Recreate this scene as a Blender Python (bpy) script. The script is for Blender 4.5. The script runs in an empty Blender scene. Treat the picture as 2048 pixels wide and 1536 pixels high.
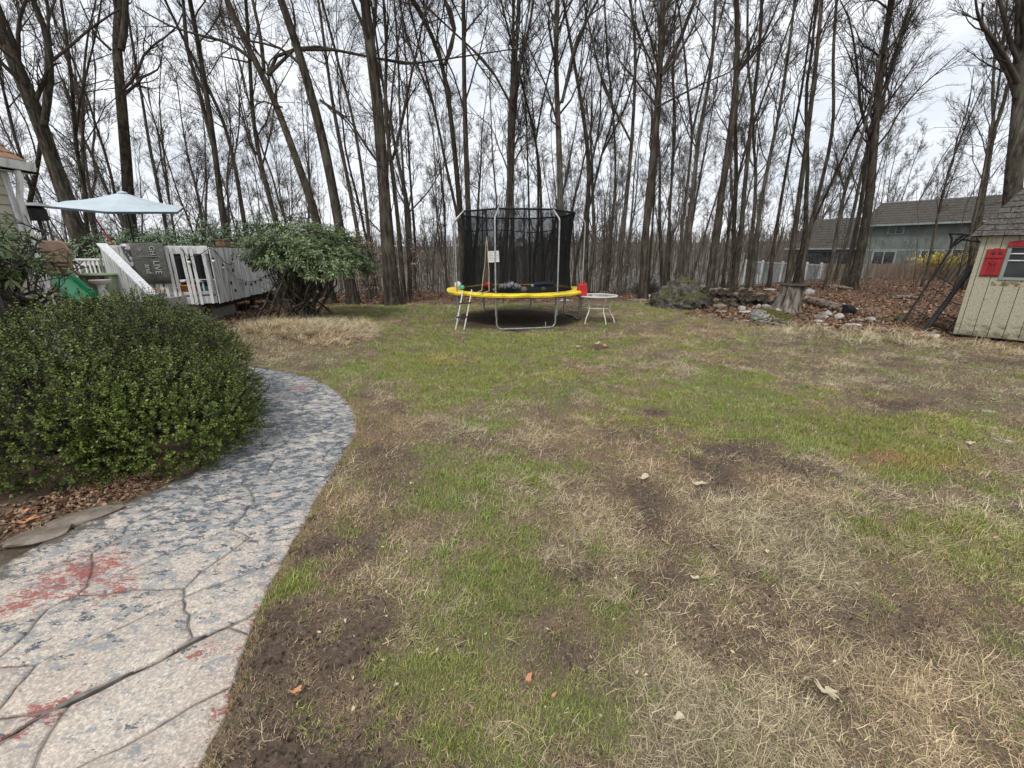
import bpy, math, random
import numpy as np
from mathutils import Vector, Matrix, Euler

R = math.radians
PITCH, FP, CAMZ = R(17.2), 850.0, 1.6
SC = bpy.context.scene
COL = SC.collection

# ------------------------------------------------------------------ camera, light
cam_d = bpy.data.cameras.new('camera')
cam = bpy.data.objects.new('camera', cam_d)
COL.objects.link(cam)
cam.location = (0, 0, CAMZ)
cam.rotation_euler = (R(90) - PITCH, 0, 0)
cam_d.sensor_width = 36.0
cam_d.lens = FP / 2048 * 36.0
cam_d.clip_start = 0.05
cam_d.clip_end = 3000
SC.camera = cam

world = bpy.data.worlds.new('World')
SC.world = world
world.use_nodes = True
wn, wl = world.node_tree.nodes, world.node_tree.links
wn.clear()
w_out = wn.new('ShaderNodeOutputWorld')
w_bg = wn.new('ShaderNodeBackground')
w_sky = wn.new('ShaderNodeTexSky')
w_sky.sky_type = 'NISHITA'
w_sky.sun_disc = False
SUN_EL, SUN_AZ = R(52), R(205)          # azimuth measured clockwise from +Y
w_sky.sun_elevation = SUN_EL
w_sky.sun_rotation = SUN_AZ
w_sky.dust_density = 4.0
w_co = wn.new('ShaderNodeTexCoord')
w_mp = wn.new('ShaderNodeMapping')
w_mp.inputs['Scale'].default_value = (1.0, 1.0, 3.2)
w_no = wn.new('ShaderNodeTexNoise')
w_no.inputs['Scale'].default_value = 2.6
w_no.inputs['Detail'].default_value = 7
w_no.inputs['Roughness'].default_value = 0.55
w_rp = wn.new('ShaderNodeValToRGB')
w_rp.color_ramp.elements[0].position = 0.36
w_rp.color_ramp.elements[0].color = (6.7, 7.1, 7.7, 1)
w_rp.color_ramp.elements[1].position = 0.62
w_rp.color_ramp.elements[1].color = (8.9, 9.1, 9.4, 1)
w_mx = wn.new('ShaderNodeMix')
w_mx.data_type = 'RGBA'
w_mx.inputs['Factor'].default_value = 0.9
wl.new(w_co.outputs['Generated'], w_mp.inputs['Vector'])
wl.new(w_mp.outputs['Vector'], w_no.inputs['Vector'])
wl.new(w_no.outputs['Fac'], w_rp.inputs['Fac'])
wl.new(w_sky.outputs['Color'], w_mx.inputs['A'])
wl.new(w_rp.outputs['Color'], w_mx.inputs['B'])
wl.new(w_mx.outputs['Result'], w_bg.inputs['Color'])
w_bg.inputs['Strength'].default_value = 0.1
wl.new(w_bg.outputs['Background'], w_out.inputs['Surface'])

sun_d = bpy.data.lights.new('sun', 'SUN')
sun_d.energy = 1.5
sun_d.angle = R(12)
sun_d.color = (1.0, 0.965, 0.91)
sun = bpy.data.objects.new('sun', sun_d)
COL.objects.link(sun)
sd = Vector((math.sin(SUN_AZ) * math.cos(SUN_EL), math.cos(SUN_AZ) * math.cos(SUN_EL), math.sin(SUN_EL)))
sun.rotation_euler = sd.to_track_quat('Z', 'Y').to_euler()
sun.location = (0, -5, 30)

SC.view_settings.view_transform = 'Standard'
SC.view_settings.look = 'None'
SC.view_settings.exposure = 0.42
SC.view_settings.gamma = 1.0
SC.view_settings.use_curve_mapping = False
SC.cycles.max_bounces = 6
SC.cycles.transparent_max_bounces = 16

# ------------------------------------------------------------------ pixel <-> world
CP, SP = math.cos(PITCH), math.sin(PITCH)

def ray(px, py):
    a, b = (px - 1024) / FP, (768 - py) / FP
    return np.array([a, CP + b * SP, -SP + b * CP])

def G(px, py, z=0.0):
    d = ray(px, py)
    t = (z - CAMZ) / d[2]
    return Vector((d[0] * t, d[1] * t, z))

def at(px, py, Y):
    d = ray(px, py)
    t = Y / d[1]
    return Vector((d[0] * t, Y, CAMZ + d[2] * t))

def proj(x, y, z=0.0):
    dep = y * CP - (z - CAMZ) * SP
    up = y * SP + (z - CAMZ) * CP
    dep = np.maximum(dep, 1e-3)
    return 1024 + FP * x / dep, 768 - FP * up / dep

# ------------------------------------------------------------------ noise
_rt = np.random.RandomState(5).rand(256, 256)

def vn(x, y, s=0):
    x = np.asarray(x, float) + s * 17.3
    y = np.asarray(y, float) + s * 31.7
    xi, yi = np.floor(x).astype(int), np.floor(y).astype(int)
    xf, yf = x - xi, y - yi
    xf, yf = xf * xf * (3 - 2 * xf), yf * yf * (3 - 2 * yf)
    g = lambda a, b: _rt[a & 255, b & 255]
    return (g(xi, yi) * (1 - xf) * (1 - yf) + g(xi + 1, yi) * xf * (1 - yf)
            + g(xi, yi + 1) * (1 - xf) * yf + g(xi + 1, yi + 1) * xf * yf)

def fbm(x, y, s=0, o=4):
    t, a, n = 0, 0.5, 0
    for i in range(o):
        t = t + a * vn(x * 2 ** i, y * 2 ** i, s + i)
        n += a
        a *= 0.5
    return t / n

def sst(a, b, x):
    t = np.clip((np.asarray(x, float) - a) / (b - a), 0, 1)
    return t * t * (3 - 2 * t)

# ------------------------------------------------------------------ tagging and linking
def tag(o, label=None, cat=None, group=None, kind=None):
    if label: o['label'] = label
    if cat: o['category'] = cat
    if group: o['group'] = group
    if kind: o['kind'] = kind
    return o

def thing(name, label, cat, loc=(0, 0, 0), group=None):
    o = bpy.data.objects.new(name, None)
    o.empty_display_size = 0.2
    COL.objects.link(o)
    o.location = loc
    return tag(o, label, cat, group)

def link_mesh(name, me, parent=None, loc=(0, 0, 0)):
    o = bpy.data.objects.new(name, me)
    COL.objects.link(o)
    o.location = loc
    if parent: o.parent = parent
    return o

def copy_tree(o, parent=None, n=0):
    c = o.copy()
    COL.objects.link(c)
    c.parent = parent
    for ch in list(o.children):
        copy_tree(ch, c)
    return c

def np_mesh(name, V, F, mat=None, smooth=False):
    """V (n,3), F (m,3|4) index arrays -> mesh"""
    me = bpy.data.meshes.new(name)
    V = np.asarray(V, np.float32)
    F = np.asarray(F, np.int32)
    m, k = F.shape
    me.vertices.add(len(V))
    me.vertices.foreach_set('co', V.ravel())
    me.loops.add(m * k)
    me.loops.foreach_set('vertex_index', F.ravel())
    me.polygons.add(m)
    me.polygons.foreach_set('loop_start', np.arange(0, m * k, k, dtype=np.int32))
    me.polygons.foreach_set('loop_total', np.full(m, k, np.int32))
    if smooth:
        me.polygons.foreach_set('use_smooth', np.ones(m, bool))
    me.update(calc_edges=True)
    if mat: me.materials.append(mat)
    return me

class MB:
    """collects shapes in world space (or local when parent sits at the origin)"""
    def __init__(s):
        s.v, s.f = [], []

    def add(s, vs, fs):
        b = len(s.v)
        s.v += [tuple(v) for v in vs]
        s.f += [tuple(i + b for i in f) for f in fs]
        return s

    def box(s, c, d, rot=None):
        m = Matrix.Translation(c)
        if rot is not None:
            m = m @ (rot.to_matrix().to_4x4() if isinstance(rot, Euler) else rot.to_4x4())
        hx, hy, hz = d[0] / 2, d[1] / 2, d[2] / 2
        vs = [m @ Vector((x * hx, y * hy, z * hz)) for z in (-1, 1) for y in (-1, 1) for x in (-1, 1)]
        return s.add(vs, [(0, 2, 3, 1), (4, 5, 7, 6), (0, 1, 5, 4), (2, 6, 7, 3), (0, 4, 6, 2), (1, 3, 7, 5)])

    def bar(s, p, q, w, h, up=(0, 0, 1)):
        p, q = Vector(p), Vector(q)
        d = (q - p)
        L = d.length
        d.normalize()
        sd = d.cross(Vector(up))
        if sd.length < 1e-4: sd = d.cross(Vector((1, 0, 0)))
        sd.normalize()
        u = sd.cross(d)
        m = Matrix((sd, d, u)).transposed()
        return s.box((p + q) / 2, (w, L, h), m)

    def tube(s, pts, r, n=8, cap=True):
        pts = [Vector(p) for p in pts]
        if not isinstance(r, (list, tuple)): r = [r] * len(pts)
        vs, prev = [], None
        for i, p in enumerate(pts):
            d = (pts[min(i + 1, len(pts) - 1)] - pts[max(i - 1, 0)]).normalized()
            if prev is None:
                a = d.orthogonal().normalized()
            else:
                a = (prev - d * prev.dot(d))
                a = a.normalized() if a.length > 1e-5 else d.orthogonal().normalized()
            prev = a
            b = d.cross(a)
            for j in range(n):
                t = 2 * math.pi * j / n
                vs.append(p + (a * math.cos(t) + b * math.sin(t)) * r[i])
        fs = [(i * n + j, i * n + (j + 1) % n, (i + 1) * n + (j + 1) % n, (i + 1) * n + j)
              for i in range(len(pts) - 1) for j in range(n)]
        if cap:
            fs += [tuple(range(n - 1, -1, -1)), tuple(range((len(pts) - 1) * n, len(pts) * n))]
        return s.add(vs, fs)

    def lathe(s, prof, c=(0, 0, 0), n=16, m=None, sx=1, sy=1):
        vs = []
        for r, z in prof:
            for j in range(n):
                t = 2 * math.pi * j / n
                v = Vector((r * math.cos(t) * sx, r * math.sin(t) * sy, z))
                if m is not None: v = m @ v
                vs.append(v + Vector(c))
        fs = [(i * n + j, i * n + (j + 1) % n, (i + 1) * n + (j + 1) % n, (i + 1) * n + j)
              for i in range(len(prof) - 1) for j in range(n)]
        fs += [tuple(range(n - 1, -1, -1)), tuple(range((len(prof) - 1) * n, len(prof) * n))]
        return s.add(vs, fs)

    def sphere(s, c, r, n=16):
        k = n // 2
        prof = [(r * math.sin(math.pi * (i + .02) / (k + .04)), -r * math.cos(math.pi * (i + .02) / (k + .04))) for i in range(k + 1)]
        return s.lathe(prof, c, n)

    def prism(s, poly, m, depth):
        """poly: 2D points in local XY, extruded along local Z by depth"""
        n = len(poly)
        vs = [m @ Vector((x, y, 0)) for x, y in poly] + [m @ Vector((x, y, depth)) for x, y in poly]
        fs = [tuple(range(n - 1, -1, -1)), tuple(range(n, 2 * n))]
        fs += [(i, (i + 1) % n, n + (i + 1) % n, n + i) for i in range(n)]
        return s.add(vs, fs)

    def build(s, name, mat, parent=None, origin=None, smooth=False, bevel=0.0, seg=2, root=None):
        o0 = Vector((0, 0, 0))
        p = parent
        while p is not None:
            o0 = o0 + p.location
            p = p.parent
        if parent is None and origin is not None: o0 = Vector(origin)
        me = bpy.data.meshes.new(name)
        me.from_pydata([tuple(Vector(v) - o0) for v in s.v], [], s.f)
        me.update()
        if mat: me.materials.append(mat)
        if smooth:
            me.polygons.foreach_set('use_smooth', [True] * len(me.polygons))
            try: me.set_sharp_from_angle(angle=R(40))
            except Exception: pass
        o = link_mesh(name, me, parent, (0, 0, 0) if parent else tuple(o0))
        if bevel:
            b = o.modifiers.new('bevel', 'BEVEL')
            b.width = bevel
            b.segments = seg
            b.limit_method = 'ANGLE'
        return o

# ------------------------------------------------------------------ materials
def new_mat(name, rough=0.7, spec=0.3, metal=0.0):
    m = bpy.data.materials.new(name)
    m.use_nodes = True
    b = m.node_tree.nodes['Principled BSDF']
    b.inputs['Roughness'].default_value = rough
    b.inputs['Specular IOR Level'].default_value = spec
    b.inputs['Metallic'].default_value = metal
    return m, m.node_tree.nodes, m.node_tree.links, b

def c4(c): return (c[0], c[1], c[2], 1)

def ramp(nd, stops):
    r = nd.new('ShaderNodeValToRGB')
    els = r.color_ramp.elements
    while len(els) < len(stops): els.new(0.5)
    for e, (p, c) in zip(els, stops):
        e.position = p
        e.color = c4(c) if not isinstance(c, (int, float)) else (c, c, c, 1)
    return r

def noise(nd, ln, scale, detail=4, rough=0.55, stretch=None, coord='Object', dist=0.0, rot=None):
    tc = nd.new('ShaderNodeTexCoord')
    n = nd.new('ShaderNodeTexNoise')
    n.inputs['Scale'].default_value = scale
    n.inputs['Detail'].default_value = detail
    n.inputs['Roughness'].default_value = rough
    n.inputs['Distortion'].default_value = dist
    if stretch or rot:
        mp = nd.new('ShaderNodeMapping')
        if stretch: mp.inputs['Scale'].default_value = stretch
        if rot: mp.inputs['Rotation'].default_value = rot
        ln.new(tc.outputs[coord], mp.inputs['Vector'])
        ln.new(mp.outputs['Vector'], n.inputs['Vector'])
    else:
        ln.new(tc.outputs[coord], n.inputs['Vector'])
    return n

def mixc(nd, ln, fac, a, b, mode='MIX'):
    m = nd.new('ShaderNodeMix')
    m.data_type = 'RGBA'
    m.blend_type = mode
    for s, v in (('Factor', fac), ('A', a), ('B', b)):
        if isinstance(v, (int, float)) and s == 'Factor': m.inputs[s].default_value = v
        elif isinstance(v, tuple): m.inputs[s].default_value = c4(v)
        else: ln.new(v, m.inputs[s])
    return m.outputs['Result']

def bump(nd, ln, h, b, strength=0.4, dist=0.01):
    n = nd.new('ShaderNodeBump')
    n.inputs['Strength'].default_value = strength
    n.inputs['Distance'].default_value = dist
    ln.new(h, n.inputs['Height'])
    ln.new(n.outputs['Normal'], b.inputs['Normal'])

def mat2(name, ca, cb, scale=8, rough=0.75, spec=0.3, stretch=None, bmp=0.3, bd=0.004, metal=0.0,
         lo=0.35, hi=0.65, island=0.0, detail=5):
    """two-tone noise material, optional brightness change per island"""
    m, nd, ln, b = new_mat(name, rough, spec, metal)
    n = noise(nd, ln, scale, detail, stretch=stretch)
    r = ramp(nd, [(lo, ca), (hi, cb)])
    ln.new(n.outputs['Fac'], r.inputs['Fac'])
    out = r.outputs['Color']
    if island:
        g = nd.new('ShaderNodeNewGeometry')
        rr = ramp(nd, [(0.0, 1 - island), (1.0, 1 + island)])
        ln.new(g.outputs['Random Per Island'], rr.inputs['Fac'])
        out = mixc(nd, ln, 1.0, out, rr.outputs['Color'], 'MULTIPLY')
    ln.new(out, b.inputs['Base Color'])
    if bmp: bump(nd, ln, n.outputs['Fac'], b, bmp, bd)
    return m

def leafmat(name, cols, rough=0.45, spec=0.4, trans=0.0, coord_noise=1.3):
    """colour picked per leaf (island), broad drift across the plant"""
    m, nd, ln, b = new_mat(name, rough, spec)
    g = nd.new('ShaderNodeNewGeometry')
    k = len(cols)
    r = ramp(nd, [(i / (k - 1), c) for i, c in enumerate(cols)])
    ln.new(g.outputs['Random Per Island'], r.inputs['Fac'])
    n = noise(nd, ln, coord_noise, 3)
    rr = ramp(nd, [(0.3, 0.75), (0.7, 1.25)])
    ln.new(n.outputs['Fac'], rr.inputs['Fac'])
    ln.new(mixc(nd, ln, 1.0, r.outputs['Color'], rr.outputs['Color'], 'MULTIPLY'), b.inputs['Base Color'])
    if trans: b.inputs['Transmission Weight'].default_value = trans
    return m

M = {}
# bark
def bark(name, c0, c1, moss=None):
    m, nd, ln, b = new_mat(name, 0.9, 0.15)
    n = noise(nd, ln, 15, 7, 0.7, stretch=(1, 1, 0.13), dist=0.5)
    r = ramp(nd, [(0.34, tuple(x * .35 for x in c0)), (0.48, c0), (0.62, c1), (0.8, tuple(x * 1.5 for x in c1))])
    ln.new(n.outputs['Fac'], r.inputs['Fac'])
    n2 = noise(nd, ln, 1.7, 4)
    r2 = ramp(nd, [(0.5, 0.0), (0.72, 0.6)])
    ln.new(n2.outputs['Fac'], r2.inputs['Fac'])
    out = mixc(nd, ln, r2.outputs['Color'], r.outputs['Color'], moss or (0.13, 0.135, 0.10))
    ln.new(out, b.inputs['Base Color'])
    bump(nd, ln, n.outputs['Fac'], b, 1.0, 0.05)
    return m
M['bark'] = bark('bark', (0.045, 0.037, 0.029), (0.115, 0.094, 0.072))
M['bark_grey'] = bark('bark_grey', (0.066, 0.057, 0.047), (0.15, 0.13, 0.105))
M['bark_moss'] = bark('bark_moss', (0.045, 0.037, 0.029), (0.11, 0.09, 0.068), (0.10, 0.105, 0.06))
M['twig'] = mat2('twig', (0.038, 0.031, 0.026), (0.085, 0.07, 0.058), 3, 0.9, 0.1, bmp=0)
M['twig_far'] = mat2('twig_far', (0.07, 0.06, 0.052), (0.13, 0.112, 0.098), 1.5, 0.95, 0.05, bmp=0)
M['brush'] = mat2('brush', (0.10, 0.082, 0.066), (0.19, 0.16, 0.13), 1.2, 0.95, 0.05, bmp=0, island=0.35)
# woods, paints, metals
M['white_paint'] = mat2('white_paint', (0.42, 0.42, 0.41), (0.72, 0.72, 0.71), 14, 0.7, 0.3, (1, 1, 0.25), 0.25, lo=0.3, hi=0.5)
M['white_paint_dirty'] = mat2('white_paint_dirty', (0.30, 0.305, 0.30), (0.66, 0.67, 0.67), 9, 0.75, 0.25, (1, 1, 0.22), 0.3, lo=0.33, hi=0.56, island=0.1)
M['white_cap'] = mat2('white_cap', (0.62, 0.63, 0.64), (0.82, 0.82, 0.82), 20, 0.65, 0.3, None, 0.15)
M['brown_wood'] = mat2('brown_wood', (0.11, 0.07, 0.045), (0.24, 0.17, 0.11), 10, 0.85, 0.2, (1, 0.2, 1), 0.3)
M['grey_wood'] = mat2('grey_wood', (0.14, 0.12, 0.10), (0.27, 0.245, 0.21), 10, 0.85, 0.2, (1, 1, 0.2), 0.3, island=0.15)
M['dark_wood'] = mat2('dark_wood', (0.035, 0.03, 0.025), (0.08, 0.068, 0.055), 8, 0.9, 0.1, (1, 1, 0.3), 0.3)
M['concrete'] = mat2('concrete', (0.25, 0.24, 0.225), (0.38, 0.36, 0.34), 20, 0.9, 0.2)
M['galv'] = mat2('galvanised_steel', (0.25, 0.26, 0.26), (0.42, 0.43, 0.43), 18, 0.42, 0.5, bmp=0.05, metal=0.55)
M['black_metal'] = mat2('black_metal', (0.012, 0.012, 0.013), (0.035, 0.034, 0.034), 20, 0.55, 0.4, bmp=0.1)
M['black_fabric'] = mat2('black_fabric', (0.010, 0.011, 0.012), (0.022, 0.023, 0.025), 30, 0.85, 0.2, bmp=0.1)
M['white_metal'] = mat2('white_metal', (0.50, 0.49, 0.43), (0.70, 0.69, 0.62), 25, 0.5, 0.4, bmp=0.05)
M['yellow_vinyl'] = mat2('yellow_vinyl', (0.50, 0.37, 0.02), (0.80, 0.61, 0.04), 5, 0.55, 0.35, bmp=0.8, bd=0.03, lo=0.3, hi=0.55)
M['mat_black'] = mat2('mat_black', (0.012, 0.013, 0.015), (0.032, 0.033, 0.036), 5, 0.8, 0.25, bmp=0.1)
M['red_plastic'] = mat2('red_plastic', (0.40, 0.012, 0.018), (0.55, 0.025, 0.03), 6, 0.42, 0.5, bmp=0.05)
M['red_paint'] = mat2('red_paint', (0.20, 0.012, 0.016), (0.36, 0.022, 0.028), 9, 0.6, 0.35, (1, 1, 0.3), 0.25)
M['tan_plastic'] = mat2('tan_plastic', (0.30, 0.20, 0.145), (0.42, 0.30, 0.225), 5, 0.6, 0.3, bmp=0.1)
M['green_plastic'] = mat2('green_plastic', (0.0, 0.24, 0.085), (0.015, 0.38, 0.16), 4, 0.38, 0.5, bmp=0.05)
M['teal'] = mat2('teal_canvas', (0.44, 0.51, 0.55), (0.55, 0.62, 0.665), 2, 0.85, 0.2, bmp=0.1)
M['sage'] = mat2('sage_plastic', (0.28, 0.33, 0.21), (0.40, 0.45, 0.31), 8, 0.6, 0.3, bmp=0.1)
M['orange'] = mat2('orange_plastic', (0.50, 0.16, 0.015), (0.62, 0.25, 0.03), 6, 0.45, 0.4, bmp=0.05)
M['pink'] = mat2('pink_plastic', (0.45, 0.22, 0.19), (0.58, 0.33, 0.28), 6, 0.55, 0.4, bmp=0.05)
M['navy'] = mat2('navy_plastic', (0.012, 0.018, 0.06), (0.025, 0.035, 0.11), 6, 0.4, 0.5, bmp=0.05)
M['white_plastic'] = mat2('white_plastic', (0.6, 0.6, 0.57), (0.75, 0.75, 0.72), 12, 0.5, 0.4, bmp=0.05)
M['ball_grey'] = mat2('ball_grey', (0.05, 0.05, 0.055), (0.78, 0.78, 0.78), 14, 0.5, 0.4, bmp=0.05, lo=0.40, hi=0.43, detail=1)
M['ball_pink'] = mat2('ball_pink', (0.62, 0.46, 0.43), (0.74, 0.60, 0.56), 12, 0.5, 0.4, bmp=0.02)
M['ball_green'] = mat2('ball_green', (0.22, 0.26, 0.08), (0.34, 0.38, 0.14), 12, 0.6, 0.3, bmp=0.02)
M['ball_teal'] = mat2('ball_teal', (0.03, 0.34, 0.22), (0.08, 0.5, 0.34), 12, 0.5, 0.4, bmp=0.02)
M['glass_dark'] = mat2('window_glass', (0.012, 0.014, 0.017), (0.05, 0.055, 0.06), 2.5, 0.08, 0.8, bmp=0, detail=2)
M['siding_beige'] = mat2('siding_beige', (0.36, 0.33, 0.26), (0.44, 0.41, 0.33), 5, 0.75, 0.25, bmp=0.05)
M['siding_grey'] = mat2('siding_grey', (0.115, 0.135, 0.125), (0.165, 0.185, 0.172), 1.6, 0.8, 0.2, bmp=0.1)
M['trim_grey'] = mat2('trim_grey', (0.20, 0.23, 0.215), (0.27, 0.30, 0.28), 2, 0.8, 0.2, bmp=0.05)
M['roof_far'] = mat2('roof_far', (0.045, 0.041, 0.037), (0.095, 0.086, 0.077), 7, 0.95, 0.1, (1, 1, 2), 0.4, island=0.25)
M['roof_brown'] = mat2('roof_brown', (0.20, 0.115, 0.075), (0.33, 0.205, 0.14), 9, 0.95, 0.1, bmp=0.3, island=0.2)
M['shingle'] = mat2('shingle', (0.055, 0.05, 0.046), (0.135, 0.125, 0.115), 26, 0.95, 0.12, bmp=0.5, island=0.28)
M['vinyl_grey'] = mat2('vinyl_grey', (0.26, 0.27, 0.265), (0.34, 0.35, 0.345), 3, 0.6, 0.3, bmp=0.02)
M['vinyl_white'] = mat2('vinyl_white', (0.50, 0.51, 0.50), (0.62, 0.63, 0.62), 3, 0.55, 0.3, bmp=0.02)
M['fence_tan'] = mat2('fence_tan', (0.15, 0.12, 0.09), (0.26, 0.215, 0.17), 6, 0.88, 0.15, (1, 1, 0.15), 0.3)
M['cloth'] = mat2('cloth', (0.10, 0.10, 0.105), (0.62, 0.62, 0.63), 7, 0.9, 0.15, bmp=0.2, lo=0.5, hi=0.53, detail=2)
M['cream'] = mat2('cream_letters', (0.42, 0.42, 0.39), (0.52, 0.52, 0.49), 20, 0.9, 0.1, bmp=0)
M['rug'] = mat2('rug', (0.085, 0.085, 0.075), (0.16, 0.158, 0.145), 22, 0.95, 0.1, bmp=0.3, lo=0.3, hi=0.7)
M['bulb'] = mat2('bulb', (0.75, 0.72, 0.55), (0.88, 0.86, 0.7), 6, 0.15, 0.6, bmp=0)
M['rope_tan'] = mat2('rope_tan', (0.30, 0.24, 0.17), (0.45, 0.38, 0.28), 30, 0.85, 0.2, bmp=0.1)
# shed siding with mould near the ground and a stain under the window
def shed_mat():
    m, nd, ln, b = new_mat('shed_siding', 0.82, 0.2)
    n = noise(nd, ln, 60, 5, 0.7)
    r = ramp(nd, [(0.36, (0.26, 0.245, 0.17)), (0.55, (0.42, 0.40, 0.30)), (0.7, (0.50, 0.48, 0.37))])
    ln.new(n.outputs['Fac'], r.inputs['Fac'])
    n2 = noise(nd, ln, 6, 6, 0.7, stretch=(1, 1, 1.6))
    sx = nd.new('ShaderNodeSeparateXYZ')
    tc = nd.new('ShaderNodeTexCoord')
    ln.new(tc.outputs['Object'], sx.inputs['Vector'])
    gr = nd.new('ShaderNodeMapRange')
    for k_, v in (('From Min', 0.0), ('From Max', 0.45), ('To Min', 0.26), ('To Max', 0.0)): gr.inputs[k_].default_value = v
    ln.new(sx.outputs['Z'], gr.inputs['Value'])
    ad = nd.new('ShaderNodeMath'); ad.operation = 'ADD'
    ln.new(n2.outputs['Fac'], ad.inputs[0]); ln.new(gr.outputs['Result'], ad.inputs[1])
    r2 = ramp(nd, [(0.6, 0.0), (0.78, 0.85)])
    ln.new(ad.outputs['Value'], r2.inputs['Fac'])
    ln.new(mixc(nd, ln, r2.outputs['Color'], r.outputs['Color'], (0.115, 0.095, 0.06)), b.inputs['Base Color'])
    bump(nd, ln, n.outputs['Fac'], b, 0.5, 0.004)
    return m
M['shed'] = shed_mat()
# rock with moss on upward faces
def rock_mat(name, moss, c0=(0.024, 0.023, 0.019), c1=(0.165, 0.16, 0.14)):
    m, nd, ln, b = new_mat(name, 0.92, 0.15)
    n = noise(nd, ln, 7, 8, 0.7)
    r = ramp(nd, [(0.35, c0), (0.52, tuple((a + b_) / 2 for a, b_ in zip(c0, c1))), (0.62, c1)])
    ln.new(n.outputs['Fac'], r.inputs['Fac'])
    out = r.outputs['Color']
    if moss:
        g = nd.new('ShaderNodeNewGeometry')
        sx = nd.new('ShaderNodeSeparateXYZ')
        ln.new(g.outputs['Normal'], sx.inputs['Vector'])
        n2 = noise(nd, ln, 3.2, 8, 0.75)
        ad = nd.new('ShaderNodeMath'); ad.operation = 'MULTIPLY_ADD'
        ln.new(n2.outputs['Fac'], ad.inputs[0]); ad.inputs[1].default_value = 1.1
        ln.new(sx.outputs['Z'], ad.inputs[2])
        r2 = ramp(nd, [(0.0, 0.0), (1.0, 1.0)])
        r2.color_ramp.elements[0].position = 1 - moss * .45 if moss < 1 else 0.85
        mr = nd.new('ShaderNodeMapRange')
        mr.inputs['From Min'].default_value = 1.62 - 0.6 * moss
        mr.inputs['From Max'].default_value = 1.74 - 0.6 * moss
        ln.new(ad.outputs['Value'], mr.inputs['Value'])
        n3 = noise(nd, ln, 30, 4)
        r3 = ramp(nd, [(0.35, (0.03, 0.028, 0.010)), (0.65, (0.11, 0.105, 0.028))])
        ln.new(n3.outputs['Fac'], r3.inputs['Fac'])
        out = mixc(nd, ln, mr.outputs['Result'], out, r3.outputs['Color'])
    ln.new(out, b.inputs['Base Color'])
    bump(nd, ln, n.outputs['Fac'], b, 0.8, 0.03)
    return m
M['rock_moss'] = rock_mat('rock_moss', 0.98)
M['rock_moss_top'] = rock_mat('rock_moss_top', 1.05, (0.16, 0.16, 0.15), (0.38, 0.38, 0.36))
M['rock_pale'] = rock_mat('rock_pale', 0, (0.26, 0.25, 0.23), (0.52, 0.50, 0.46))
M['rock_grey'] = rock_mat('rock_grey', 0, (0.10, 0.10, 0.095), (0.27, 0.265, 0.25))
M['rock_brown'] = rock_mat('rock_brown', 0, (0.13, 0.105, 0.08), (0.28, 0.24, 0.2))
M['log_bark'] = mat2('log_bark', (0.04, 0.03, 0.022), (0.34, 0.26, 0.20), 14, 0.9, 0.1, (1, 0.4, 1), 0.7, 0.02)
M['log_end'] = mat2('log_end', (0.015, 0.013, 0.011), (0.10, 0.085, 0.068), 12, 0.9, 0.1)
M['stump'] = mat2('stump_wood', (0.05, 0.042, 0.035), (0.27, 0.24, 0.21), 12, 0.9, 0.1, (1, 1, 0.14), 1.0, 0.03, lo=0.36, hi=0.62)
# leaves
M['box_leaf'] = leafmat('boxwood_leaf', [(0.018, 0.036, 0.008), (0.055, 0.085, 0.012), (0.10, 0.135, 0.018), (0.175, 0.20, 0.035)], 0.45, 0.35)
M['rhodo_leaf'] = leafmat('rhododendron_leaf', [(0.028, 0.048, 0.018), (0.065, 0.10, 0.036), (0.12, 0.165, 0.062), (0.24, 0.28, 0.13)], 0.42, 0.4)
M['hedge_leaf'] = leafmat('hedge_leaf', [(0.04, 0.075, 0.035), (0.08, 0.135, 0.065), (0.13, 0.19, 0.095), (0.20, 0.26, 0.15)], 0.45, 0.4)
M['litter'] = leafmat('dead_leaf', [(0.075, 0.043, 0.028), (0.16, 0.09, 0.055), (0.24, 0.145, 0.09), (0.38, 0.27, 0.19)], 0.85, 0.15)
M['beech_leaf'] = leafmat('beech_leaf', [(0.30, 0.20, 0.14), (0.42, 0.30, 0.22), (0.52, 0.40, 0.31)], 0.85, 0.15)
M['yellow_flower'] = leafmat('forsythia_flower', [(0.42, 0.34, 0.02), (0.60, 0.50, 0.03), (0.70, 0.60, 0.08)], 0.7, 0.2)
M['oak_pale'] = mat2('oak_leaf_pale', (0.42, 0.35, 0.24), (0.58, 0.51, 0.38), 30, 0.8, 0.2)
M['oak_orange'] = mat2('oak_leaf_orange', (0.42, 0.19, 0.09), (0.55, 0.28, 0.15), 30, 0.8, 0.2)
# ------------------------------------------------------------------ terrain
def gz(x, y):
    x, y = np.asarray(x, float), np.asarray(y, float)
    z = -5.0 * sst(16.0, 50, y) * (1 - sst(9, 17, x)) - 3.0 * sst(50, 110, y)
    z = z + sst(7, 12, x) * (0.20 * sst(11.5, 19, y) - 1.4 * sst(23.5, 31, y))
    z = z + 0.16 * (fbm(x * .45, y * .45, 3, 2) - .5) * sst(2.5, 8, y) * (1 - sst(9, 10.5, y)) * 1.0
    z = z + 0.30 * (fbm(x * .35, y * .35, 6, 3) - .5) * sst(14, 18, y)
    z = z + 15.0 * sst(180, 420, y) * (0.85 + 0.3 * vn(x / 130., y / 130., 9))
    return z

def gzf(x, y): return float(gz(x, y))

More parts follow.
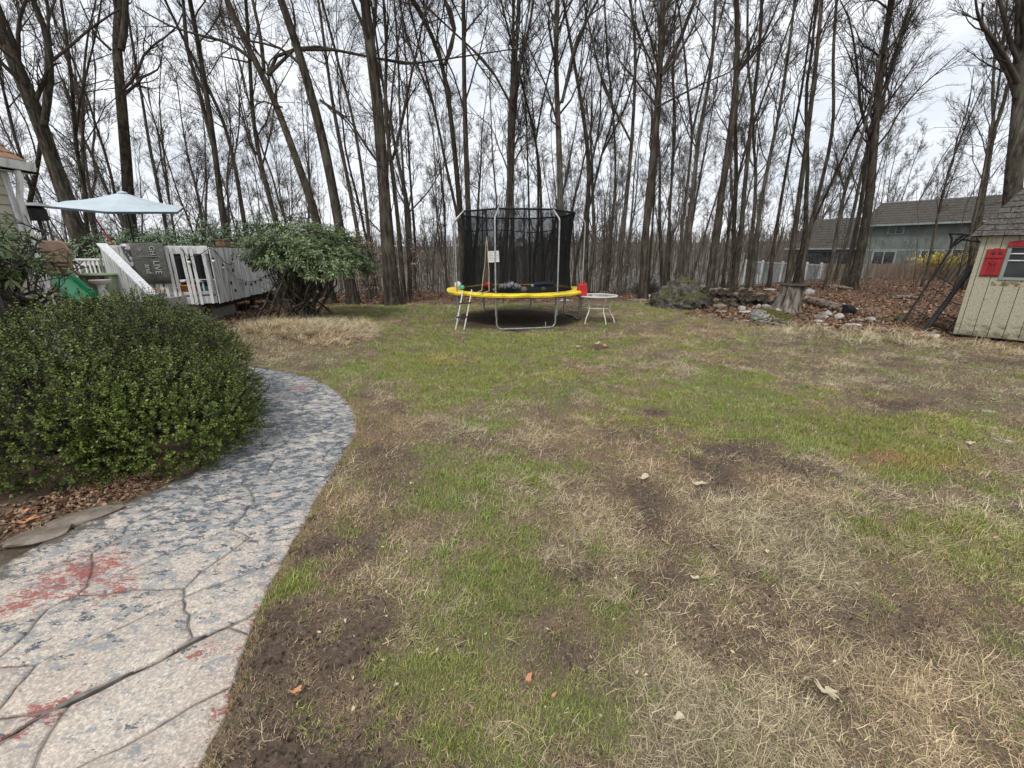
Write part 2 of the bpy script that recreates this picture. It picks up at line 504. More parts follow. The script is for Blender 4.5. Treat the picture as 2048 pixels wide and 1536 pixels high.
# ---- what grows where: letters read off the lawn, rows far to near
#      g green, y thin green, t short dead thatch, s long straw, b brown litter, d bare soil
ROWS = [(605, 'dbbyyybybbbb'), (640, 'dbtyyytytbbt'), (662, 'tstyyyyttttt'), (690, 'tsstgggyyttt'), (730, 'tttyggyttttb'),
        (780, 'tttyggyygttt'), (830, 'ttttyytyggtt'), (880, 'tttttytybggy'), (940, 'bbtbyytsbtgy'), (1010, 'bbbbgysbssys'),
        (1100, 'bbbbtgysssyg'), (1200, 'ttgdtgysssdy'), (1320, 'bdddgybsbssd'), (1440, 'dbddbygsssss'), (1536, 'dtddbgbsssst')]
XS = [250, 400, 550, 700, 850, 1000, 1150, 1300, 1450, 1600, 1800, 2048]
VAL = {'g': (1.0, .06, .0), 'y': (.62, .34, .08), 't': (.20, .42, .22), 's': (.12, .92, .16), 'b': (.06, .22, .62), 'd': (.03, .12, .95)}
GRD = np.array([[VAL[c] for c in r[1]] for r in ROWS])
RY = np.array([r[0] for r in ROWS], float)
BLOBS = [  # px, py, rx, ry, (green, straw, soil)   marks with a place of their own
    (1690, 850, 190, 38, (1.0, .03, 0)), (1480, 790, 160, 26, (1.0, .05, 0)), (1820, 890, 120, 30, (.95, .1, 0)),
    (1300, 825, 70, 8, (0, .2, .9)), (1540, 895, 50, 13, (.05, .3, .75)), (1620, 950, 70, 18, (.1, .4, .6)),
    (1030, 700, 160, 22, (.95, .1, 0)), (960, 770, 190, 30, (.9, .12, 0)), (1740, 760, 110, 16, (.05, .75, .1)),
    (1770, 800, 150, 9, (.02, .2, .85)), (700, 1230, 70, 100, (0, .1, 1)), (620, 1330, 140, 150, (0, .1, 1)),
    (950, 1020, 90, 100, (.85, .2, .05)), (930, 1180, 70, 80, (.85, .2, .05)), (870, 1260, 50, 60, (.8, .2, .1)),
    (770, 900, 60, 60, (.04, .5, .25)), (720, 980, 50, 60, (.04, .3, .45)), (590, 1170, 40, 22, (.9, .2, 0)),
    (1150, 1400, 70, 70, (.9, .2, 0)), (1230, 890, 90, 30, (.15, .5, .3)), (775, 850, 60, 55, (.04, .45, .3)), (735, 960, 70, 70, (.04, .35, .45)), (680, 1090, 80, 70, (.04, .25, .65)), (560, 1300, 80, 90, (.02, .15, .9)), (480, 1480, 90, 80, (.02, .25, .75)), (620, 665, 110, 22, (0, .95, .1)),
    (1200, 694, 30, 6, (0, .1, 1)), (1180, 1130, 70, 25, (.3, .3, .4)), (980, 1320, 60, 60, (.55, .35, .1)),
    (900, 1480, 60, 40, (.7, .3, .1)), (1960, 960, 90, 60, (.3, .9, 0)), (2000, 1080, 90, 50, (.35, .8, 0))]
LITX = [-3000, 300, 440, 700, 1250, 1320, 1400, 1500, 1650, 1800, 1900, 2048, 6000]
LITY = [655, 655, 648, 609, 601, 614, 632, 648, 662, 668, 686, 700, 700]

def fields(x, y):
    px, py = proj(x, y, 0.0)
    near = np.asarray(y) > 0.4
    px = np.where(near, px, 1024.)
    py = np.where(near, py, 1536.)
    jx = (fbm(x * 1.3, y * 1.3, 21, 3) - .5)
    jy = (fbm(x * 1.3, y * 1.3, 27, 3) - .5)
    sc = np.clip((py - 560) / 350, 0.1, 1.3)
    qx, qy = px + jx * 140 * sc, py + jy * 60 * sc
    u = np.clip(np.interp(qx, XS, np.arange(len(XS))), 0, len(XS) - 1.001)
    v = np.clip(np.interp(qy, RY, np.arange(len(RY))), 0, len(RY) - 1.001)
    i, j = v.astype(int), u.astype(int)
    fv, fu = (v - i)[..., None], (u - j)[..., None]
    f = (GRD[i, j] * (1 - fv) * (1 - fu) + GRD[i + 1, j] * fv * (1 - fu) + GRD[i, j + 1] * (1 - fv) * fu + GRD[i + 1, j + 1] * fv * fu)
    for bx, by, rx, ry, val in BLOBS:
        w = np.exp(-(((px + jx * 90 * sc - bx) / rx) ** 2 + ((py + jy * 45 * sc - by) / ry) ** 2) ** 1.3)[..., None] * .9
        f = f * (1 - w) + np.array(val) * w
    g, s, d = f[..., 0], f[..., 1], f[..., 2]
    n1, n2, n3 = fbm(x * 3.2, y * 3.2, 31, 5), fbm(x * 4.1, y * 4.1, 37, 5), fbm(x * 3.4, y * 3.4, 43, 5)
    g = np.clip(g + (n1 - .5) * 1.7, 0, 1)
    s = np.clip(s + (n2 - .5) * 1.8, 0, 1)
    d = np.clip(d + (n3 - .5) * 2.2, 0, 1)
    bed = np.clip((430 - px) / 30, 0, 1) * np.clip((1120 - py) / 30, 0, 1)
    g = g * (1 - bed)
    # soil ring under the trampoline
    tr = np.hypot(x - .1, (y - 10.75)) + (n1 - .5) * .9
    t = 1 - sst(1.35, 1.8, tr)
    g, s, d = g * (1 - t), s * (1 - .8 * t), np.maximum(d, t)
    lit = sst(7, -7, py + jy * 26 - np.interp(px, LITX, LITY)) if True else 0
    lit = np.clip(((np.interp(px, LITX, LITY) - (py + jy * 22)) / 9 + .5), 0, 1)
    lit = np.where(np.asarray(y) > 5, lit, 0)
    return g * (1 - lit), s * (1 - .85 * lit), d, lit, t

def axis(a, b, st, grow, lo, hi):
    mid = list(np.arange(a, b + 1e-6, st))
    s, x, up = st, b, []
    while x < hi:
        s *= grow; x += s; up.append(x)
    s, x, dn = st, a, []
    while x > lo:
        s *= grow; x -= s; dn.append(x)
    return np.array(dn[::-1] + mid + up)

# ---- path outline
P_R = [(300, 1800), (352, 1660), (400, 1536), (470, 1360), (520, 1212), (580, 1100), (640, 990), (686, 915), (711, 868), (713, 832),
       (694, 800), (655, 771), (590, 748), (512, 735), (420, 724), (300, 716)]
P_L = [(250, 745), (390, 765), (455, 800), (470, 850), (440, 905), (360, 958), (270, 1000), (180, 1046), (110, 1078), (0, 1134), (-200, 1250), (-620, 1500), (-1500, 2100)]
PATH = [tuple(G(*p).xy) for p in P_R] + [tuple(G(*p).xy) for p in P_L]

def smooth_poly(P, keep=()):
    out = []
    n = len(P)
    for i in range(n):
        a, b, c, d = (np.array(P[(i + k - 1) % n]) for k in range(4))
        L = np.linalg.norm(c - b)
        m = max(1, int(L / 0.12))
        for k in range(m):
            t = k / m
            out.append(tuple(.5 * ((2 * b) + (c - a) * t + (2 * a - 5 * b + 4 * c - d) * t * t + (3 * b - a - 3 * c + d) * t ** 3)))
    return out
PATHS = smooth_poly(PATH)

def inside(px, py, poly):
    r = np.zeros(np.shape(px), bool)
    n = len(poly)
    for i in range(n):
        x0, y0 = poly[i]; x1, y1 = poly[(i + 1) % n]
        c = ((y0 > py) != (y1 > py)) & (px < (x1 - x0) * (py - y0) / (y1 - y0 + 1e-12) + x0)
        r ^= c
    return r

xs = axis(-9, 10, 0.07, 1.13, -700, 700)
ys = np.concatenate([[-40, -20, -10, -5, -2, -1, -.4], axis(0.0, 12, 0.055, 1.05, 1, 900)])
X, Y = np.meshgrid(xs, ys)
Z = gz(X, Y)
fg, fs_, fd, fl, ft = fields(X, Y)
nearm = (Y < 14) & (np.abs(X) < 12)
lump = (fbm(X * 7, Y * 7, 51, 4) - .5) * .035 + (fbm(X * 2, Y * 2, 55, 3) - .5) * .05
pin = inside(X, Y, PATHS)
mound = .16 * np.exp(-((X + 4.1) / 1.3) ** 2 - ((Y - 8.3) / .9) ** 2)
def lumpz(x, y):
    return (fbm(x * 7, y * 7, 51, 4) - .5) * .035 + (fbm(x * 2, y * 2, 55, 3) - .5) * .05 + .16 * np.exp(-((x + 4.1) / 1.3) ** 2 - ((y - 8.3) / .9) ** 2)
Z = np.where(nearm & ~pin, Z + lump + mound, Z)
Z = np.where(pin, -0.05, Z)
def gl(x, y): return float(gz(x, y) + (lumpz(x, y) if abs(x) < 12 and y < 14 else 0))
ny, nx = X.shape
idx = np.arange(ny * nx).reshape(ny, nx)
F = np.stack([idx[:-1, :-1], idx[:-1, 1:], idx[1:, 1:], idx[1:, :-1]], -1).reshape(-1, 4)

def ground_mat():
    m, nd, ln, b = new_mat('ground', 0.95, 0.1)
    at_ = nd.new('ShaderNodeAttribute'); at_.attribute_name = 'cover'
    sp = nd.new('ShaderNodeSeparateColor')
    ln.new(at_.outputs['Color'], sp.inputs['Color'])
    n = noise(nd, ln, 38, 6, 0.7)
    nf = noise(nd, ln, 150, 3, 0.7)
    soil = ramp(nd, [(0.3, (0.045, 0.033, 0.025)), (0.55, (0.105, 0.078, 0.06)), (0.75, (0.20, 0.155, 0.12))])
    ln.new(n.outputs['Fac'], soil.inputs['Fac'])
    thatch = ramp(nd, [(0.32, (0.065, 0.047, 0.032)), (0.5, (0.17, 0.128, 0.086)), (0.7, (0.36, 0.285, 0.20))])
    ln.new(nf.outputs['Fac'], thatch.inputs['Fac'])
    green = ramp(nd, [(0.35, (0.09, 0.105, 0.035)), (0.65, (0.23, 0.25, 0.085))])
    ln.new(nf.outputs['Fac'], green.inputs['Fac'])
    lit = ramp(nd, [(0.3, (0.05, 0.032, 0.022)), (0.52, (0.13, 0.08, 0.052)), (0.7, (0.23, 0.15, 0.10))])
    ln.new(n.outputs['Fac'], lit.inputs['Fac'])
    a = mixc(nd, ln, sp.outputs['Green'], soil.outputs['Color'], thatch.outputs['Color'])
    a = mixc(nd, ln, sp.outputs['Red'], a, green.outputs['Color'])
    a = mixc(nd, ln, sp.outputs['Blue'], a, lit.outputs['Color'])
    fa = nd.new('ShaderNodeAttribute'); fa.attribute_name = 'far'
    wd = ramp(nd, [(0.3, (0.08, 0.075, 0.066)), (0.7, (0.19, 0.18, 0.16))])
    nw = noise(nd, ln, .35, 8, .75)
    ln.new(nw.outputs['Fac'], wd.inputs['Fac'])
    a = mixc(nd, ln, fa.outputs['Fac'], a, wd.outputs['Color'])
    ln.new(a, b.inputs['Base Color'])
    bump(nd, ln, n.outputs['Fac'], b, 0.8, 0.015)
    return m
me = np_mesh('ground', np.stack([X, Y, Z], -1).reshape(-1, 3), F, ground_mat(), True)
ca = me.color_attributes.new('cover', 'FLOAT_COLOR', 'POINT')
far_ = sst(14, 18, Y)
cov = np.stack([sst(.4, 1, fg) * .55 * (1 - far_), np.clip(1 - fd * .95, 0, 1) * .85, np.maximum(fl, far_), np.ones_like(fg)], -1).astype(np.float32)
ca.data.foreach_set('color', cov.ravel())
fa_ = me.attributes.new('far', 'FLOAT', 'POINT')
fa_.data.foreach_set('value', sst(20, 34, Y).astype(np.float32).ravel())
tag(link_mesh('ground', me), kind='structure')

# ------------------------------------------------------------------ stamped path of separate stones
def path_mat():
    m, nd, ln, b = new_mat('path_stone', 0.8, 0.25)
    st = (1.0, 1.9, 1.0)
    rt = (0, 0, R(-32))
    n1 = noise(nd, ln, 10, 9, 0.78, stretch=st, rot=rt, dist=.25)
    n2 = noise(nd, ln, 13, 9, 0.78, stretch=st, rot=rt, dist=.2)
    n3 = noise(nd, ln, 17, 9, 0.8, stretch=(1.0, 2.4, 1), rot=rt)
    n4 = noise(nd, ln, 95, 4, 0.7)
    n5 = noise(nd, ln, 2.2, 3)
    n6 = noise(nd, ln, 3.0, 5)
    base = ramp(nd, [(0.3, (0.30, 0.262, 0.232)), (0.5, (0.46, 0.415, 0.37)), (0.66, (0.70, 0.65, 0.58))])
    ln.new(n4.outputs['Fac'], base.inputs['Fac'])
    tint = ramp(nd, [(0.35, (0.92, 0.86, 0.82)), (0.65, (1.04, 1.02, 0.98))])
    ln.new(n6.outputs['Fac'], tint.inputs['Fac'])
    bs = mixc(nd, ln, 1.0, base.outputs['Color'], tint.outputs['Color'], 'MULTIPLY')
    # wear: the paint is worn off most near the house end
    tcw = nd.new('ShaderNodeTexCoord'); sxw = nd.new('ShaderNodeSeparateXYZ')
    ln.new(tcw.outputs['Object'], sxw.inputs['Vector'])
    wr = nd.new('ShaderNodeMapRange')
    for k_, v_ in (('From Min', 1.1), ('From Max', 2.6), ('To Min', 0.0), ('To Max', 1.0)): wr.inputs[k_].default_value = v_
    ln.new(sxw.outputs['Y'], wr.inputs['Value'])
    ws = nd.new('ShaderNodeMath'); ws.operation = 'MULTIPLY_ADD'; ws.inputs[1].default_value = .62
    ln.new(wr.outputs['Result'], ws.inputs[0]); ln.new(n5.outputs['Fac'], ws.inputs[2])
    def mask(n, lo, hi, bias=None, amt=0.2):
        src = n.outputs['Fac']
        if bias is not None:
            ad = nd.new('ShaderNodeMath'); ad.operation = 'MULTIPLY_ADD'
            ln.new(bias, ad.inputs[0]); ad.inputs[1].default_value = amt
            ln.new(src, ad.inputs[2])
            src = ad.outputs['Value']
        r = ramp(nd, [(lo, 0.0), (hi, 1.0)])
        ln.new(src, r.inputs['Fac'])
        return r.outputs['Color']
    gr = mask(n1, 0.645, 0.675, ws.outputs['Value'], .17)
    a = mixc(nd, ln, gr, bs, (0.275, 0.28, 0.28))
    dk = mask(n2, 0.69, 0.705, ws.outputs['Value'], .17)
    a = mixc(nd, ln, dk, a, (0.095, 0.108, 0.12))
    # red paint survives along the lawn edge and in one worn patch
    ed = nd.new('ShaderNodeAttribute'); ed.attribute_name = 'edge'
    rd = mask(n3, 0.745, 0.765, ed.outputs['Fac'], .25)
    a = mixc(nd, ln, rd, a, (0.30, 0.115, 0.10))
    fl = mask(n4, 0.60, 0.63)
    mm = nd.new('ShaderNodeMath'); mm.operation = 'MULTIPLY'; mm.inputs[1].default_value = .55
    ln.new(fl, mm.inputs[0])
    a = mixc(nd, ln, mm.outputs['Value'], a, (0.66, 0.61, 0.54))
    # grime where soil washes over the bed side
    gm = nd.new('ShaderNodeAttribute'); gm.attribute_name = 'grime'
    g2 = mask(n1, 0.78, 0.95, gm.outputs['Fac'], .6)
    a = mixc(nd, ln, g2, a, (0.10, 0.09, 0.075))
    ln.new(a, b.inputs['Base Color'])
    bump(nd, ln, n4.outputs['Fac'], b, 0.45, 0.006)
    return m
MPATH = path_mat()
M['joint'] = mat2('path_joint', (0.10, 0.088, 0.08), (0.27, 0.24, 0.215), 14, 0.95, 0.1)

def clip(poly, nx_, ny_, c):
    """keep the side where nx*x+ny*y <= c"""
    out = []
    n = len(poly)
    for i in range(n):
        a, b2 = poly[i], poly[(i + 1) % n]
        da, db = nx_ * a[0] + ny_ * a[1] - c, nx_ * b2[0] + ny_ * b2[1] - c
        if da <= 0: out.append(a)
        if (da < 0) != (db < 0) and abs(da - db) > 1e-12:
            t = da / (da - db)
            if 0 < t < 1: out.append((a[0] + (b2[0] - a[0]) * t, a[1] + (b2[1] - a[1]) * t))
    return out

def area(p):
    return abs(sum(p[i][0] * p[(i + 1) % len(p)][1] - p[(i + 1) % len(p)][0] * p[i][1] for i in range(len(p)))) / 2

path = thing('path', None, None, (0, 0, -.013))
path['kind'] = 'structure'
ca_, cb_ = G(-300, 1632), G(524, 1218)            # the open expansion joint
jd = Vector((cb_.x - ca_.x, cb_.y - ca_.y)).normalized()
jn = (-jd.y, jd.x)
jc = jn[0] * ca_.x + jn[1] * ca_.y
slab_near = clip(PATHS, jn[0], jn[1], jc - 0.011)
slab_far = clip(PATHS, -jn[0], -jn[1], -(jc + 0.011))
ra = random.Random(11)
bed = MB()
I4 = Matrix.Identity(4)
red_pts = [(G(170, 1150), .33), (G(60, 1200), .2), (G(230, 1180), .16), (G(600, 778), .2), (G(520, 1230), .09), (G(90, 1430), .16), (G(400, 1310), .1), (G(470, 1400), .12)]
edge_pts = np.array([tuple(G(*p).xy) for p in P_R])
edge_s = np.array(PATHS)
iR = max(i for i, p in enumerate(PATHS) if math.dist(p, PATH[len(P_R) - 1]) < 1e-6)
RS, LS = edge_s[:iR], edge_s[iR:]
def stone(poly):
    # densify, roughen the outline, round the shoulder
    pts = []
    n = len(poly)
    for i in range(n):
        a, b2 = poly[i], poly[(i + 1) % n]
        L = math.dist(a, b2)
        k = max(1, int(L / .05))
        for q in range(k):
            pts.append((a[0] + (b2[0] - a[0]) * q / k, a[1] + (b2[1] - a[1]) * q / k))
    A = np.array(pts)
    dx = (fbm(A[:, 0] * 5, A[:, 1] * 5, 61, 3) - .5) * .10
    dy = (fbm(A[:, 0] * 5, A[:, 1] * 5, 67, 3) - .5) * .10
    e = np.min(np.hypot(A[:, None, 0] - edge_s[None, ::2, 0], A[:, None, 1] - edge_s[None, ::2, 1]), 1)
    w = np.clip(e / .1, 0, 1)
    A[:, 0] += dx * w; A[:, 1] += dy * w
    c = A.mean(0)
    tp = c + (A - c) * (1 - .012 / np.maximum(np.hypot(*(A - c).T), .05))[:, None]
    z1 = .026 + ra.uniform(-.0015, .0015)
    n = len(A)
    inn = [c + (tp - c) * f for f in (.6, .25)]
    V = np.concatenate([np.c_[A, np.full(n, .008)], np.c_[A, np.full(n, z1 - .006)], np.c_[tp, np.full(n, z1)],
                        np.c_[inn[0], np.full(n, z1 + .001)], np.c_[inn[1], np.full(n, z1 + .0012)], [[c[0], c[1], z1 + .0012]]])
    fs = []
    for r_ in range(4):
        fs += [(r_ * n + i, r_ * n + (i + 1) % n, (r_ + 1) * n + (i + 1) % n, (r_ + 1) * n + i) for i in range(n)]
    fs += [(4 * n + i, 4 * n + (i + 1) % n, 5 * n) for i in range(n)]
    if (A[1][0] - c[0]) * (A[0][1] - c[1]) > (A[0][0] - c[0]) * (A[1][1] - c[1]): fs = [f[::-1] for f in fs]
    me = bpy.data.meshes.new('stone')
    me.from_pydata([tuple(v) for v in V], [], fs)
    me.update()
    me.polygons.foreach_set('use_smooth', [True] * len(fs))
    me.materials.append(MPATH)
    er = np.min(np.hypot(V[:, None, 0] - RS[None, :, 0], V[:, None, 1] - RS[None, :, 1]), 1)
    ev = np.exp(-(er / .10) ** 1.2)
    for p_, r_ in red_pts:
        ev = np.maximum(ev, 1.15 * np.exp(-((V[:, 0] - p_.x) ** 2 + (V[:, 1] - p_.y) ** 2) / r_ ** 2))
    el = np.min(np.hypot(V[:, None, 0] - LS[None, :, 0], V[:, None, 1] - LS[None, :, 1]), 1)
    for nm, val in (('edge', ev), ('grime', np.exp(-(el / .16) ** 1.3))):
        at_ = me.attributes.new(nm, 'FLOAT', 'POINT')
        at_.data.foreach_set('value', val.astype(np.float32))
    link_mesh('stone', me, path)

seeds = []
bx0, bx1 = min(p[0] for p in PATHS), max(p[0] for p in PATHS)
by0, by1 = min(p[1] for p in PATHS), max(p[1] for p in PATHS)
tries = 0
while tries < 9000:
    tries += 1
    p = (ra.uniform(bx0, bx1), ra.uniform(by0, by1))
    # cells stretch along the joint direction
    def q(a): return (a[0] * jd.x + a[1] * jd.y) * .62, (-a[0] * jd.y + a[1] * jd.x) * 1.05
    if all(math.dist(q(p), q(s)) > .27 for s in seeds): seeds.append(p)
for slab in (slab_near, slab_far):
    bed.prism([p for p in slab], Matrix.Translation((0, 0, -.093)), .0965)
    for s in seeds:
        poly = slab
        for t in seeds:
            if t is s: continue
            d = math.dist(q(s), q(t))
            if d > 1.2: continue
            # bisector in the stretched metric, pulled back for half a joint
            sx, sy = q(s); tx, ty = q(t)
            nx2, ny2 = (tx - sx), (ty - sy)
            cc = (tx * tx + ty * ty - sx * sx - sy * sy) / 2
            ax = nx2 * jd.x * .62 + ny2 * -jd.y * 1.05
            ay = nx2 * jd.y * .62 + ny2 * jd.x * 1.05
            L = math.hypot(ax, ay)
            poly = clip(poly, ax / L, ay / L, cc / L - .0042)
            if len(poly) < 3: break
        if len(poly) >= 3 and area(poly) > .004:
            stone(poly)
bo = bed.build('slab', M['joint'], path)

# ------------------------------------------------------------------ grass and litter
def tuft(n, rad, h0, h1, lean, w, rs, curl=.5, segs=2, jit=.45):
    """n thin blades, each a bent strip"""
    r = np.random.RandomState(rs)
    V, F = [], []
    for i in range(n):
        a, q_ = r.rand() * 6.283, rad * math.sqrt(r.rand())
        bx, by = q_ * math.cos(a), q_ * math.sin(a)
        d = r.rand() * 6.283
        L = r.uniform(h0, h1)
        th = lean * (.6 + .8 * r.rand())           # angle from vertical
        px_, py_, pz = bx, by, -.004
        ww = w * r.uniform(.5, 1.6)
        b0 = len(V)
        for k in range(segs + 1):
            t = k / segs
            wk = ww * (1 - t * .85)
            sx, sy = -math.sin(d) * wk, math.cos(d) * wk
            V += [(px_ - sx, py_ - sy, pz), (px_ + sx, py_ + sy, pz + wk * .5)]
            st = L / segs
            px_ += math.cos(d) * math.sin(th) * st
            py_ += math.sin(d) * math.sin(th) * st
            pz = max(.002, pz + math.cos(th) * st)
            th = min(th + curl * r.uniform(.3, 1.3), 1.75)
            d += r.normal() * jit
        F += [(b0 + 2 * k, b0 + 2 * k + 1, b0 + 2 * k + 3, b0 + 2 * k + 2) for k in range(segs)]
    return V, F

def grassmat(name, lo, hi, rough=.7):
    m, nd, ln, b = new_mat(name, rough, .2)
    g = nd.new('ShaderNodeNewGeometry')
    r = ramp(nd, [(0, lo), (1, hi)])
    ln.new(g.outputs['Random Per Island'], r.inputs['Fac'])
    a = nd.new('ShaderNodeAttribute'); a.attribute_type = 'INSTANCER'; a.attribute_name = 'tone'
    ln.new(mixc(nd, ln, 1.0, r.outputs['Color'], a.outputs['Color'], 'MULTIPLY'), b.inputs['Base Color'])
    return m
MG = grassmat('green_grass', (0.11, 0.17, 0.032), (0.42, 0.44, 0.155), .6)
MS = grassmat('straw', (0.13, 0.095, 0.065), (0.70, 0.58, 0.42))
MT = grassmat('thatch', (0.12, 0.083, 0.055), (0.54, 0.41, 0.28))

def src_col(name, specs):
    c = bpy.data.collections.new(name)
    for i, (V, Fc, mt) in enumerate(specs):
        me = np_mesh('%s_%02d' % (name, i), V, Fc, mt)
        o = bpy.data.objects.new('%s_%02d' % (name, i), me)
        c.objects.link(o)
    return c

tufts = src_col('grass_tuft', [(*tuft(34, .055, .02, .045, .45, .0013, 1 + k), MG) for k in range(3)]
                + [(*tuft(30, .075, .025, .095, 1.25, .0012, 11 + k, .16, 3, .2), MS) for k in range(4)]
                + [(*tuft(26, .07, .012, .04, 1.1, .0012, 21 + k, .3), MT) for k in range(3)]
                + [(*tuft(44, .10, .16, .34, .85, .0028, 31 + k, .4, 4), MS) for k in range(2)])

def scatter_nodes(name, coll):
    ng = bpy.data.node_groups.new(name, 'GeometryNodeTree')
    ng.interface.new_socket('Geometry', in_out='INPUT', socket_type='NodeSocketGeometry')
    ng.interface.new_socket('Geometry', in_out='OUTPUT', socket_type='NodeSocketGeometry')
    n, l = ng.nodes, ng.links
    i, o = n.new('NodeGroupInput'), n.new('NodeGroupOutput')
    ip = n.new('GeometryNodeInstanceOnPoints')
    ci = n.new('GeometryNodeCollectionInfo')
    ci.inputs['Collection'].default_value = coll
    ci.inputs['Separate Children'].default_value = True
    ci.inputs['Reset Children'].default_value = True
    def attr(nm, ty):
        a = n.new('GeometryNodeInputNamedAttribute')
        a.data_type = ty
        a.inputs['Name'].default_value = nm
        return [s for s in a.outputs if s.enabled][0]
    l.new(i.outputs[0], ip.inputs['Points'])
    l.new(ci.outputs[0], ip.inputs['Instance'])
    ip.inputs['Pick Instance'].default_value = True
    l.new(attr('pick', 'INT'), ip.inputs['Instance Index'])
    l.new(attr('rotv', 'FLOAT_VECTOR'), ip.inputs['Rotation'])
    l.new(attr('scl', 'FLOAT_VECTOR'), ip.inputs['Scale'])
    l.new(ip.outputs[0], o.inputs[0])
    return ng

def scatter(name, P, pick, rot, scl, tone, coll, mats):
    me = bpy.data.meshes.new(name)
    me.vertices.add(len(P))
    me.vertices.foreach_set('co', P.astype(np.float32).ravel())
    a = me.attributes.new('pick', 'INT', 'POINT'); a.data.foreach_set('value', pick.astype(np.int32))
    for nm, v in (('rotv', rot), ('scl', scl)):
        a = me.attributes.new(nm, 'FLOAT_VECTOR', 'POINT'); a.data.foreach_set('vector', v.astype(np.float32).ravel())
    a = me.attributes.new('tone', 'FLOAT_COLOR', 'POINT')
    a.data.foreach_set('color', np.c_[tone, np.ones(len(P))].astype(np.float32).ravel())
    for m_ in mats: me.materials.append(m_)
    o = link_mesh(name, me)
    md = o.modifiers.new('scatter', 'NODES')
    md.node_group = scatter_nodes(name + '_scatter', coll)
    return o

rs = np.random.RandomState(77)
pts = []
for y0, y1, den in ((.55, 2.2, 1700), (2.2, 4, 950), (4, 6.5, 480), (6.5, 9.5, 270), (9.5, 14, 170)):
    w = 1.35 * y1 + .8
    n = int(den * 2 * w * (y1 - y0))
    pts.append(np.c_[rs.uniform(-w, w, n), rs.uniform(y0, y1, n), np.full(n, y0)])
P = np.concatenate(pts)
x, y = P[:, 0], P[:, 1]
ppx, ppy = proj(x, y)
ok = (ppx > 60) & (ppx < 2150) & (ppy < 1640) & ~inside(x, y, PATHS)
ok &= ~((ppx < 420) & (ppy < 1060))
P = P[ok]
# thatch and crumbs creeping over the lawn edge of the path
ne = 2600
ti = rs.rand(ne) * (len(RS) - 1.001); i0 = ti.astype(int)
E = RS[i0] * (1 - (ti - i0)[:, None]) + RS[i0 + 1] * (ti - i0)[:, None] + rs.normal(0, .018, (ne, 2)) + np.array([.012, 0])
n_main = len(P)
P = np.concatenate([P, np.c_[E, np.zeros(ne)]])
x, y = P[:, 0], P[:, 1]
g, s, d, lt, tr = fields(x, y)
n = len(P)
u = rs.rand(n)
# bare soil shows only a few wisps
keep = rs.rand(n) > np.clip(d * 1.1 - .12, 0, .95)
keep &= rs.rand(n) > lt * .93
keep &= rs.rand(n) > tr * .9
gp, sp_, tp = .05 + 1.0 * sst(.28, .9, g), .02 + .95 * sst(.3, .95, s), .5 * np.ones(n)
tot = gp + sp_ + tp
pick = np.where(u < gp / tot, rs.randint(0, 3, n), np.where(u < (gp + sp_) / tot, rs.randint(3, 7, n), rs.randint(7, 10, n)))
px_, py_ = proj(x, y)
pick = np.where((pick >= 3) & (pick < 7) & (rs.rand(n) < np.clip(d * 1.1 - .1, 0, .8)), 7 + (pick % 3), pick)
tall = (np.hypot((px_ - 620) / 135, (py_ - 668) / 28) < 1) & (rs.rand(n) < .3)
tall |= (np.interp(px_, [1400, 2048], [655, 705]) - py_ > -14) & (px_ > 1560) & (lt < .7) & (y > 6) & (rs.rand(n) < .06)
is_edge = np.arange(n) >= n_main
pick = np.where(is_edge, np.where(rs.rand(n) < .12, rs.randint(0, 3, n), rs.randint(7, 10, n)), pick)
keep = np.where(is_edge, rs.rand(n) < .35 + .6 * vn(x * 6, y * 6, 4), keep)
tall &= ~is_edge
pick = np.where(tall, 10 + rs.randint(0, 2, n), pick)
keep |= tall
z = gz(x, y) + np.where(is_edge, .004, lumpz(x, y))
lay = fbm(x * .6, y * .6, 71, 2) * 9
rot = np.c_[rs.normal(0, .12, n), rs.normal(0, .12, n), np.where((pick >= 3) & (pick < 7), rs.rand(n) * 6.28, rs.rand(n) * 6.28)]
sc = rs.uniform(.7, 1.25, n) * (.82 + .18 * sst(1.2, 2.5, y) + .55 * sst(3.5, 9, y)) * np.where(is_edge, .6, 1)
hsc = np.where(pick < 3, .55 + g * .65, 1.0)
sc = np.where(pick >= 10, sc * .62, sc)
scl = np.c_[sc, sc, sc * hsc]
nt = fbm(x * 1.1, y * 1.1, 81, 3)
br = (.78 + .5 * fbm(x * 2.7, y * 2.7, 83, 3)) * rs.uniform(.85, 1.15, n)
tone = np.c_[br * (0.86 + .26 * nt), br, br * (0.95 - .1 * nt)]
orange = np.exp(-((px_ - 1748) / 48) ** 2 - ((py_ - 920) / 14) ** 2)[:, None]
tone = tone * (1 - orange) + orange * np.array([1.35, .85, .6])
pick = np.where((orange[:, 0] > .35) & (pick < 3), 8, pick)
yel = np.exp(-((px_ - 1870) / 120) ** 2 - ((py_ - 925) / 25) ** 2) + np.exp(-((px_ - 900) / 60) ** 2 - ((py_ - 716) / 8) ** 2)
tone[:, 0] *= 1 + .25 * np.clip(yel, 0, 1)
k = keep
og = scatter('lawn_grass', np.c_[x, y, z][k], pick[k], rot[k], scl[k], tone[k], tufts, [MG, MS, MT])
tag(og, 'patchy green and straw coloured grass growing across the lawn', 'grass', kind='stuff')
print('grass tufts', k.sum())

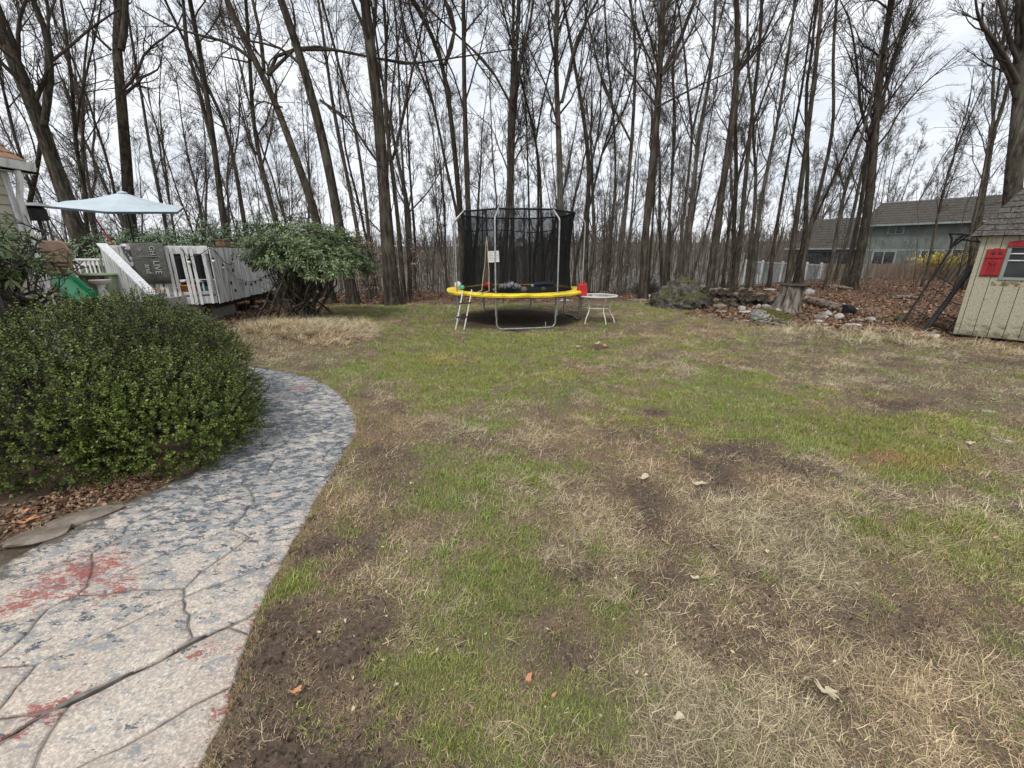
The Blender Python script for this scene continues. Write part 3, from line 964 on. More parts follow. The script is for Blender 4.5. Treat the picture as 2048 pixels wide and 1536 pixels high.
def leaves_mesh(name, P, size, mat, rs, flat=.5, asp=.55):
    """small bent leaves: two triangles folded on the midrib"""
    n = len(P)
    a = rs.rand(n) * 6.283
    tl = rs.normal(0, flat, n)
    s = size * rs.uniform(.6, 1.4, n)
    dx, dy, dz = np.cos(a) * np.cos(tl), np.sin(a) * np.cos(tl), np.sin(tl)
    D = np.c_[dx, dy, dz] * s[:, None] * .5
    roll = rs.normal(0, flat, n)
    Sx = np.c_[-np.sin(a) * np.cos(roll), np.cos(a) * np.cos(roll), np.sin(roll)] * (s * asp * .5)[:, None]
    up = np.c_[np.zeros(n), np.zeros(n), s * .12 * rs.uniform(-.5, 1.5, n)]
    V = np.stack([P - D, P + Sx + up, P + D, P - Sx + up], 1).reshape(-1, 3)
    i = np.arange(n)[:, None] * 4
    F = np.concatenate([i + np.array([[0, 1, 2]]), i + np.array([[0, 2, 3]])])
    return np_mesh(name, V, F, mat)

n = 62000
yy = 8.5 + 15 * rs.rand(n) ** 1.15
xx = rs.uniform(-1.35, 1.4, n) * yy
g, s, d, lt, tr = fields(xx, yy)
pr = lt * np.where(yy < 21, 1, .6) * (.25 + 1.1 * fbm(xx * .8, yy * .8, 91, 3)) * np.where(xx > 5, 1, .8)
kk = rs.rand(n) < pr
xx, yy = xx[kk], yy[kk]
zz = gz(xx, yy) + np.where((np.abs(xx) < 12) & (yy < 14), lumpz(xx, yy), 0) + .012 + .02 * rs.rand(kk.sum())
tag(link_mesh('leaf_litter', leaves_mesh('leaf_litter', np.c_[xx, yy, zz], .095, M['litter'], rs)),
    'dry brown leaves lying thick under the trees', 'leaf litter', kind='stuff')
# crumbs of leaf and soil in the bed beside the path
n = 2200
a, b_ = G(-160, 1160), G(330, 985)
t = rs.rand(n)
xx = a.x + (b_.x - a.x) * t + rs.normal(0, .1, n) - .12
yy = a.y + (b_.y - a.y) * t + rs.uniform(.03, .75, n)
kk = ~inside(xx, yy, PATHS)
xx, yy = xx[kk], yy[kk]
tag(link_mesh('bed_litter', leaves_mesh('bed_litter', np.c_[xx, yy, gz(xx, yy) + lumpz(xx, yy) + .01], .035, M['litter'], rs)),
    'crumbled leaves and bark lying in the bed between boxwood and path', 'mulch', kind='stuff')
M['soil_crumb'] = leafmat('soil_crumb', [(0.04, 0.03, 0.022), (0.09, 0.066, 0.05), (0.17, 0.135, 0.105)], 0.95, 0.1)
n = 26000
yy = .8 + 7 * rs.rand(n) ** 1.4; xx = rs.uniform(-1.0, 1.3, n) * yy
g, s, d, lt, tr = fields(xx, yy)
kk = ~inside(xx, yy, PATHS) & (rs.rand(n) < d * 1.2 - .15); xx, yy = xx[kk], yy[kk]
tag(link_mesh('soil_crumbs', leaves_mesh('soil_crumbs', np.c_[xx, yy, gz(xx, yy) + lumpz(xx, yy) + .003], .016, M['soil_crumb'], rs, 1.1, .9)),
    'crumbs of dark soil on the bare patches of the lawn', 'soil', kind='stuff')
n = 1500
yy = 1.0 + 12.2 * rs.rand(n); xx = rs.uniform(-.6, 1.2, n) * yy
kk = ~inside(xx, yy, PATHS); xx, yy = xx[kk], yy[kk]
tag(link_mesh('lawn_debris', leaves_mesh('lawn_debris', np.c_[xx, yy, gz(xx, yy) + lumpz(xx, yy) + .018], .018, M['oak_pale'], rs, .7, .5)),
    'pale wood chips and leaf crumbs strewn over the lawn', 'debris', kind='stuff')
# ------------------------------------------------------------------ trees
def tubes(P, Rr, n):
    """P (N,K,3) centre lines, Rr (N,K) radii -> V, F of n-sided tubes"""
    N, K, _ = P.shape
    T = np.empty_like(P)
    T[:, 1:-1] = P[:, 2:] - P[:, :-2]
    T[:, 0] = P[:, 1] - P[:, 0]
    T[:, -1] = P[:, -1] - P[:, -2]
    T /= np.linalg.norm(T, axis=2, keepdims=True) + 1e-9
    ref = np.where(np.abs(T[:, :1, 2:3]) > .8, np.array([1., 0, 0]), np.array([0., 0, 1.]))
    A = ref - T * np.sum(ref * T, 2, keepdims=True)
    A /= np.linalg.norm(A, axis=2, keepdims=True) + 1e-9
    B = np.cross(T, A)
    th = np.arange(n) * 2 * math.pi / n
    V = P[:, :, None] + Rr[:, :, None, None] * (A[:, :, None] * np.cos(th)[:, None] + B[:, :, None] * np.sin(th)[:, None])
    base = (np.arange(N)[:, None, None] * K + np.arange(K - 1)[None, :, None]) * n
    j = np.arange(n)[None, None, :]
    j2 = (j + 1) % n
    F = np.stack([base + j, base + j2, base + n + j2, base + n + j], -1).reshape(-1, 4)
    return V.reshape(-1, 3), F

def sprout(P, Rr, n, rs, lf, ang, t0, t1, k, rf, up, wob=.22, lmin=.25, absl=None):
    N, K, _ = P.shape
    t = (rs.rand(N, n) * (t1 - t0) + t0) * (K - 1)
    i = np.minimum(t.astype(int), K - 2)
    f = (t - i)[..., None]
    ar = np.arange(N)[:, None]
    b = P[ar, i] * (1 - f) + P[ar, i + 1] * f
    d = P[ar, i + 1] - P[ar, i]
    d /= np.linalg.norm(d, axis=2, keepdims=True) + 1e-9
    r = Rr[ar, i] * (1 - f[..., 0]) + Rr[ar, i + 1] * f[..., 0]
    L = np.linalg.norm(P[:, -1] - P[:, 0], axis=1)[:, None] * lf * (1 - .6 * (t / (K - 1) - t0)) * rs.uniform(.55, 1.25, (N, n))
    if absl: L = rs.uniform(absl[0], absl[1], (N, n)) * (1.15 - .55 * t / (K - 1))
    L = np.maximum(L, lmin)
    q = rs.normal(size=(N, n, 3))
    q -= d * np.sum(q * d, 2, keepdims=True)
    q /= np.linalg.norm(q, axis=2, keepdims=True) + 1e-9
    a = rs.uniform(ang[0], ang[1], (N, n, 1))
    D = d * np.cos(a) + q * np.sin(a)
    M_ = N * n
    D = D.reshape(M_, 3); b = b.reshape(M_, 3); L = L.reshape(M_, 1); r = (r * rf).reshape(M_, 1)
    C = [b]
    for s in range(k - 1):
        D = D + rs.normal(0, wob, (M_, 3)) + np.array([0, 0, up])
        D /= np.linalg.norm(D, axis=1, keepdims=True)
        C.append(C[-1] + D * L / (k - 1))
    P2 = np.stack(C, 1)
    R2 = r * np.linspace(1, .28, k)[None]
    return P2, R2

def resample(pts, k):
    pts = np.array([tuple(p) for p in pts], float)
    s = np.r_[0, np.cumsum(np.linalg.norm(np.diff(pts, axis=0), axis=1))]
    u = np.linspace(0, s[-1], k)
    return np.stack([np.interp(u, s, pts[:, i]) for i in range(3)], 1), s[-1]

class Acc:
    def __init__(s): s.V, s.F, s.n = [], [], 0
    def add(s, V, F):
        s.V.append(V); s.F.append(F + s.n); s.n += len(V)
    def mesh(s, name, mat, smooth=True):
        return np_mesh(name, np.concatenate(s.V), np.concatenate(s.F), mat, smooth)

def grow_crown(T, Rt, rs, n1=14, n2=6, n3=5, n4=4, t0=.34, lim=(2.0, 5.0), limbs=(), tmin=.0036, ang=(.35, .85), up=.10, low=5):
    acc = Acc()
    P, Rr = T[None], Rt[None]
    L1, R1 = sprout(P, Rr, n1, rs, .3, ang, t0, .97, 8, .40, up, .17, absl=lim)
    R1 = np.maximum(R1, tmin * 2.2)
    for lp, lr in limbs:
        q, _ = resample(lp, 8)
        L1 = np.concatenate([L1, q[None]]); R1 = np.concatenate([R1, np.linspace(lr, lr * .3, 8)[None]])
    acc.add(*tubes(L1, R1, 6))
    if low:
        Lq, Rq = sprout(P, Rr, low, rs, .05, (.9, 1.5), .1, t0 + .1, 5, .10, .02, .25, absl=(.5, 1.8))
        Rq = np.clip(Rq, tmin * 1.2, .02)
        acc.add(*tubes(Lq, Rq, 3))
        L3, R3 = sprout(Lq, Rq, 4, rs, .5, (.4, .9), .2, .95, 3, .6, .03, .2)
        acc.add(*tubes(L3, np.maximum(R3, tmin * .8), 3))
    L2, R2 = sprout(L1, R1, n2, rs, .50, (.35, .85), .18, .97, 6, .55, .07, .2)
    R2 = np.maximum(R2, tmin * 1.5)
    acc.add(*tubes(L2, R2, 4))
    L3, R3 = sprout(L2, R2, n3, rs, .50, (.35, .85), .15, .97, 4, .58, .06, .22)
    R3 = np.maximum(R3, tmin * 1.1)
    acc.add(*tubes(L3, R3, 3))
    if n4:
        L4, R4 = sprout(L3, R3, n4, rs, .62, (.35, .8), .15, 1, 3, .65, .05, .2, lmin=.18)
        R4 = np.clip(R4, tmin * .75, .02)
        acc.add(*tubes(L4, R4, 3))
    return acc

def trunk_mesh(T, Rt, n=12, name='trunk', mat=None, rs=None, extra=()):
    K = len(T)
    V, F = tubes(T[None], Rt[None], n)
    ax = np.repeat(T, n, 0)
    th = np.tile(np.arange(n) * 2 * math.pi / n, K)
    h = ax[:, 2]
    k = 1 + .09 * np.sin(th * 3 + h * .35 + rs.rand() * 6) + .05 * np.sin(th * 5 + h * .9) + rs.normal(0, .02, len(V))
    hb = np.clip(1 - (h - T[0, 2]) / .9, 0, 1) ** 2
    k += hb * (.35 + .22 * np.sin(th * 4 + rs.rand() * 6))
    V = ax + (V - ax) * k[:, None]
    a = Acc(); a.add(V, F)
    for q, r in extra:
        p, _ = resample(q, 14)
        a.add(*tubes(p[None], np.linspace(r, r * .25, 14)[None], 9))
    return a.mesh(name, mat)

def pix_tree(base, line, Y, wpx, H, name_label, seed, mat='bark', limbs=(), forks=(), group='bare trees at the lawn edge', **kw):
    """line: (px,py) points of the photo read from low to high; forks/limbs likewise, [points], width"""
    rs = np.random.RandomState(seed)
    pts = []
    for i, p in enumerate(line):
        pts.append(np.array(at(p[0], p[1], Y + .25 * math.sin(seed + i * 1.7) * (i > 0))))
    low = pts[0]
    d = (pts[1] - pts[0]); d /= np.linalg.norm(d)
    if base:
        b = np.array(at(base[0], base[1], Y))
        bx = b[0]
    else:
        bx = low[0] - d[0] * (low[2] - gzf(low[0], Y)) * .6
    zb = gzf(bx, Y) - .25
    pts = [np.array([bx, Y, zb])] + [p for p in pts if p[2] > zb + .6]
    top = pts[-1]
    d = pts[-1] - pts[-2]; d /= np.linalg.norm(d)
    while top[2] < H:
        d = d + np.array([rs.normal(0, .05), rs.normal(0, .05), .06]); d /= np.linalg.norm(d)
        top = top + d * 1.1
        pts.append(top)
    T, L = resample(pts, 30)
    # soften corners
    for _ in range(2): T[1:-1] = (T[:-2] + 2 * T[1:-1] + T[2:]) / 4
    r0 = wpx / FP * Y * .5 * .80
    u = np.linspace(0, 1, 30)
    zz_ = T[:, 2] - T[0, 2]
    Rt = r0 * (.82 * (1 - .8 * u) + .36 * np.exp(-zz_ / 1.8))
    Rt = np.maximum(Rt, .012)
    fk = []
    for q, w in forks:
        fp = [at(a, b_, Y + .12 * i * ((seed % 3) - 1)) for i, (a, b_) in enumerate(q)]
        dd = (fp[-1] - fp[-2]).normalized()
        if fp[-1].z > 6:
            for s in range(6): fp.append(fp[-1] + (dd + Vector((0, 0, .3 * (s > 1)))).normalized() * .9)
        fk.append((fp, w / FP * Y * .33))
    lb = [([at(a, b_, Y - .1 * i) for i, (a, b_) in enumerate(q)], w / FP * Y * .32) for q, w in limbs]
    t = thing('bare_tree', name_label, 'tree', tuple(T[0]), group)
    o = T[0]
    me = trunk_mesh(T - o, Rt, 12, 'trunk', M[mat], rs, [([Vector(p) - Vector(o) for p in q], r) for q, r in fk])
    link_mesh('trunk', me, t)
    acc = grow_crown(T - o, Rt, rs, limbs=[([Vector(p) - Vector(o) for p in q], r) for q, r in lb + fk], tmin=max(.003, .003 * Y / 14), **kw)
    link_mesh('crown', acc.mesh('crown', M['twig']), t)
    return t

HT = [
 # base, line low->high, Y, width px, height, label, limbs, forks, mat
 (None, [(158, 478), (112, 345), (76, 232), (40, 150), (0, 55)], 14.0, 40, 15, 'thick brown trunk leaning left behind the patio heater, with a pale broken limb stub', [([(72, 200), (84, 170), (95, 140), (108, 128), (122, 126)], 12)], [([(88, 250), (98, 190), (103, 130), (95, 70), (70, 10)], 16)], 'bark'),
 (None, [(262, 478), (255, 375), (246, 250), (238, 150), (232, 95)], 15.5, 29, 17, 'upright mossy trunk rising straight behind the teal umbrella and splitting into twin stems', [([(222, 100), (190, 70), (172, 30), (155, -10)], 7)], [([(242, 100), (250, 60), (251, 0)], 15)], 'bark_moss'),
 (None, [(462, 520), (447, 444), (430, 307), (410, 171), (392, 60), (378, 0)], 17, 17, 17, 'slim dark trunk rising behind the middle of the evergreen hedge', [], [([(425, 290), (400, 190), (372, 90), (366, 0)], 10)], 'bark'),
 (None, [(500, 520), (488, 440), (470, 330), (448, 240), (424, 190)], 19, 12, 15, 'narrow trunk bending left above the hedge beside a slim dark one', [], [], 'bark'),
 ((662, 603), [(636, 437), (595, 325), (564, 239), (533, 157), (478, 68), (452, -5)], 14.2, 22, 17, 'tall trunk leaning left behind the rhododendron with one long limb arching out to the left', [([(505, 120), (460, 85), (420, 76), (370, 62), (330, 48), (270, 12)], 9), ([(565, 215), (520, 200), (498, 230), (470, 260)], 5), ([(498, 125), (440, 112), (425, 140), (398, 170)], 5)], [([(536, 150), (545, 118), (565, 105), (600, 96), (640, 94), (690, 104)], 9), ([(528, 140), (523, 80), (512, 30), (503, -10)], 9)], 'bark_moss'),
 ((710, 607), [(677, 444), (660, 342), (632, 222), (598, 103), (560, -5)], 13.9, 27, 18, 'big dark trunk leaning left, just right of the rhododendron', [([(640, 200), (680, 230), (700, 250), (730, 300)], 7)], [], 'bark'),
 ((786, 608), [(773, 444), (766, 342), (756, 205), (740, 85), (727, -5)], 13.8, 35, 18, 'thickest trunk in the middle of the lawn edge, left of the trampoline', [([(768, 340), (730, 290), (700, 240), (650, 205)], 8), ([(742, 88), (750, 40), (754, -10)], 14)], [], 'bark'),
 (None, [(924, 520), (920, 424), (913, 342), (903, 239), (886, 126), (868, 70), (838, 20)], 16.5, 16, 16, 'left trunk of the close pair behind the trampoline net, forking wide to the left', [], [([(890, 130), (905, 90), (912, 40), (890, 0)], 9)], 'bark_moss'),
 (None, [(941, 520), (937, 424), (934, 342), (930, 239), (927, 103), (927, -5)], 16.0, 16, 18, 'straight right trunk of the close pair behind the trampoline net', [([(930, 65), (950, 40), (975, 10)], 6), ([(930, 90), (965, 140), (1000, 190)], 5)], [], 'bark'),
 (None, [(1026, 540), (1024, 424), (1025, 300), (1026, 222), (1027, 170)], 17.5, 12, 15, 'dark trunk rising from behind the net centre and opening into a tall V of limbs', [], [([(1026, 200), (1042, 120), (1058, 60), (1068, -5)], 7), ([(1025, 215), (990, 150), (968, 120), (930, 85)], 6)], 'bark'),
 (None, [(1124, 540), (1121, 424), (1118, 273), (1113, 160), (1111, 103), (1115, -5)], 16.2, 18, 18, 'straight grey-brown trunk behind the right side of the trampoline net', [([(1120, 255), (1100, 240), (1105, 210), (1090, 190)], 6)], [([(1124, 205), (1140, 140), (1145, 95), (1190, 10)], 8)], 'bark_grey'),
 (None, [(1240, 540), (1248, 444), (1262, 308), (1270, 190), (1272, 60), (1260, -5)], 17.5, 12, 17, 'slender pale trunk right of the trampoline, leaning a little right', [], [([(1265, 290), (1240, 240), (1205, 170), (1180, 60)], 6)], 'bark_grey'),
 ((1287, 588), [(1292, 444), (1310, 273), (1321, 137), (1325, -5)], 15.8, 20, 18, 'dark straight trunk behind the brush heap with heavy limbs rising right', [([(1324, 150), (1350, 120), (1390, 50), (1400, -5)], 9), ([(1312, 215), (1400, 170), (1470, 140), (1510, 90)], 6)], [([(1322, 150), (1336, 125), (1362, 75), (1390, 0)], 10)], 'bark'),
 ((1352, 582), [(1366, 440), (1376, 360), (1388, 256), (1375, 200), (1372, 120), (1358, 20)], 18, 9, 15, 'thin trunk left of a thicker grey one behind the mossy boulder', [], [([(1386, 260), (1392, 230), (1402, 190), (1420, 120)], 6)], 'bark_grey'),
 ((1370, 582), [(1384, 402), (1399, 256), (1424, 146), (1428, 60), (1432, -5)], 17, 13, 16, 'straight pale grey trunk directly behind the mossy boulder', [], [], 'bark_grey'),
 ((1418, 590), [(1435, 438), (1457, 292), (1468, 220), (1472, 164), (1478, 60), (1472, -5)], 15.6, 19, 17, 'stout brown trunk behind the right end of the mossy boulder', [([(1478, 140), (1510, 105), (1530, 70), (1560, 0)], 10)], [], 'bark'),
 ((1465, 590), [(1480, 500), (1490, 365), (1505, 219), (1519, 110), (1524, -5)], 16.5, 13, 16, 'straight brown trunk standing behind the low woodpile', [], [], 'bark'),
 ((1502, 588), [(1510, 500), (1520, 420), (1535, 330), (1556, 240), (1575, 120), (1590, 0)], 18, 11, 16, 'slim trunk between the woodpile and the tree stump, leaning right', [], [], 'bark_grey'),
 ((1572, 592), [(1585, 500), (1592, 438), (1607, 329), (1621, 219), (1636, 91), (1644, -5)], 16, 14, 17, 'lichen-marked trunk standing right behind the tree stump', [], [], 'bark_moss'),
 ((1598, 590), [(1610, 500), (1625, 438), (1647, 347), (1669, 256), (1665, 110), (1674, -5)], 16.8, 11, 16, 'curving dark trunk just right of the one behind the stump', [], [], 'bark'),
 ((1648, 585), [(1669, 500), (1683, 402), (1705, 330), (1727, 263)], 17, 10, 11, 'leaning thin trunk in front of the white vinyl fence', [], [([(1690, 385), (1678, 340), (1668, 300)], 5)], 'bark_grey'),
 ((1703, 570), [(1724, 500), (1738, 402), (1746, 310), (1756, 183), (1771, 73), (1780, 20)], 17.5, 22, 16, 'heavy dark trunk in front of the grey house gable with spreading limbs', [([(1742, 280), (1722, 225), (1712, 110), (1700, 40), (1680, 0)], 9), ([(1756, 290), (1775, 270), (1800, 220), (1835, 180), (1880, 140), (1930, 95)], 6), ([(1768, 110), (1800, 70), (1830, 20), (1860, -20)], 8), ([(1745, 190), (1720, 170), (1690, 90), (1670, 60)], 5)], [], 'bark'),
 ((1685, 575), [(1705, 500), (1722, 410), (1730, 350)], 18, 12, 12, 'short pale trunk hugging the heavy dark trunk by the house', [], [], 'bark_grey'),
 (None, [(2026, 370), (2032, 300), (2042, 200), (2046, 130)], 12, 42, 15, 'massive grey trunk behind the shed roof at the right edge', [([(2036, 165), (2010, 115), (1988, 80), (1965, 55), (1953, 20), (1950, -10)], 14)], [], 'bark_grey'),
 (None, [(1940, 470), (1962, 380), (1985, 240), (2000, 160), (2008, 60)], 16, 8, 12, 'thin tree over the shed roof ridge in front of the grey house', [], [], 'bark_grey'),
 (None, [(190, 470), (167, 376), (150, 290), (148, 222), (140, 130)], 17, 12, 15, 'crooked dark trunk between the thick leaning one and the umbrella top', [], [([(152, 270), (160, 200), (172, 150)], 6)], 'bark'),
 (None, [(50, 440), (60, 400), (79, 307), (88, 230), (92, 160)], 16, 14, 14, 'dark trunk above the patio heater, left of the thick leaning trunk', [], [([(62, 380), (40, 310), (20, 240), (0, 150)], 7)], 'bark'),
 (None, [(745, 540), (735, 444), (729, 376), (708, 239), (684, 154), (660, 60)], 16.5, 10, 16, 'slim grey trunk just left of the thickest trunk', [], [], 'bark_grey'),
 ((822, 598), [(812, 444), (807, 342), (800, 256), (798, 137), (790, 20)], 15.2, 8, 15, 'thin straight trunk right of the thickest trunk', [([(802, 260), (815, 200), (850, 150), (860, 100)], 4)], [], 'bark_grey'),
 ((808, 604), [(797, 444), (780, 308), (768, 210), (775, 120), (770, 20)], 14.8, 12, 15, 'dark secondary trunk pressed against the thickest one', [], [([(785, 320), (798, 270), (812, 200), (825, 140)], 7)], 'bark'),
 (None, [(1086, 540), (1082, 424), (1081, 342), (1070, 273), (1052, 200)], 19, 9, 14, 'thin dark trunk seen through the net between two straight ones', [], [([(1072, 280), (1085, 200), (1105, 120)], 5)], 'bark'),
 (None, [(1060, 540), (1058, 410), (1053, 239), (1046, 120)], 20, 6, 15, 'pole-like trunk behind the centre of the net', [], [], 'bark'),
 (None, [(1170, 540), (1173, 444), (1180, 342), (1170, 250), (1155, 160)], 18, 14, 15, 'dark trunk behind the right pole of the trampoline, forking low', [([(1178, 350), (1200, 250), (1202, 160), (1210, 60)], 7)], [], 'bark'),
 ((740, 605), [(722, 500), (700, 380), (672, 250), (655, 140), (640, 20)], 15.5, 12, 15, 'bent trunk behind the big one right of the rhododendron', [], [], 'bark_grey'),
 (None, [(336, 470), (322, 400), (300, 300), (285, 200), (265, 90)], 19, 10, 15, 'slim leaning trunk right of the umbrella pole', [], [], 'bark_grey'),
 (None, [(560, 470), (540, 400), (520, 320), (505, 240), (500, 120)], 17.5, 14, 16, 'brown trunk above the rhododendron crown, between two leaning ones', [([(515, 310), (500, 290), (488, 240), (470, 160)], 7), ([(525, 330), (545, 250), (550, 180)], 6)], [], 'bark'),
 ((1213, 584), [(1222, 470), (1232, 360), (1228, 240), (1215, 120), (1210, 20)], 19, 8, 15, 'thin dark stem between the trampoline and the brush heap', [], [], 'bark'),
 ((1536, 588), [(1548, 490), (1562, 400), (1580, 300), (1604, 180), (1620, 60)], 19, 9, 15, 'dark slim stem leaning right, left of the stump', [], [], 'bark'),
 ((1445, 585), [(1456, 470), (1470, 380), (1495, 280), (1540, 160), (1575, 60)], 19, 8, 14, 'slim stem leaning strongly right over the woodpile', [], [], 'bark'),
 ((1330, 584), [(1336, 480), (1342, 380), (1352, 250), (1345, 140), (1350, 20)], 20, 8, 15, 'slim stem rising between the brush heap and the mossy boulder', [], [], 'bark_grey'),
]
for i, (base, line, Y_, w, H, lab, limbs, forks, mt) in enumerate(HT):
    small = w < 11
    ev = dict(n1=12, n2=6, n3=5, n4=4) if small else dict(n1=15, n2=7, n3=5, n4=4)
    pix_tree(base, line, Y_, w, H, lab, 100 + i, mt, limbs, forks, t0=.30, lim=(1.6, 3.6) if small else (2.0, 5.2), ang=(.3, .75), **ev)

# the wood behind: a dozen forms, copied and turned
forms = []
for v in range(12):
    rs = np.random.RandomState(900 + v)
    H = rs.uniform(13, 18)
    p = [np.array([0, 0, -.4])]
    d = np.array([rs.normal(0, .05), rs.normal(0, .05), 1])
    while p[-1][2] < H:
        d = d + np.array([rs.normal(0, .06), rs.normal(0, .06), .05]); d /= np.linalg.norm(d)
        p.append(p[-1] + d)
    T, _ = resample(p, 16)
    r0 = rs.uniform(.05, .125)
    Rt = np.maximum(r0 * (1.05 - .95 * np.linspace(0, 1, 16)), .012)
    fk = []
    if v % 3 == 0:
        b = T[int(rs.uniform(4, 8))]
        dd = np.array([rs.normal(0, .3), rs.normal(0, .3), 1])
        q = [b + dd * s for s in (0, 1.2)]
        for s in range(7): q.append(q[-1] + np.array([dd[0] * .5, dd[1] * .5, 1.0]) + rs.normal(0, .1, 3))
        fk.append((q, r0 * .6))
    me = trunk_mesh(T, Rt, 7, 'trunk', M['bark_grey' if v % 2 else 'bark'], rs, fk)
    acc = grow_crown(T, Rt, rs, n1=17, n2=6, n3=5, n4=4, t0=.22, lim=(1.4, 3.8), tmin=.0048, ang=(.25, .7), limbs=fk, low=6)
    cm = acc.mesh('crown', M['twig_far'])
    forms.append((me, cm))
rs = np.random.RandomState(4242)
spots = []
tries = 0
while len(spots) < 200 and tries < 9000:
    tries += 1
    Y_ = 17.5 + 55 * rs.rand() ** 1.5
    X_ = rs.uniform(-1.5, 1.5) * Y_
    if Y_ > 22 and X_ > 15 + (Y_ - 22) * .2 and Y_ < 46 and X_ < 60: continue           # the neighbour's yard
    if X_ > 11 and Y_ < 40 and rs.rand() < .2: continue
    if X_ < -9 and Y_ < 18: continue
    if any((X_ - a) ** 2 + (Y_ - b) ** 2 < 1.2 for a, b, *_ in spots): continue
    spots.append((X_, Y_))
def place_tree(X_, Y_, f, s, lab, group):
    t = thing('bare_tree', lab, 'tree', (X_, Y_, gzf(X_, Y_)), group)
    t.rotation_euler = (rs.normal(0, .03), rs.normal(0, .03), rs.rand() * 6.28)
    t.scale = (s, s, s * rs.uniform(.9, 1.12))
    link_mesh('trunk', forms[f][0], t)
    link_mesh('crown', forms[f][1], t)
ORD = ['first', 'second', 'third', 'fourth', 'fifth', 'sixth', 'seventh', 'eighth', 'ninth', 'tenth', 'eleventh', 'twelfth', 'thirteenth', 'fourteenth', 'fifteenth']
ZONES = [(0, 120, 'above the patio heater'), (120, 370, 'behind the umbrella'), (370, 560, 'above the evergreen hedge'), (560, 740, 'behind the rhododendron'),
         (740, 900, 'left of the trampoline'), (900, 1040, 'through the left half of the net'), (1040, 1180, 'through the right half of the net'),
         (1180, 1300, 'over the patio table'), (1300, 1440, 'behind the mossy boulder'), (1440, 1570, 'behind the woodpile'), (1570, 1700, 'behind the stump'), (1700, 1900, 'beside the grey house'), (1900, 2060, 'over the shed')]
wood_label = {}
for za, zb_, zn in ZONES:
    q = sorted([p for p in spots if p[1] < 27 and za <= proj(p[0], p[1], 2.0)[0] < zb_], key=lambda p: proj(p[0], p[1], 2.0)[0])
    for i, p in enumerate(q[:15]):
        wood_label[p] = '%s from left of the slender wood trees seen %s' % (ORD[i], zn)
for i, (X_, Y_) in enumerate(spots):
    s = rs.uniform(.65, 1.1) if Y_ < 30 else rs.uniform(.8, 1.25)
    place_tree(X_, Y_, i % 12, s, wood_label.get((X_, Y_), 'slender bare tree standing deep in the wood'), 'slender trees of the wood beyond')
for i in range(44):            # trees behind the neighbour's house
    X_ = rs.uniform(30, 95); Y_ = rs.uniform(52, 85)
    place_tree(X_, Y_, i % 12, rs.uniform(.8, 1.15), 'bare tree standing behind the roof of the grey house', 'bare trees behind the grey house')

# thicket of saplings and brush closing the view between the trunks
def thicket(name, n, ylo, yhi, xr, hlo, hhi, seed, mat, r0, kids, label, xmax=None, cond=None):
    rs = np.random.RandomState(seed)
    Y_ = ylo + (yhi - ylo) * rs.rand(n) ** 1.1
    X_ = rs.uniform(-xr, xr, n) * Y_
    keep = ~((X_ > 13) & (Y_ > 21) & (Y_ < 46) & (X_ > 13 + (Y_ - 21) * .25)) & ~((X_ < -7.4) & (Y_ < 15.5))
    keep &= rs.rand(n) < .35 + .9 * vn(X_ * .5, Y_ * .35, seed)
    if cond is not None: keep &= cond(X_, Y_)
    X_, Y_ = X_[keep], Y_[keep]
    n = len(X_)
    h = rs.uniform(hlo, hhi, n)
    z0 = gz(X_, Y_) - .05
    C = [np.c_[X_, Y_, z0]]
    D = np.c_[rs.normal(0, .13, n), rs.normal(0, .13, n), np.ones(n)]
    for s in range(4):
        D = D + np.c_[rs.normal(0, .10, n), rs.normal(0, .10, n), np.zeros(n)]
        C.append(C[-1] + D / np.linalg.norm(D, axis=1)[:, None] * (h / 4)[:, None])
    P = np.stack(C, 1)
    Rr = (r0 * rs.uniform(.6, 1.5, n) * (Y_ / 20) ** .7)[:, None] * np.linspace(1, .3, 5)[None]
    a = Acc(); a.add(*tubes(P, Rr, 3))
    L, R2 = sprout(P, Rr, kids, rs, .28, (.3, .9), .25, .98, 4, .55, .06, .2)
    a.add(*tubes(L, R2, 3))
    L, R2 = sprout(L, R2, 3, rs, .5, (.3, .9), .2, .98, 3, .7, .05, .2)
    a.add(*tubes(L, np.maximum(R2, r0 * .28), 3))
    tag(link_mesh(name, a.mesh(name, M[mat])), label, 'brush', kind='stuff')
thicket('brush', 1000, 15.8, 30, 1.35, .8, 2.6, 5, 'brush', .010, 4, 'thin grey brush and saplings growing between the trunks')
thicket('brush', 1300, 28, 75, 1.35, 2.2, 4.6, 6, 'brush', .018, 4, 'dense grey undergrowth deep in the wood', cond=None)
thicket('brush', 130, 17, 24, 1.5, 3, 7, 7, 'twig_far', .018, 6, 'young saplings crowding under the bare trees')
# far wood on the ridge
n = 5200
Y_ = 75 + 330 * rs.rand(n) ** .8
X_ = rs.uniform(-1.5, 1.5, n) * Y_
h = rs.uniform(7, 14, n)
z0 = gz(X_, Y_)
P = np.stack([np.c_[X_, Y_, z0], np.c_[X_ + rs.normal(0, .3, n), Y_, z0 + h * .5], np.c_[X_ + rs.normal(0, .8, n), Y_, z0 + h]], 1)
Rr = np.c_[.16 + 0 * h, .11 + 0 * h, .03 + 0 * h] * (Y_ / 130)[:, None] ** .5
a = Acc(); a.add(*tubes(P, Rr, 3))
L, R2 = sprout(P, Rr, 9, rs, .35, (.3, .8), .25, .95, 3, .5, .1, .15)
a.add(*tubes(L, R2, 3))
tag(link_mesh('far_wood', a.mesh('far_wood', M['brush'])), 'far leafless wood covering the slope and ridge', 'wood', kind='stuff')
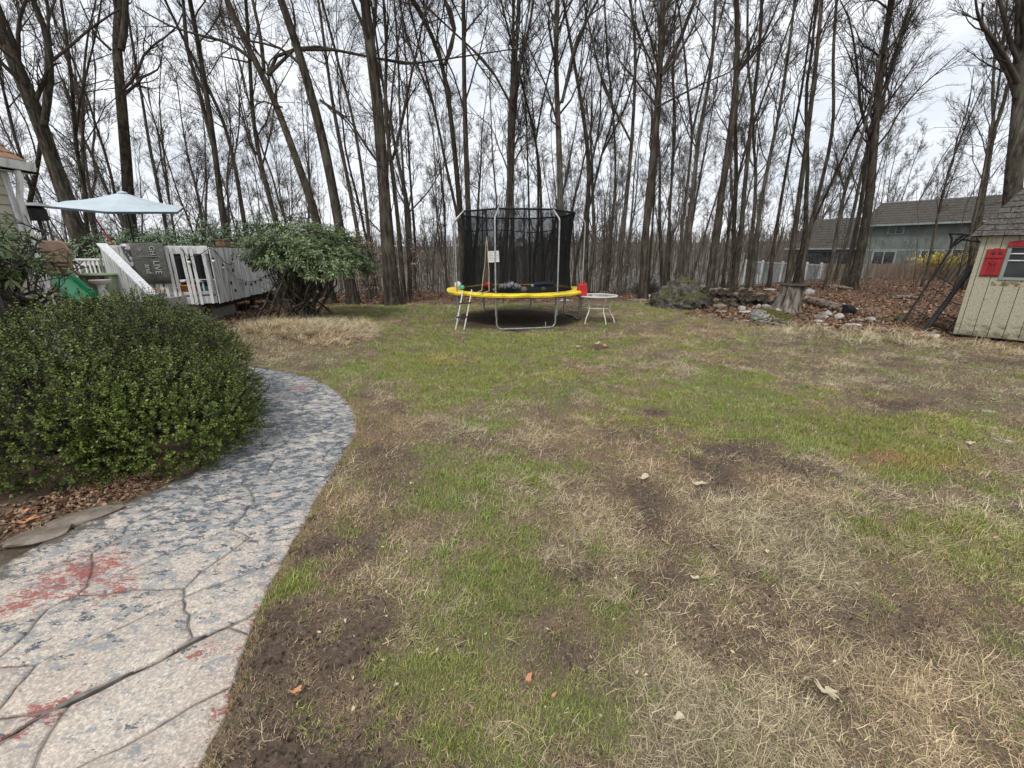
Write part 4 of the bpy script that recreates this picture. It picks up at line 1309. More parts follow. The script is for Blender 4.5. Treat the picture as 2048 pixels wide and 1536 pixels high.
# young beeches keeping their pale leaves
for i, (px, Y_, h, nl, lab) in enumerate([(650, 15.2, 2.0, 500, 'young beech with pale dead leaves under the rhododendron edge'), (738, 15.4, 2.3, 650, 'young beech with pinkish dead leaves left of the thickest trunk'),
        (765, 16.5, 2.6, 420, 'young beech with pale leaves partly behind the thickest trunk'), (838, 16.2, 2.0, 360, 'young beech with sparse pale leaves right of the thickest trunk'), (700, 17.5, 2.2, 420, 'low beech with pale leaves behind two leaning trunks'),
        (1020 + 210, 18, 1.5, 60, 'small beech sapling with a few tan leaves right of the trampoline')]):
    rs = np.random.RandomState(300 + i)
    c = at(px, 560, Y_); c.z = gzf(c.x, Y_)
    t = thing('beech_sapling', lab, 'sapling', tuple(c), 'young beeches at the lawn edge')
    P = [np.array([0, 0, -.1])]
    for s in range(5): P.append(P[-1] + np.array([rs.normal(0, .06), rs.normal(0, .06), h / 5]))
    T, _ = resample(P, 8)
    a = Acc(); Rt = np.linspace(.018, .004, 8)
    a.add(*tubes(T[None], Rt[None], 5))
    L1, R1 = sprout(T[None], Rt[None], 16, rs, .4, (.7, 1.3), .05, .95, 5, .5, .0, .15, absl=(.5, 1.2))
    a.add(*tubes(L1, np.maximum(R1, .004), 3))
    L2, R2 = sprout(L1, R1, 4, rs, .45, (.4, .9), .2, .95, 3, .6, .0, .15)
    a.add(*tubes(L2, np.maximum(R2, .003), 3))
    link_mesh('stem', a.mesh('stem', M['twig']), t)
    pk = L2[rs.randint(0, len(L2), nl), rs.randint(0, 3, nl)] + rs.normal(0, .05, (nl, 3))
    pk[:, 2] = np.maximum(pk[:, 2], .05)
    link_mesh('foliage', leaves_mesh('foliage', pk, .075, M['beech_leaf'], rs, .6), t)

# ------------------------------------------------------------------ evergreen shrubs
def whorls(C, N_, size, rs, per=7, droop=.35, asp=.3, mat=None, name='foliage'):
    """rosettes of long leaves at points C facing N_"""
    n = len(C)
    N_ = N_ / (np.linalg.norm(N_, axis=1, keepdims=True) + 1e-9)
    ref = rs.normal(size=(n, 3))
    U = np.cross(N_, ref); U /= np.linalg.norm(U, axis=1, keepdims=True)
    W = np.cross(N_, U)
    th = (np.arange(per)[None] * 2 * math.pi / per + rs.rand(n, 1) * 6.28 + rs.normal(0, .25, (n, per)))[..., None]
    side = U[:, None] * np.cos(th) + W[:, None] * np.sin(th)
    el = rs.uniform(-.1, .75, (n, per, 1))
    D = side * np.cos(el) + N_[:, None] * np.sin(el)
    S = np.cross(D, N_[:, None] + .2 * rs.normal(size=(n, per, 3))); S /= np.linalg.norm(S, axis=2, keepdims=True) + 1e-9
    L = (size * rs.uniform(.65, 1.2, (n, per, 1)))
    b = C[:, None] + D * L * .08
    mid = b + D * L * .5
    tip = b + D * L * .95 + np.array([0, 0, -1]) * L * droop
    w = L * asp * .5
    V = np.stack([b, mid + S * w, tip, mid - S * w, mid + np.array([0, 0, -.0]) - N_[:, None] * L * .05], 2).reshape(-1, 3)
    i = np.arange(n * per)[:, None] * 5
    F = np.concatenate([i + np.array([[0, 4, 1]]), i + np.array([[4, 2, 1]]), i + np.array([[0, 3, 4]]), i + np.array([[4, 3, 2]])])
    return np_mesh(name, V, F, mat)

def shell_points(c, r, n, rs, lo=-.35, bump_=.16, seed=1, depth=.35, squash=None):
    """points near the surface of a lumpy ellipsoid, with outward normals"""
    d = rs.normal(size=(n * 2, 3)); d /= np.linalg.norm(d, axis=1, keepdims=True)
    d = d[d[:, 2] > lo][:n]
    k = 1 + bump_ * 2 * (fbm(d[:, 0] * 2.6 + d[:, 2] * 1.3 + 5, d[:, 1] * 2.6 + d[:, 2] * 2 + 9, seed, 3) - .5) * 1.6
    k *= 1 - depth * rs.rand(len(d)) ** 2.2
    return np.array(c) + d * np.array(r) * k[:, None], d / np.array(r)

def stems(t, base, ends, rs, r0, name='stem', mat='twig', k=8, sag=.25, spread=.3):
    E = np.asarray(ends)
    n = len(E)
    B = np.array(base) + rs.normal(0, spread, (n, 3)) * np.array([1, 1, 0])
    u = np.linspace(0, 1, k)[None, :, None]
    mid = (B + E) / 2 + rs.normal(0, .18, (n, 3)) - np.array([0, 0, 1]) * sag * rs.rand(n, 1)
    P = (1 - u) ** 2 * B[:, None] + 2 * u * (1 - u) * mid[:, None] + u ** 2 * E[:, None]
    P[:, 1:-1] += rs.normal(0, .035, (n, k - 2, 3))
    Rr = r0 * rs.uniform(.5, 1.3, (n, 1)) * np.linspace(1, .28, k)[None]
    a = Acc(); a.add(*tubes(P, Rr, 6))
    L, R2 = sprout(P, Rr, 5, rs, .35, (.4, .9), .35, .95, 4, .5, .05, .2)
    a.add(*tubes(L, np.maximum(R2, .004), 4))
    o = np.array(t.location)
    a.V = [v - o for v in a.V]
    link_mesh(name, a.mesh(name, M[mat]), t)

# big rhododendron right of the deck
rs = np.random.RandomState(61)
c = at(612, 520, 10.9)
t = thing('rhododendron', 'large spreading rhododendron with bare twisted lower stems at the right end of the deck', 'shrub', (c.x - .2, 10.7, 0))
C, N_ = shell_points((c.x + .1, 11.0, 1.46), (1.42, 1.2, .84), 2600, rs, -.30, .24, 3, .3)
C2, N2 = shell_points((c.x + .75, 10.6, 1.2), (.95, .9, .62), 600, rs, -.3, .2, 5, .3)
C3, N3 = shell_points((c.x + .1, 10.2, 1.45), (.9, .6, .62), 500, rs, -.3, .2, 8, .3)
C = np.concatenate([C, C2, C3]); N_ = np.concatenate([N_, N2, N3])
kk = rs.rand(len(C)) < .55 + .8 * vn(C[:, 0] * 2.4, C[:, 2] * 2.8 + C[:, 1] * 1.5, 4)
C, N_ = C[kk], N_[kk]
link_mesh('foliage', whorls(C - np.array(t.location), N_ + np.array([0, 0, .5]), .105, rs, mat=M['rhodo_leaf'], droop=.12), t)
stems(t, (c.x - .25, 10.75, -.05), C[rs.randint(0, len(C), 46)] * .93 + np.array([c.x, 10.8, 1.2]) * .07, rs, .036, 'stem', 'bark_grey', 9, .55, .28)
# evergreen hedge beyond the deck: several shrubs grown together
for i, (px, py, Y_, rx, rz, lab) in enumerate([(215, 500, 14.5, 1.6, 1.5, 'evergreen shrub behind the left end of the deck rail, under the umbrella'), (305, 482, 14.9, 1.7, 1.75, 'evergreen shrub behind the grey doormat on the deck rail'),
        (385, 478, 15.2, 1.7, 1.8, 'evergreen shrub behind the covered grill'), (470, 480, 15.6, 1.8, 1.8, 'evergreen shrub behind the brown post cap at the deck corner'), (540, 478, 15.9, 1.6, 1.8, 'evergreen shrub rising behind the rhododendron')]):
    rs = np.random.RandomState(70 + i)
    c = at(px, py, Y_)
    zb = gzf(c.x, Y_)
    top = at(px, (462, 446, 452, 450, 438)[i], Y_).z
    t = thing('evergreen_shrub', lab, 'shrub', (c.x, Y_, zb), 'evergreen shrubs behind the deck')
    rz = (top - zb) * .58
    C, N_ = shell_points((c.x, Y_, top - rz), (rx, 1.1, rz), 900, rs, -.5, .22, 11 + i, .3)
    C = C[C[:, 2] > zb + .15][:900]; N_ = N_[:len(C)]
    link_mesh('foliage', whorls(C - np.array(t.location), N_ + np.array([0, 0, .4]), .145, rs, 6, mat=M['hedge_leaf']), t)
    stems(t, (c.x, Y_, zb), C[rs.randint(0, len(C), 14)], rs, .03)
# rhododendron close by at the left edge, on two old trunks
rs = np.random.RandomState(81)
t = thing('rhododendron', 'dark rhododendron at the left edge with broad leaves and two old trunks', 'shrub', (G(20, 900).x, 3.2, 0))
c = at(-5, 520, 3.75)
C, N_ = shell_points((c.x - .28, 3.8, 1.62), (.62, .5, .36), 230, rs, -.7, .25, 3, .5)
C2, N2 = shell_points((c.x - .12, 3.6, 1.50), (.36, .4, .2), 110, rs, -.7, .25, 6, .5)
C = np.concatenate([C, C2]); N_ = np.concatenate([N_, N2])
link_mesh('foliage', whorls(C - np.array(t.location), N_ + np.array([0, 0, .3]), .080, rs, 8, .25, .3, mat=M['rhodo_leaf']), t)
mb = MB()
a0, a1, a2 = at(62, 745, 3.5), at(28, 640, 3.6), at(2, 545, 3.75)
mb.tube([Vector((a0.x + .15, 3.45, 0)), a0, a1, a2, at(-40, 470, 3.9)], [.052, .048, .04, .032, .02], 9)
b0, b1, b2 = at(30, 780, 3.2), at(2, 660, 3.3), at(-30, 560, 3.4)
mb.tube([Vector((b0.x + .12, 3.15, 0)), b0, b1, b2, at(-80, 470, 3.6)], [.075, .07, .062, .05, .03], 9)
mb.build('trunk', M['bark_grey'], t, smooth=True)
stems(t, tuple(at(5, 600, 3.7)), C[rs.randint(0, len(C), 40)], rs, .014, 'branch', 'bark_grey', 7, .1, .05)

# boxwood mound beside the path
rs = np.random.RandomState(91)
bc = np.array([-3.15, 3.75, 0.0])
t = thing('boxwood', 'broad rounded boxwood bush spilling over the edge of the path', 'bush', tuple(bc))
lobes = [((-3.86, 3.95, .52), (1.05, 1.10, .66), 6400), ((-2.98, 3.4, .34), (.70, .66, .50), 3300), ((-3.6, 3.0, .40), (.95, .62, .56), 3400),
         ((-2.76, 3.1, .26), (.58, .48, .34), 1600), ((-3.35, 4.0, .34), (.5, .6, .40), 900), ((-4.3, 3.9, .5), (1.0, 1.1, .72), 1600)]
Cs, Ns = [], []
for i, (c, r, n) in enumerate(lobes):
    C, N_ = shell_points(c, r, n, rs, -.75, .24, 20 + i, .30)
    Cs.append(C); Ns.append(N_)
C, N_ = np.concatenate(Cs), np.concatenate(Ns)
k = C[:, 2] > .03
for i, (c, r, n) in enumerate(lobes):     # drop what is deep inside another lobe
    q = (C - np.array(c)) / np.array(r)
    k &= ~((q ** 2).sum(1) < .42)
k &= rs.rand(len(C)) < .25 + 1.35 * vn(C[:, 0] * 5 + C[:, 1] * 2, C[:, 2] * 6 + C[:, 1] * 3, 7)
C, N_ = C[k], N_[k]
C = C + N_ / np.linalg.norm(N_, axis=1, keepdims=True) * (rs.exponential(.028, (len(C), 1)) - .02)
N_ = N_ / np.linalg.norm(N_, axis=1, keepdims=True) + np.array([0, 0, .55]) + rs.normal(0, .38, N_.shape)
N_ /= np.linalg.norm(N_, axis=1, keepdims=True)
# sprigs: a short stem with paired leaves
n, per = len(C), 14
Ls = rs.uniform(.07, .15, (n, 1))
B = C - N_ * Ls * .5
Pst = np.stack([B, B + N_ * Ls * .5 + rs.normal(0, .006, (n, 3)), B + N_ * Ls], 1)
tt = np.linspace(.12, 1, per)[None, :, None]
pos = B[:, None] + N_[:, None] * (Ls[:, None] * tt)
ref = rs.normal(size=(n, 1, 3))
U = np.cross(N_[:, None], ref); U /= np.linalg.norm(U, axis=2, keepdims=True)
W = np.cross(N_[:, None], U)
th = (np.arange(per)[None, :, None] * math.pi + (np.arange(per) // 2)[None, :, None] * 1.4 + rs.rand(n, 1, 1) * 6)
side = U * np.cos(th) + W * np.sin(th)
D = side * .8 + N_[:, None] * .55 + rs.normal(0, .18, (n, per, 3)); D /= np.linalg.norm(D, axis=2, keepdims=True)
S = np.cross(D, N_[:, None] + rs.normal(0, .25, (n, per, 3))); S /= np.linalg.norm(S, axis=2, keepdims=True)
sz = rs.uniform(.013, .023, (n, per, 1)) * 1.12
V = np.stack([pos, pos + D * sz * .5 + S * sz * .33, pos + D * sz, pos + D * sz * .5 - S * sz * .33], 2).reshape(-1, 3) - bc
i = np.arange(n * per)[:, None] * 4
F = i + np.array([[0, 1, 2, 3]])
link_mesh('foliage', np_mesh('foliage', V, F, M['box_leaf']), t)
a = Acc(); a.add(*tubes(Pst - bc, np.full((n, 3), .0016), 3))
E = C[rs.randint(0, n, 260)]
B0 = np.array([-3.55, 3.75, 0]) + np.clip(rs.normal(0, .22, (260, 3)), -.4, .4) * np.array([1.3, 1, 0])
E[:, 2] = np.maximum(E[:, 2], .18)
u = np.linspace(0, 1, 7)[None, :, None]
P = B0[:, None] * (1 - u) + E[:, None] * u + rs.normal(0, .02, (260, 7, 3)) * (u * (1 - u) * 4)
a.add(*tubes(P - bc, rs.uniform(.004, .011, (260, 1)) * np.linspace(1, .35, 7)[None], 5))
L, R2 = sprout(P - bc, rs.uniform(.004, .007, (260, 1)) * np.linspace(1, .35, 7)[None], 5, rs, .3, (.4, .9), .4, .98, 4, .6, .03, .2)
a.add(*tubes(L, R2, 3))
link_mesh('stem', a.mesh('stem', M['bark_grey']), t)
print('boxwood sprigs', n)
# ------------------------------------------------------------------ rocks, logs, small stones
def rock(name, label, cat, c, r, mat, seed, group=None, rough=.28, n=26, rot=0.0, flat=None, kindsub=3, fine=0):
    """lumpy boulder: icosphere pushed about and cut by a few planes"""
    import bmesh
    bm = bmesh.new()
    bmesh.ops.create_icosphere(bm, subdivisions=kindsub, radius=1)
    rs = np.random.RandomState(seed)
    cuts = [(np.append(q / np.linalg.norm(q), 0), rs.uniform(.55, .85)) for q in rs.normal(size=(9, 3))]
    for v in bm.verts:
        p = np.array(v.co)
        for q, d in cuts:
            s = p @ q[:3] - d
            if s > 0: p = p - q[:3] * s * .85
        k = 1 + rough * (float(fbm(p[0] * 1.7 + seed, p[1] * 1.7 + p[2] * 1.9, seed, 4)) - .5)
        if fine: k += fine * (abs(float(fbm(p[0] * 6 + seed, p[1] * 6 + p[2] * 7, seed + 3, 3)) - .5) * 4 - 1)
        p = p * k
        if flat is not None and p[2] > flat: p[2] = flat + (p[2] - flat) * .25
        ca2, sa2 = math.cos(rot), math.sin(rot)
        x_, y_ = p[0] * r[0], p[1] * r[1]
        v.co = (x_ * ca2 - y_ * sa2, x_ * sa2 + y_ * ca2, p[2] * r[2])
    me = bpy.data.meshes.new(name)
    bm.to_mesh(me); bm.free()
    me.polygons.foreach_set('use_smooth', [True] * len(me.polygons))
    try: me.set_sharp_from_angle(angle=R(38))
    except Exception: pass
    me.materials.append(mat)
    o = link_mesh(name, me, None, tuple(c))
    return tag(o, label, cat, group)

def gp(px, py, dz=0.0):
    """point on the real ground seen at a pixel"""
    d = ray(px, py)
    lo = 1.0
    t = (0 - CAMZ) / d[2] if d[2] < 0 else 30
    for _ in range(12):
        z = gl(d[0] * t, d[1] * t)
        if d[2] < -1e-3: t = t + ((z - CAMZ) / d[2] - t) * .5
    return Vector((d[0] * t, d[1] * t, gl(d[0] * t, d[1] * t) + dz))

b1 = gp(1368, 620)
b1 = Vector((b1.x, b1.y + .55, b1.z))
rock('boulder', 'big rounded boulder with mossy shoulders at the lawn edge', 'boulder', (b1.x, b1.y, b1.z + .08), (.95, .68, .76), M['rock_moss'], 3, kindsub=5, rough=.6, fine=.10)
b2 = gp(1552, 648)
b2 = Vector((b2.x, b2.y + .3, b2.z))
rock('boulder', 'low pale boulder topped with a bright green moss cushion', 'boulder', (b2.x, b2.y, b2.z + .02), (.60, .44, .36), M['rock_moss_top'], 8, flat=.75, kindsub=5, rough=.5, fine=.08)
STN = [  # px, py, width px, height px, label, material
    (1645, 634, 24, 14, 'tapered grey-brown stone leaning at the foot of the tree stump', 'rock_brown'), (1656, 627, 18, 17, 'upright cream stone beside the fallen log', 'rock_pale'),
    (1655, 634, 12, 8, 'small pinkish stone in front of the upright cream one', 'rock_pale'), (1681, 633, 21, 14, 'rounded pale grey stone in front of the fallen log', 'rock_pale'),
    (1640, 643, 25, 6, 'flat whitish stone slab, the further of two below the stump', 'rock_pale'), (1648, 650, 22, 6, 'flat whitish stone slab, the nearer of two below the stump', 'rock_pale'),
    (1714, 652, 37, 9, 'wide flat pale stone lying alone at the edge of the leaves', 'rock_pale'), (1700, 641, 8, 4, 'tiny white stone above the wide flat one', 'rock_pale'),
    (1772, 662, 34, 9, 'low grey stone half sunk at the leaf edge right of the wide flat one', 'rock_brown'), (1874, 672, 24, 8, 'pale low stone near the foot of the black trellis', 'rock_pale'),
    (1492, 642, 20, 6, 'flat brown stone left of the moss-topped boulder', 'rock_brown'), (1470, 638, 18, 6, 'brown stone lying between the two boulders', 'rock_brown'),
    (1450, 623, 18, 4, 'white flat stone in front of the woodpile', 'rock_pale'), (1494, 624, 30, 6, 'grey flat stone in front of the woodpile', 'rock_pale'),
    (1297, 592, 16, 9, 'white lump of quartz beside the brush heap', 'rock_pale'), (1317, 606, 15, 9, 'cream stone at the left foot of the mossy boulder', 'rock_pale'),
    (1280, 600, 44, 5, 'long grey stone slab lying at the far lawn edge', 'rock_brown'), (1128, 601, 26, 4, 'pale slab lying in the grass beyond the trampoline', 'rock_pale'),
    (1545, 580, 30, 5, 'pale stone at the foot of the trees behind the woodpile', 'rock_pale'), (1500, 578, 26, 4, 'low white stone left behind the woodpile', 'rock_pale'),
    (1490, 590, 26, 16, 'blue-grey rock standing in the middle of the woodpile', 'rock_moss'), (1670, 574, 20, 6, 'grey stone on the leaves near the fence', 'rock_brown'),
    (803, 596, 20, 8, 'greenish stone at the foot of the thickest trunk', 'rock_moss'),
    (1822, 590, 10, 8, 'dark hollow stone lying among the leaves below the forsythia', 'rock_brown'),
]
for i, (px, py, w, h, lab, mt) in enumerate(STN):
    p = gp(px, py + h * .4)
    dep = p.y * CP + (CAMZ - p.z) * SP
    rx, rz = w * dep / FP / 2, h * dep / FP / 2
    rock('stone', lab, 'stone', (p.x, p.y + rx * .5, p.z + rz * .55), (rx, rx * .7, max(rz, .02) * 1.1), M[mt], 40 + i, 'loose stones along the lawn edge', kindsub=3, rot=(i % 5 - 2) * .3)
rk_ = np.random.RandomState(71)
PILE = ['grey rock', 'brown rock', 'pale rock', 'mossy rock']
cnt = 0
for i in range(34):
    f = i / 33
    px, py = 1405 + f * 390 + rk_.normal(0, 6), 604 + f * 34 + rk_.uniform(-11, 13)
    if 1560 < px < 1640 and py > 600: py -= 22
    w = rk_.uniform(12, 30); h = w * rk_.uniform(.45, .75)
    p = gp(px, py)
    dep = p.y * CP + (CAMZ - p.z) * SP
    rx, rz = w * dep / FP / 2, h * dep / FP / 2
    mk_ = int(rk_.randint(0, 4))
    where = 'behind the woodpile' if px < 1560 and py < 612 else ('before the woodpile' if px < 1570 else ('near the stump' if px < 1660 else ('near the fallen log' if px < 1730 else 'toward the shed')))
    rock('stone', '%s in the low rock row %s, %s' % (PILE[mk_], where, ORD[i] + ' from the left' if i < 15 else ORD[33 - i if i > 18 else 14] + ' from the right' if i > 18 else ORD[i - 15] + ' past the middle'), 'stone', (p.x, p.y + rx * .5, p.z + rz * .45),
         (rx, rx * .7, max(rz, .03)), M[('rock_moss', 'rock_brown', 'rock_pale', 'rock_moss')[mk_] if mk_ != 0 else 'rock_grey'], 400 + i, 'rocks of the low row at the leaf edge', kindsub=2, rot=rk_.rand() * 3)
for i, (px, py, w, lab) in enumerate([(1917, 812, 40, 'grey flagstone sunk flush in the lawn, furthest of the row at right'), (1975, 853, 52, 'long pale flagstone sunk in the lawn, middle of the row'), (2005, 879, 40, 'narrow pale flagstone sunk in the lawn, nearest of the row'),
                                      (1975, 822, 36, 'thin pale flagstone edge just beyond the middle one'), (2020, 716, 60, 'big pinkish flat slab in front of the shed')]):
    p = gp(px, py)
    rx = w * (p.y * CP + .5) / FP / 2
    rock('flagstone', lab, 'flagstone', (p.x, p.y, p.z - .012), (rx, rx * .45, .035), M['rock_brown' if i in (0,) else 'rock_pale'] if i < 4 else M['rock_brown'], 80 + i, 'flagstones sunk in the right side of the lawn', flat=.3, rot=-.5)
for i, (px, py, w, lab) in enumerate([(165, 1045, 110, 'brown mossy edging stone between bed and path, wider one'), (78, 1085, 100, 'brown edging stone between bed and path, nearer the camera')]):
    p = gp(px, py)
    rx = w * (p.y * CP + .5) / FP / 2
    rock('edging_stone', lab, 'stone', (p.x - .02, p.y + .05, p.z + .01), (rx * 1.15, .10, .05), M['rock_brown'], 90 + i, flat=.5, rot=.62)

# stump: weathered, flared, with a plank-like cap
st = gp(1590, 626)
st.y += .35
t = thing('tree_stump', 'tall weathered grey tree stump with flared foot and dark flat top', 'stump', tuple(st))
n, V, fs = 28, [], []
rs = np.random.RandomState(12)
lv = [(0, 1.75), (.08, 1.4), (.2, 1.15), (.4, 1.0), (.62, .93), (.76, .9)]
ph = rs.rand(3) * 6
for h, k in lv:
    for j in range(n):
        a = 2 * math.pi * j / n
        r_ = .30 * (1 + (k - 1) * (.7 + .5 * math.sin(a * 3 + ph[0])) + .06 * math.sin(a * 9 + ph[1]) + .03 * math.sin(a * 17))
        V.append((st.x - .05 + r_ * math.cos(a) + h * .12, st.y + r_ * math.sin(a), st.z - .06 + h))
fs = [(i * n + j, i * n + (j + 1) % n, (i + 1) * n + (j + 1) % n, (i + 1) * n + j) for i in range(len(lv) - 1) for j in range(n)]
fs.append(tuple(range((len(lv) - 1) * n, len(lv) * n)))
mb = MB(); mb.add(V, fs); mb.build('trunk', M['stump'], t, smooth=True)
mb = MB(); mb.lathe([(.34, .0), (.36, .02), (.33, .045)], (st.x + .1, st.y, st.z + .70), 18, sx=1.05); mb.build('top', M['dark_wood'], t, smooth=False)

# woodpile: every log its own
rs = np.random.RandomState(33)
lg = 0
rows = [('bottom', 0, 14), ('middle', 1, 13), ('top', 2, 9)]
w0, w1 = gp(1418, 612), gp(1572, 616)
w0.y += .3; w1.y += .3
for rn, ri, cnt in rows:
    for k in range(cnt):
        f = (k + .5 * (ri % 2) + .3) / 14.2
        if 5.2 < f * 14 < 6.5 and ri > 0: continue
        c = w0.lerp(w1, f) + Vector((rs.normal(0, .02), rs.normal(0, .10), 0))
        r_ = rs.uniform(.07, .128)
        z = c.z + .07 + ri * .165 + rs.normal(0, .025)
        if ri == 2 and f > .62: z -= .08
        L = rs.uniform(.42, .62)
        dx = .10 + .35 * f + rs.normal(0, .10)
        d = Vector((dx, 1, rs.normal(.03, .07))).normalized()
        p0 = Vector((c.x, c.y, z))
        pos_ = 'leftmost' if k == 0 else ('rightmost' if k == cnt - 1 else 'log %s from the left' % ['first', 'second', 'third', 'fourth', 'fifth', 'sixth', 'seventh', 'eighth', 'ninth', 'tenth', 'eleventh', 'twelfth', 'thirteenth', 'fourteenth'][k])
        t = thing('firewood_log', 'split firewood log, %s in the %s row of the woodpile' % (pos_, rn), 'log', tuple(p0), 'logs in the low woodpile')
        mb = MB(); mb.tube([p0, p0 + d * L * .5 + Vector((0, 0, .008)), p0 + d * L], [r_, r_ * .97, r_ * .95], 11, False)
        mb.build('bark', M['log_bark'], t, smooth=True)
        mb = MB(); mb.tube([p0 - d * .004, p0 + d * .02], [r_ * .86, r_ * .93], 11); mb.build('cut_end', M['log_end'], t)
# fallen log
p0, p1 = gp(1615, 606), gp(1702, 630)
p0.y += .1; p1.y += .2
t = thing('fallen_log', 'long fallen brown log right of the stump with a charred black end', 'log', (p0.x, p0.y, p0.z))
mb = MB(); mb.tube([p0 + Vector((0, 0, .1)), p0.lerp(p1, .4) + Vector((0, .02, .12)), p0.lerp(p1, .8) + Vector((0, 0, .1)), p1 + Vector((-.05, 0, .1))], [.12, .13, .12, .12], 12); mb.build('trunk', M['log_bark'], t, smooth=True)
rk = MB(); rk.tube([p1 + Vector((-.10, -.03, .11)), p1 + Vector((.1, .02, .1)), p1 + Vector((.28, .08, .07))], [.15, .145, .08], 9); rk.build('charred_end', M['black_fabric'], t, smooth=True)
for i, (a, b_, r_, lab) in enumerate([((1655, 578), (1712, 582), .09, 'pale log lying on the leaves in front of the tan fence'), ((1560, 573), (1500, 586), .06, 'thin fallen log behind the woodpile'),
                                      ((1780, 598), (1850, 600), .07, 'short mossy log lying on the leaves below the forsythia'), ((1375, 568), (1470, 562), .03, 'curved dead branch lying over the woodpile')]):
    p0, p1 = gp(*a), gp(*b_)
    p1.y = p0.y + (p1.y - p0.y) * .4
    mb = MB(); mb.tube([p0 + Vector((0, 0, r_ * .6)), p0.lerp(p1, .5) + Vector((0, .1, r_ * (1.2 if i < 3 else 6))), p1 + Vector((0, 0, r_ * (.6 if i < 3 else 8)))], [r_, r_ * .95, r_ * .6], 9)
    tag(mb.build('dead_branch' if i == 3 else 'fallen_log', M['log_bark'], None, tuple(p0), smooth=True), lab, 'branch' if i == 3 else 'log')
# brush heap
c = gp(1296, 590); c.y += .4
n = 420
rs = np.random.RandomState(44)
B = np.array(c) + np.c_[rs.normal(0, .28, n), rs.normal(0, .22, n), np.abs(rs.normal(0, .12, n))]
D = np.c_[rs.normal(0, .6, n), rs.normal(0, .4, n), rs.uniform(.0, .6, n)]
D = D / np.linalg.norm(D, axis=1)[:, None] * rs.uniform(.2, .6, n)[:, None]
P = np.stack([B, B + D * .5 + rs.normal(0, .03, (n, 3)), B + D], 1)
V, F = tubes(P - np.array(c), rs.uniform(.003, .009, (n, 1)) * np.array([[1, .8, .4]]), 4)
tag(link_mesh('brush_heap', np_mesh('brush_heap', V, F, M['dark_wood']), None, tuple(c)), 'dark heap of cut brush left of the mossy boulder', 'brush heap')
n = 300
c2 = Vector((c.x + .5, c.y + .3, gl(c.x + .5, c.y + .3)))
B = np.array(c2) + np.c_[rs.uniform(-.3, 3.6, n), rs.normal(.3, .3, n), np.abs(rs.normal(0, .10, n))]
D = np.c_[rs.normal(0, .6, n), rs.normal(0, .3, n), rs.uniform(-.1, .35, n)]
D = D / np.linalg.norm(D, axis=1)[:, None] * rs.uniform(.3, 1.1, n)[:, None]
P = np.stack([B, B + D * .5 + rs.normal(0, .03, (n, 3)), B + D], 1)
V, F = tubes(P - np.array(c2), rs.uniform(.003, .010, (n, 1)) * np.array([[1, .8, .4]]), 4)
tag(link_mesh('brush_heap', np_mesh('brush_heap', V, F, M['twig']), None, tuple(c2)), 'fallen sticks strewn behind the boulder and woodpile', 'brush heap')

# ------------------------------------------------------------------ trampoline
TC = Vector((.10, 10.75, 0)); PZ = .745
t = thing('trampoline', 'round trampoline with yellow spring pad and black safety net', 'trampoline', tuple(TC))
RP, RO, RI = 1.58, 1.70, 1.38
PA = [-16, 33, 74, 124, 164, 214, 254, 304]
def cyl(a, r_, z): return Vector((TC.x + r_ * math.sin(R(a)), TC.y - r_ * math.cos(R(a)), z))
rs = np.random.RandomState(6)
# pad: a soft ring, sagging outward, slightly waved
mb = MB(); V = []; n = 96
sec = [(RI, -.002), (RI + .02, .010), ((RI + RO) / 2, .016), (RO - .03, .006), (RO, -.02), (RO - .01, -.06), (RO - .05, -.05), (RI + .03, -.0)]
for i in range(n):
    a = 360 * i / n
    wv = .005 * math.sin(i * .9) + .006 * math.sin(i * .37 + 1) + rs.normal(0, .003)
    for r_, z in sec: V.append(cyl(a, r_ + (wv if r_ > RI + .1 else 0), PZ + z + wv * (1 if r_ > RI + .05 else 0) - (.02 if 40 < a < 330 else 0) * 0))
k = len(sec)
mb.add(V, [(i * k + j, i * k + (j + 1) % k, ((i + 1) % n) * k + (j + 1) % k, ((i + 1) % n) * k + j) for i in range(n) for j in range(k)])
mb.build('spring_pad', M['yellow_vinyl'], t, smooth=True)
mb = MB(); mb.lathe([(.01, PZ - .025), (.7, PZ - .022), (RI + .01, PZ - .005), (RI + .01, PZ - .012), (.01, PZ - .031)], (TC.x, TC.y, 0), 64); mb.build('jumping_mat', M['mat_black'], t, smooth=True)
mb = MB(); mb.tube([cyl(a, RP - .03, PZ - .07) for a in range(0, 361, 6)], .02, 8, False); mb.build('frame_ring', M['galv'], t, smooth=True)
def fillet(pts, r_=.14, k=5):
    out = [pts[0]]
    for i in range(1, len(pts) - 1):
        a, b_, c_ = pts[i - 1], pts[i], pts[i + 1]
        u, v = (a - b_).normalized() * r_, (c_ - b_).normalized() * r_
        for j in range(k + 1):
            s = j / k
            out.append((b_ + u) * (1 - s) ** 2 + b_ * 2 * s * (1 - s) + (b_ + v) * s ** 2)
    return out + [pts[-1]]
for a, b_ in ((-16, 33), (74, 124), (164, 214), (254, 304)):
    m_ = cyl((a + b_) / 2, RP * .96, gl(*cyl((a + b_) / 2, RP, 0).xy) + .05)
    p, q = cyl(a, RP, 0), cyl(b_, RP, 0)
    p.z, q.z = gl(p.x, p.y) + .03, gl(q.x, q.y) + .03
    mb = MB(); mb.tube(fillet([cyl(a, RP, PZ - .05), p, m_, q, cyl(b_, RP, PZ - .05)]), .019, 9); mb.build('leg', M['galv'], t, smooth=True)
NT = 2.46
for a in PA:
    mb = MB(); mb.tube([cyl(a, RP + .045, .28), cyl(a, RP + .045, 2.22), cyl(a, RP + .03, 2.27), cyl(a, 1.40, NT)], .0165, 9); mb.build('pole', M['galv'], t, smooth=True)
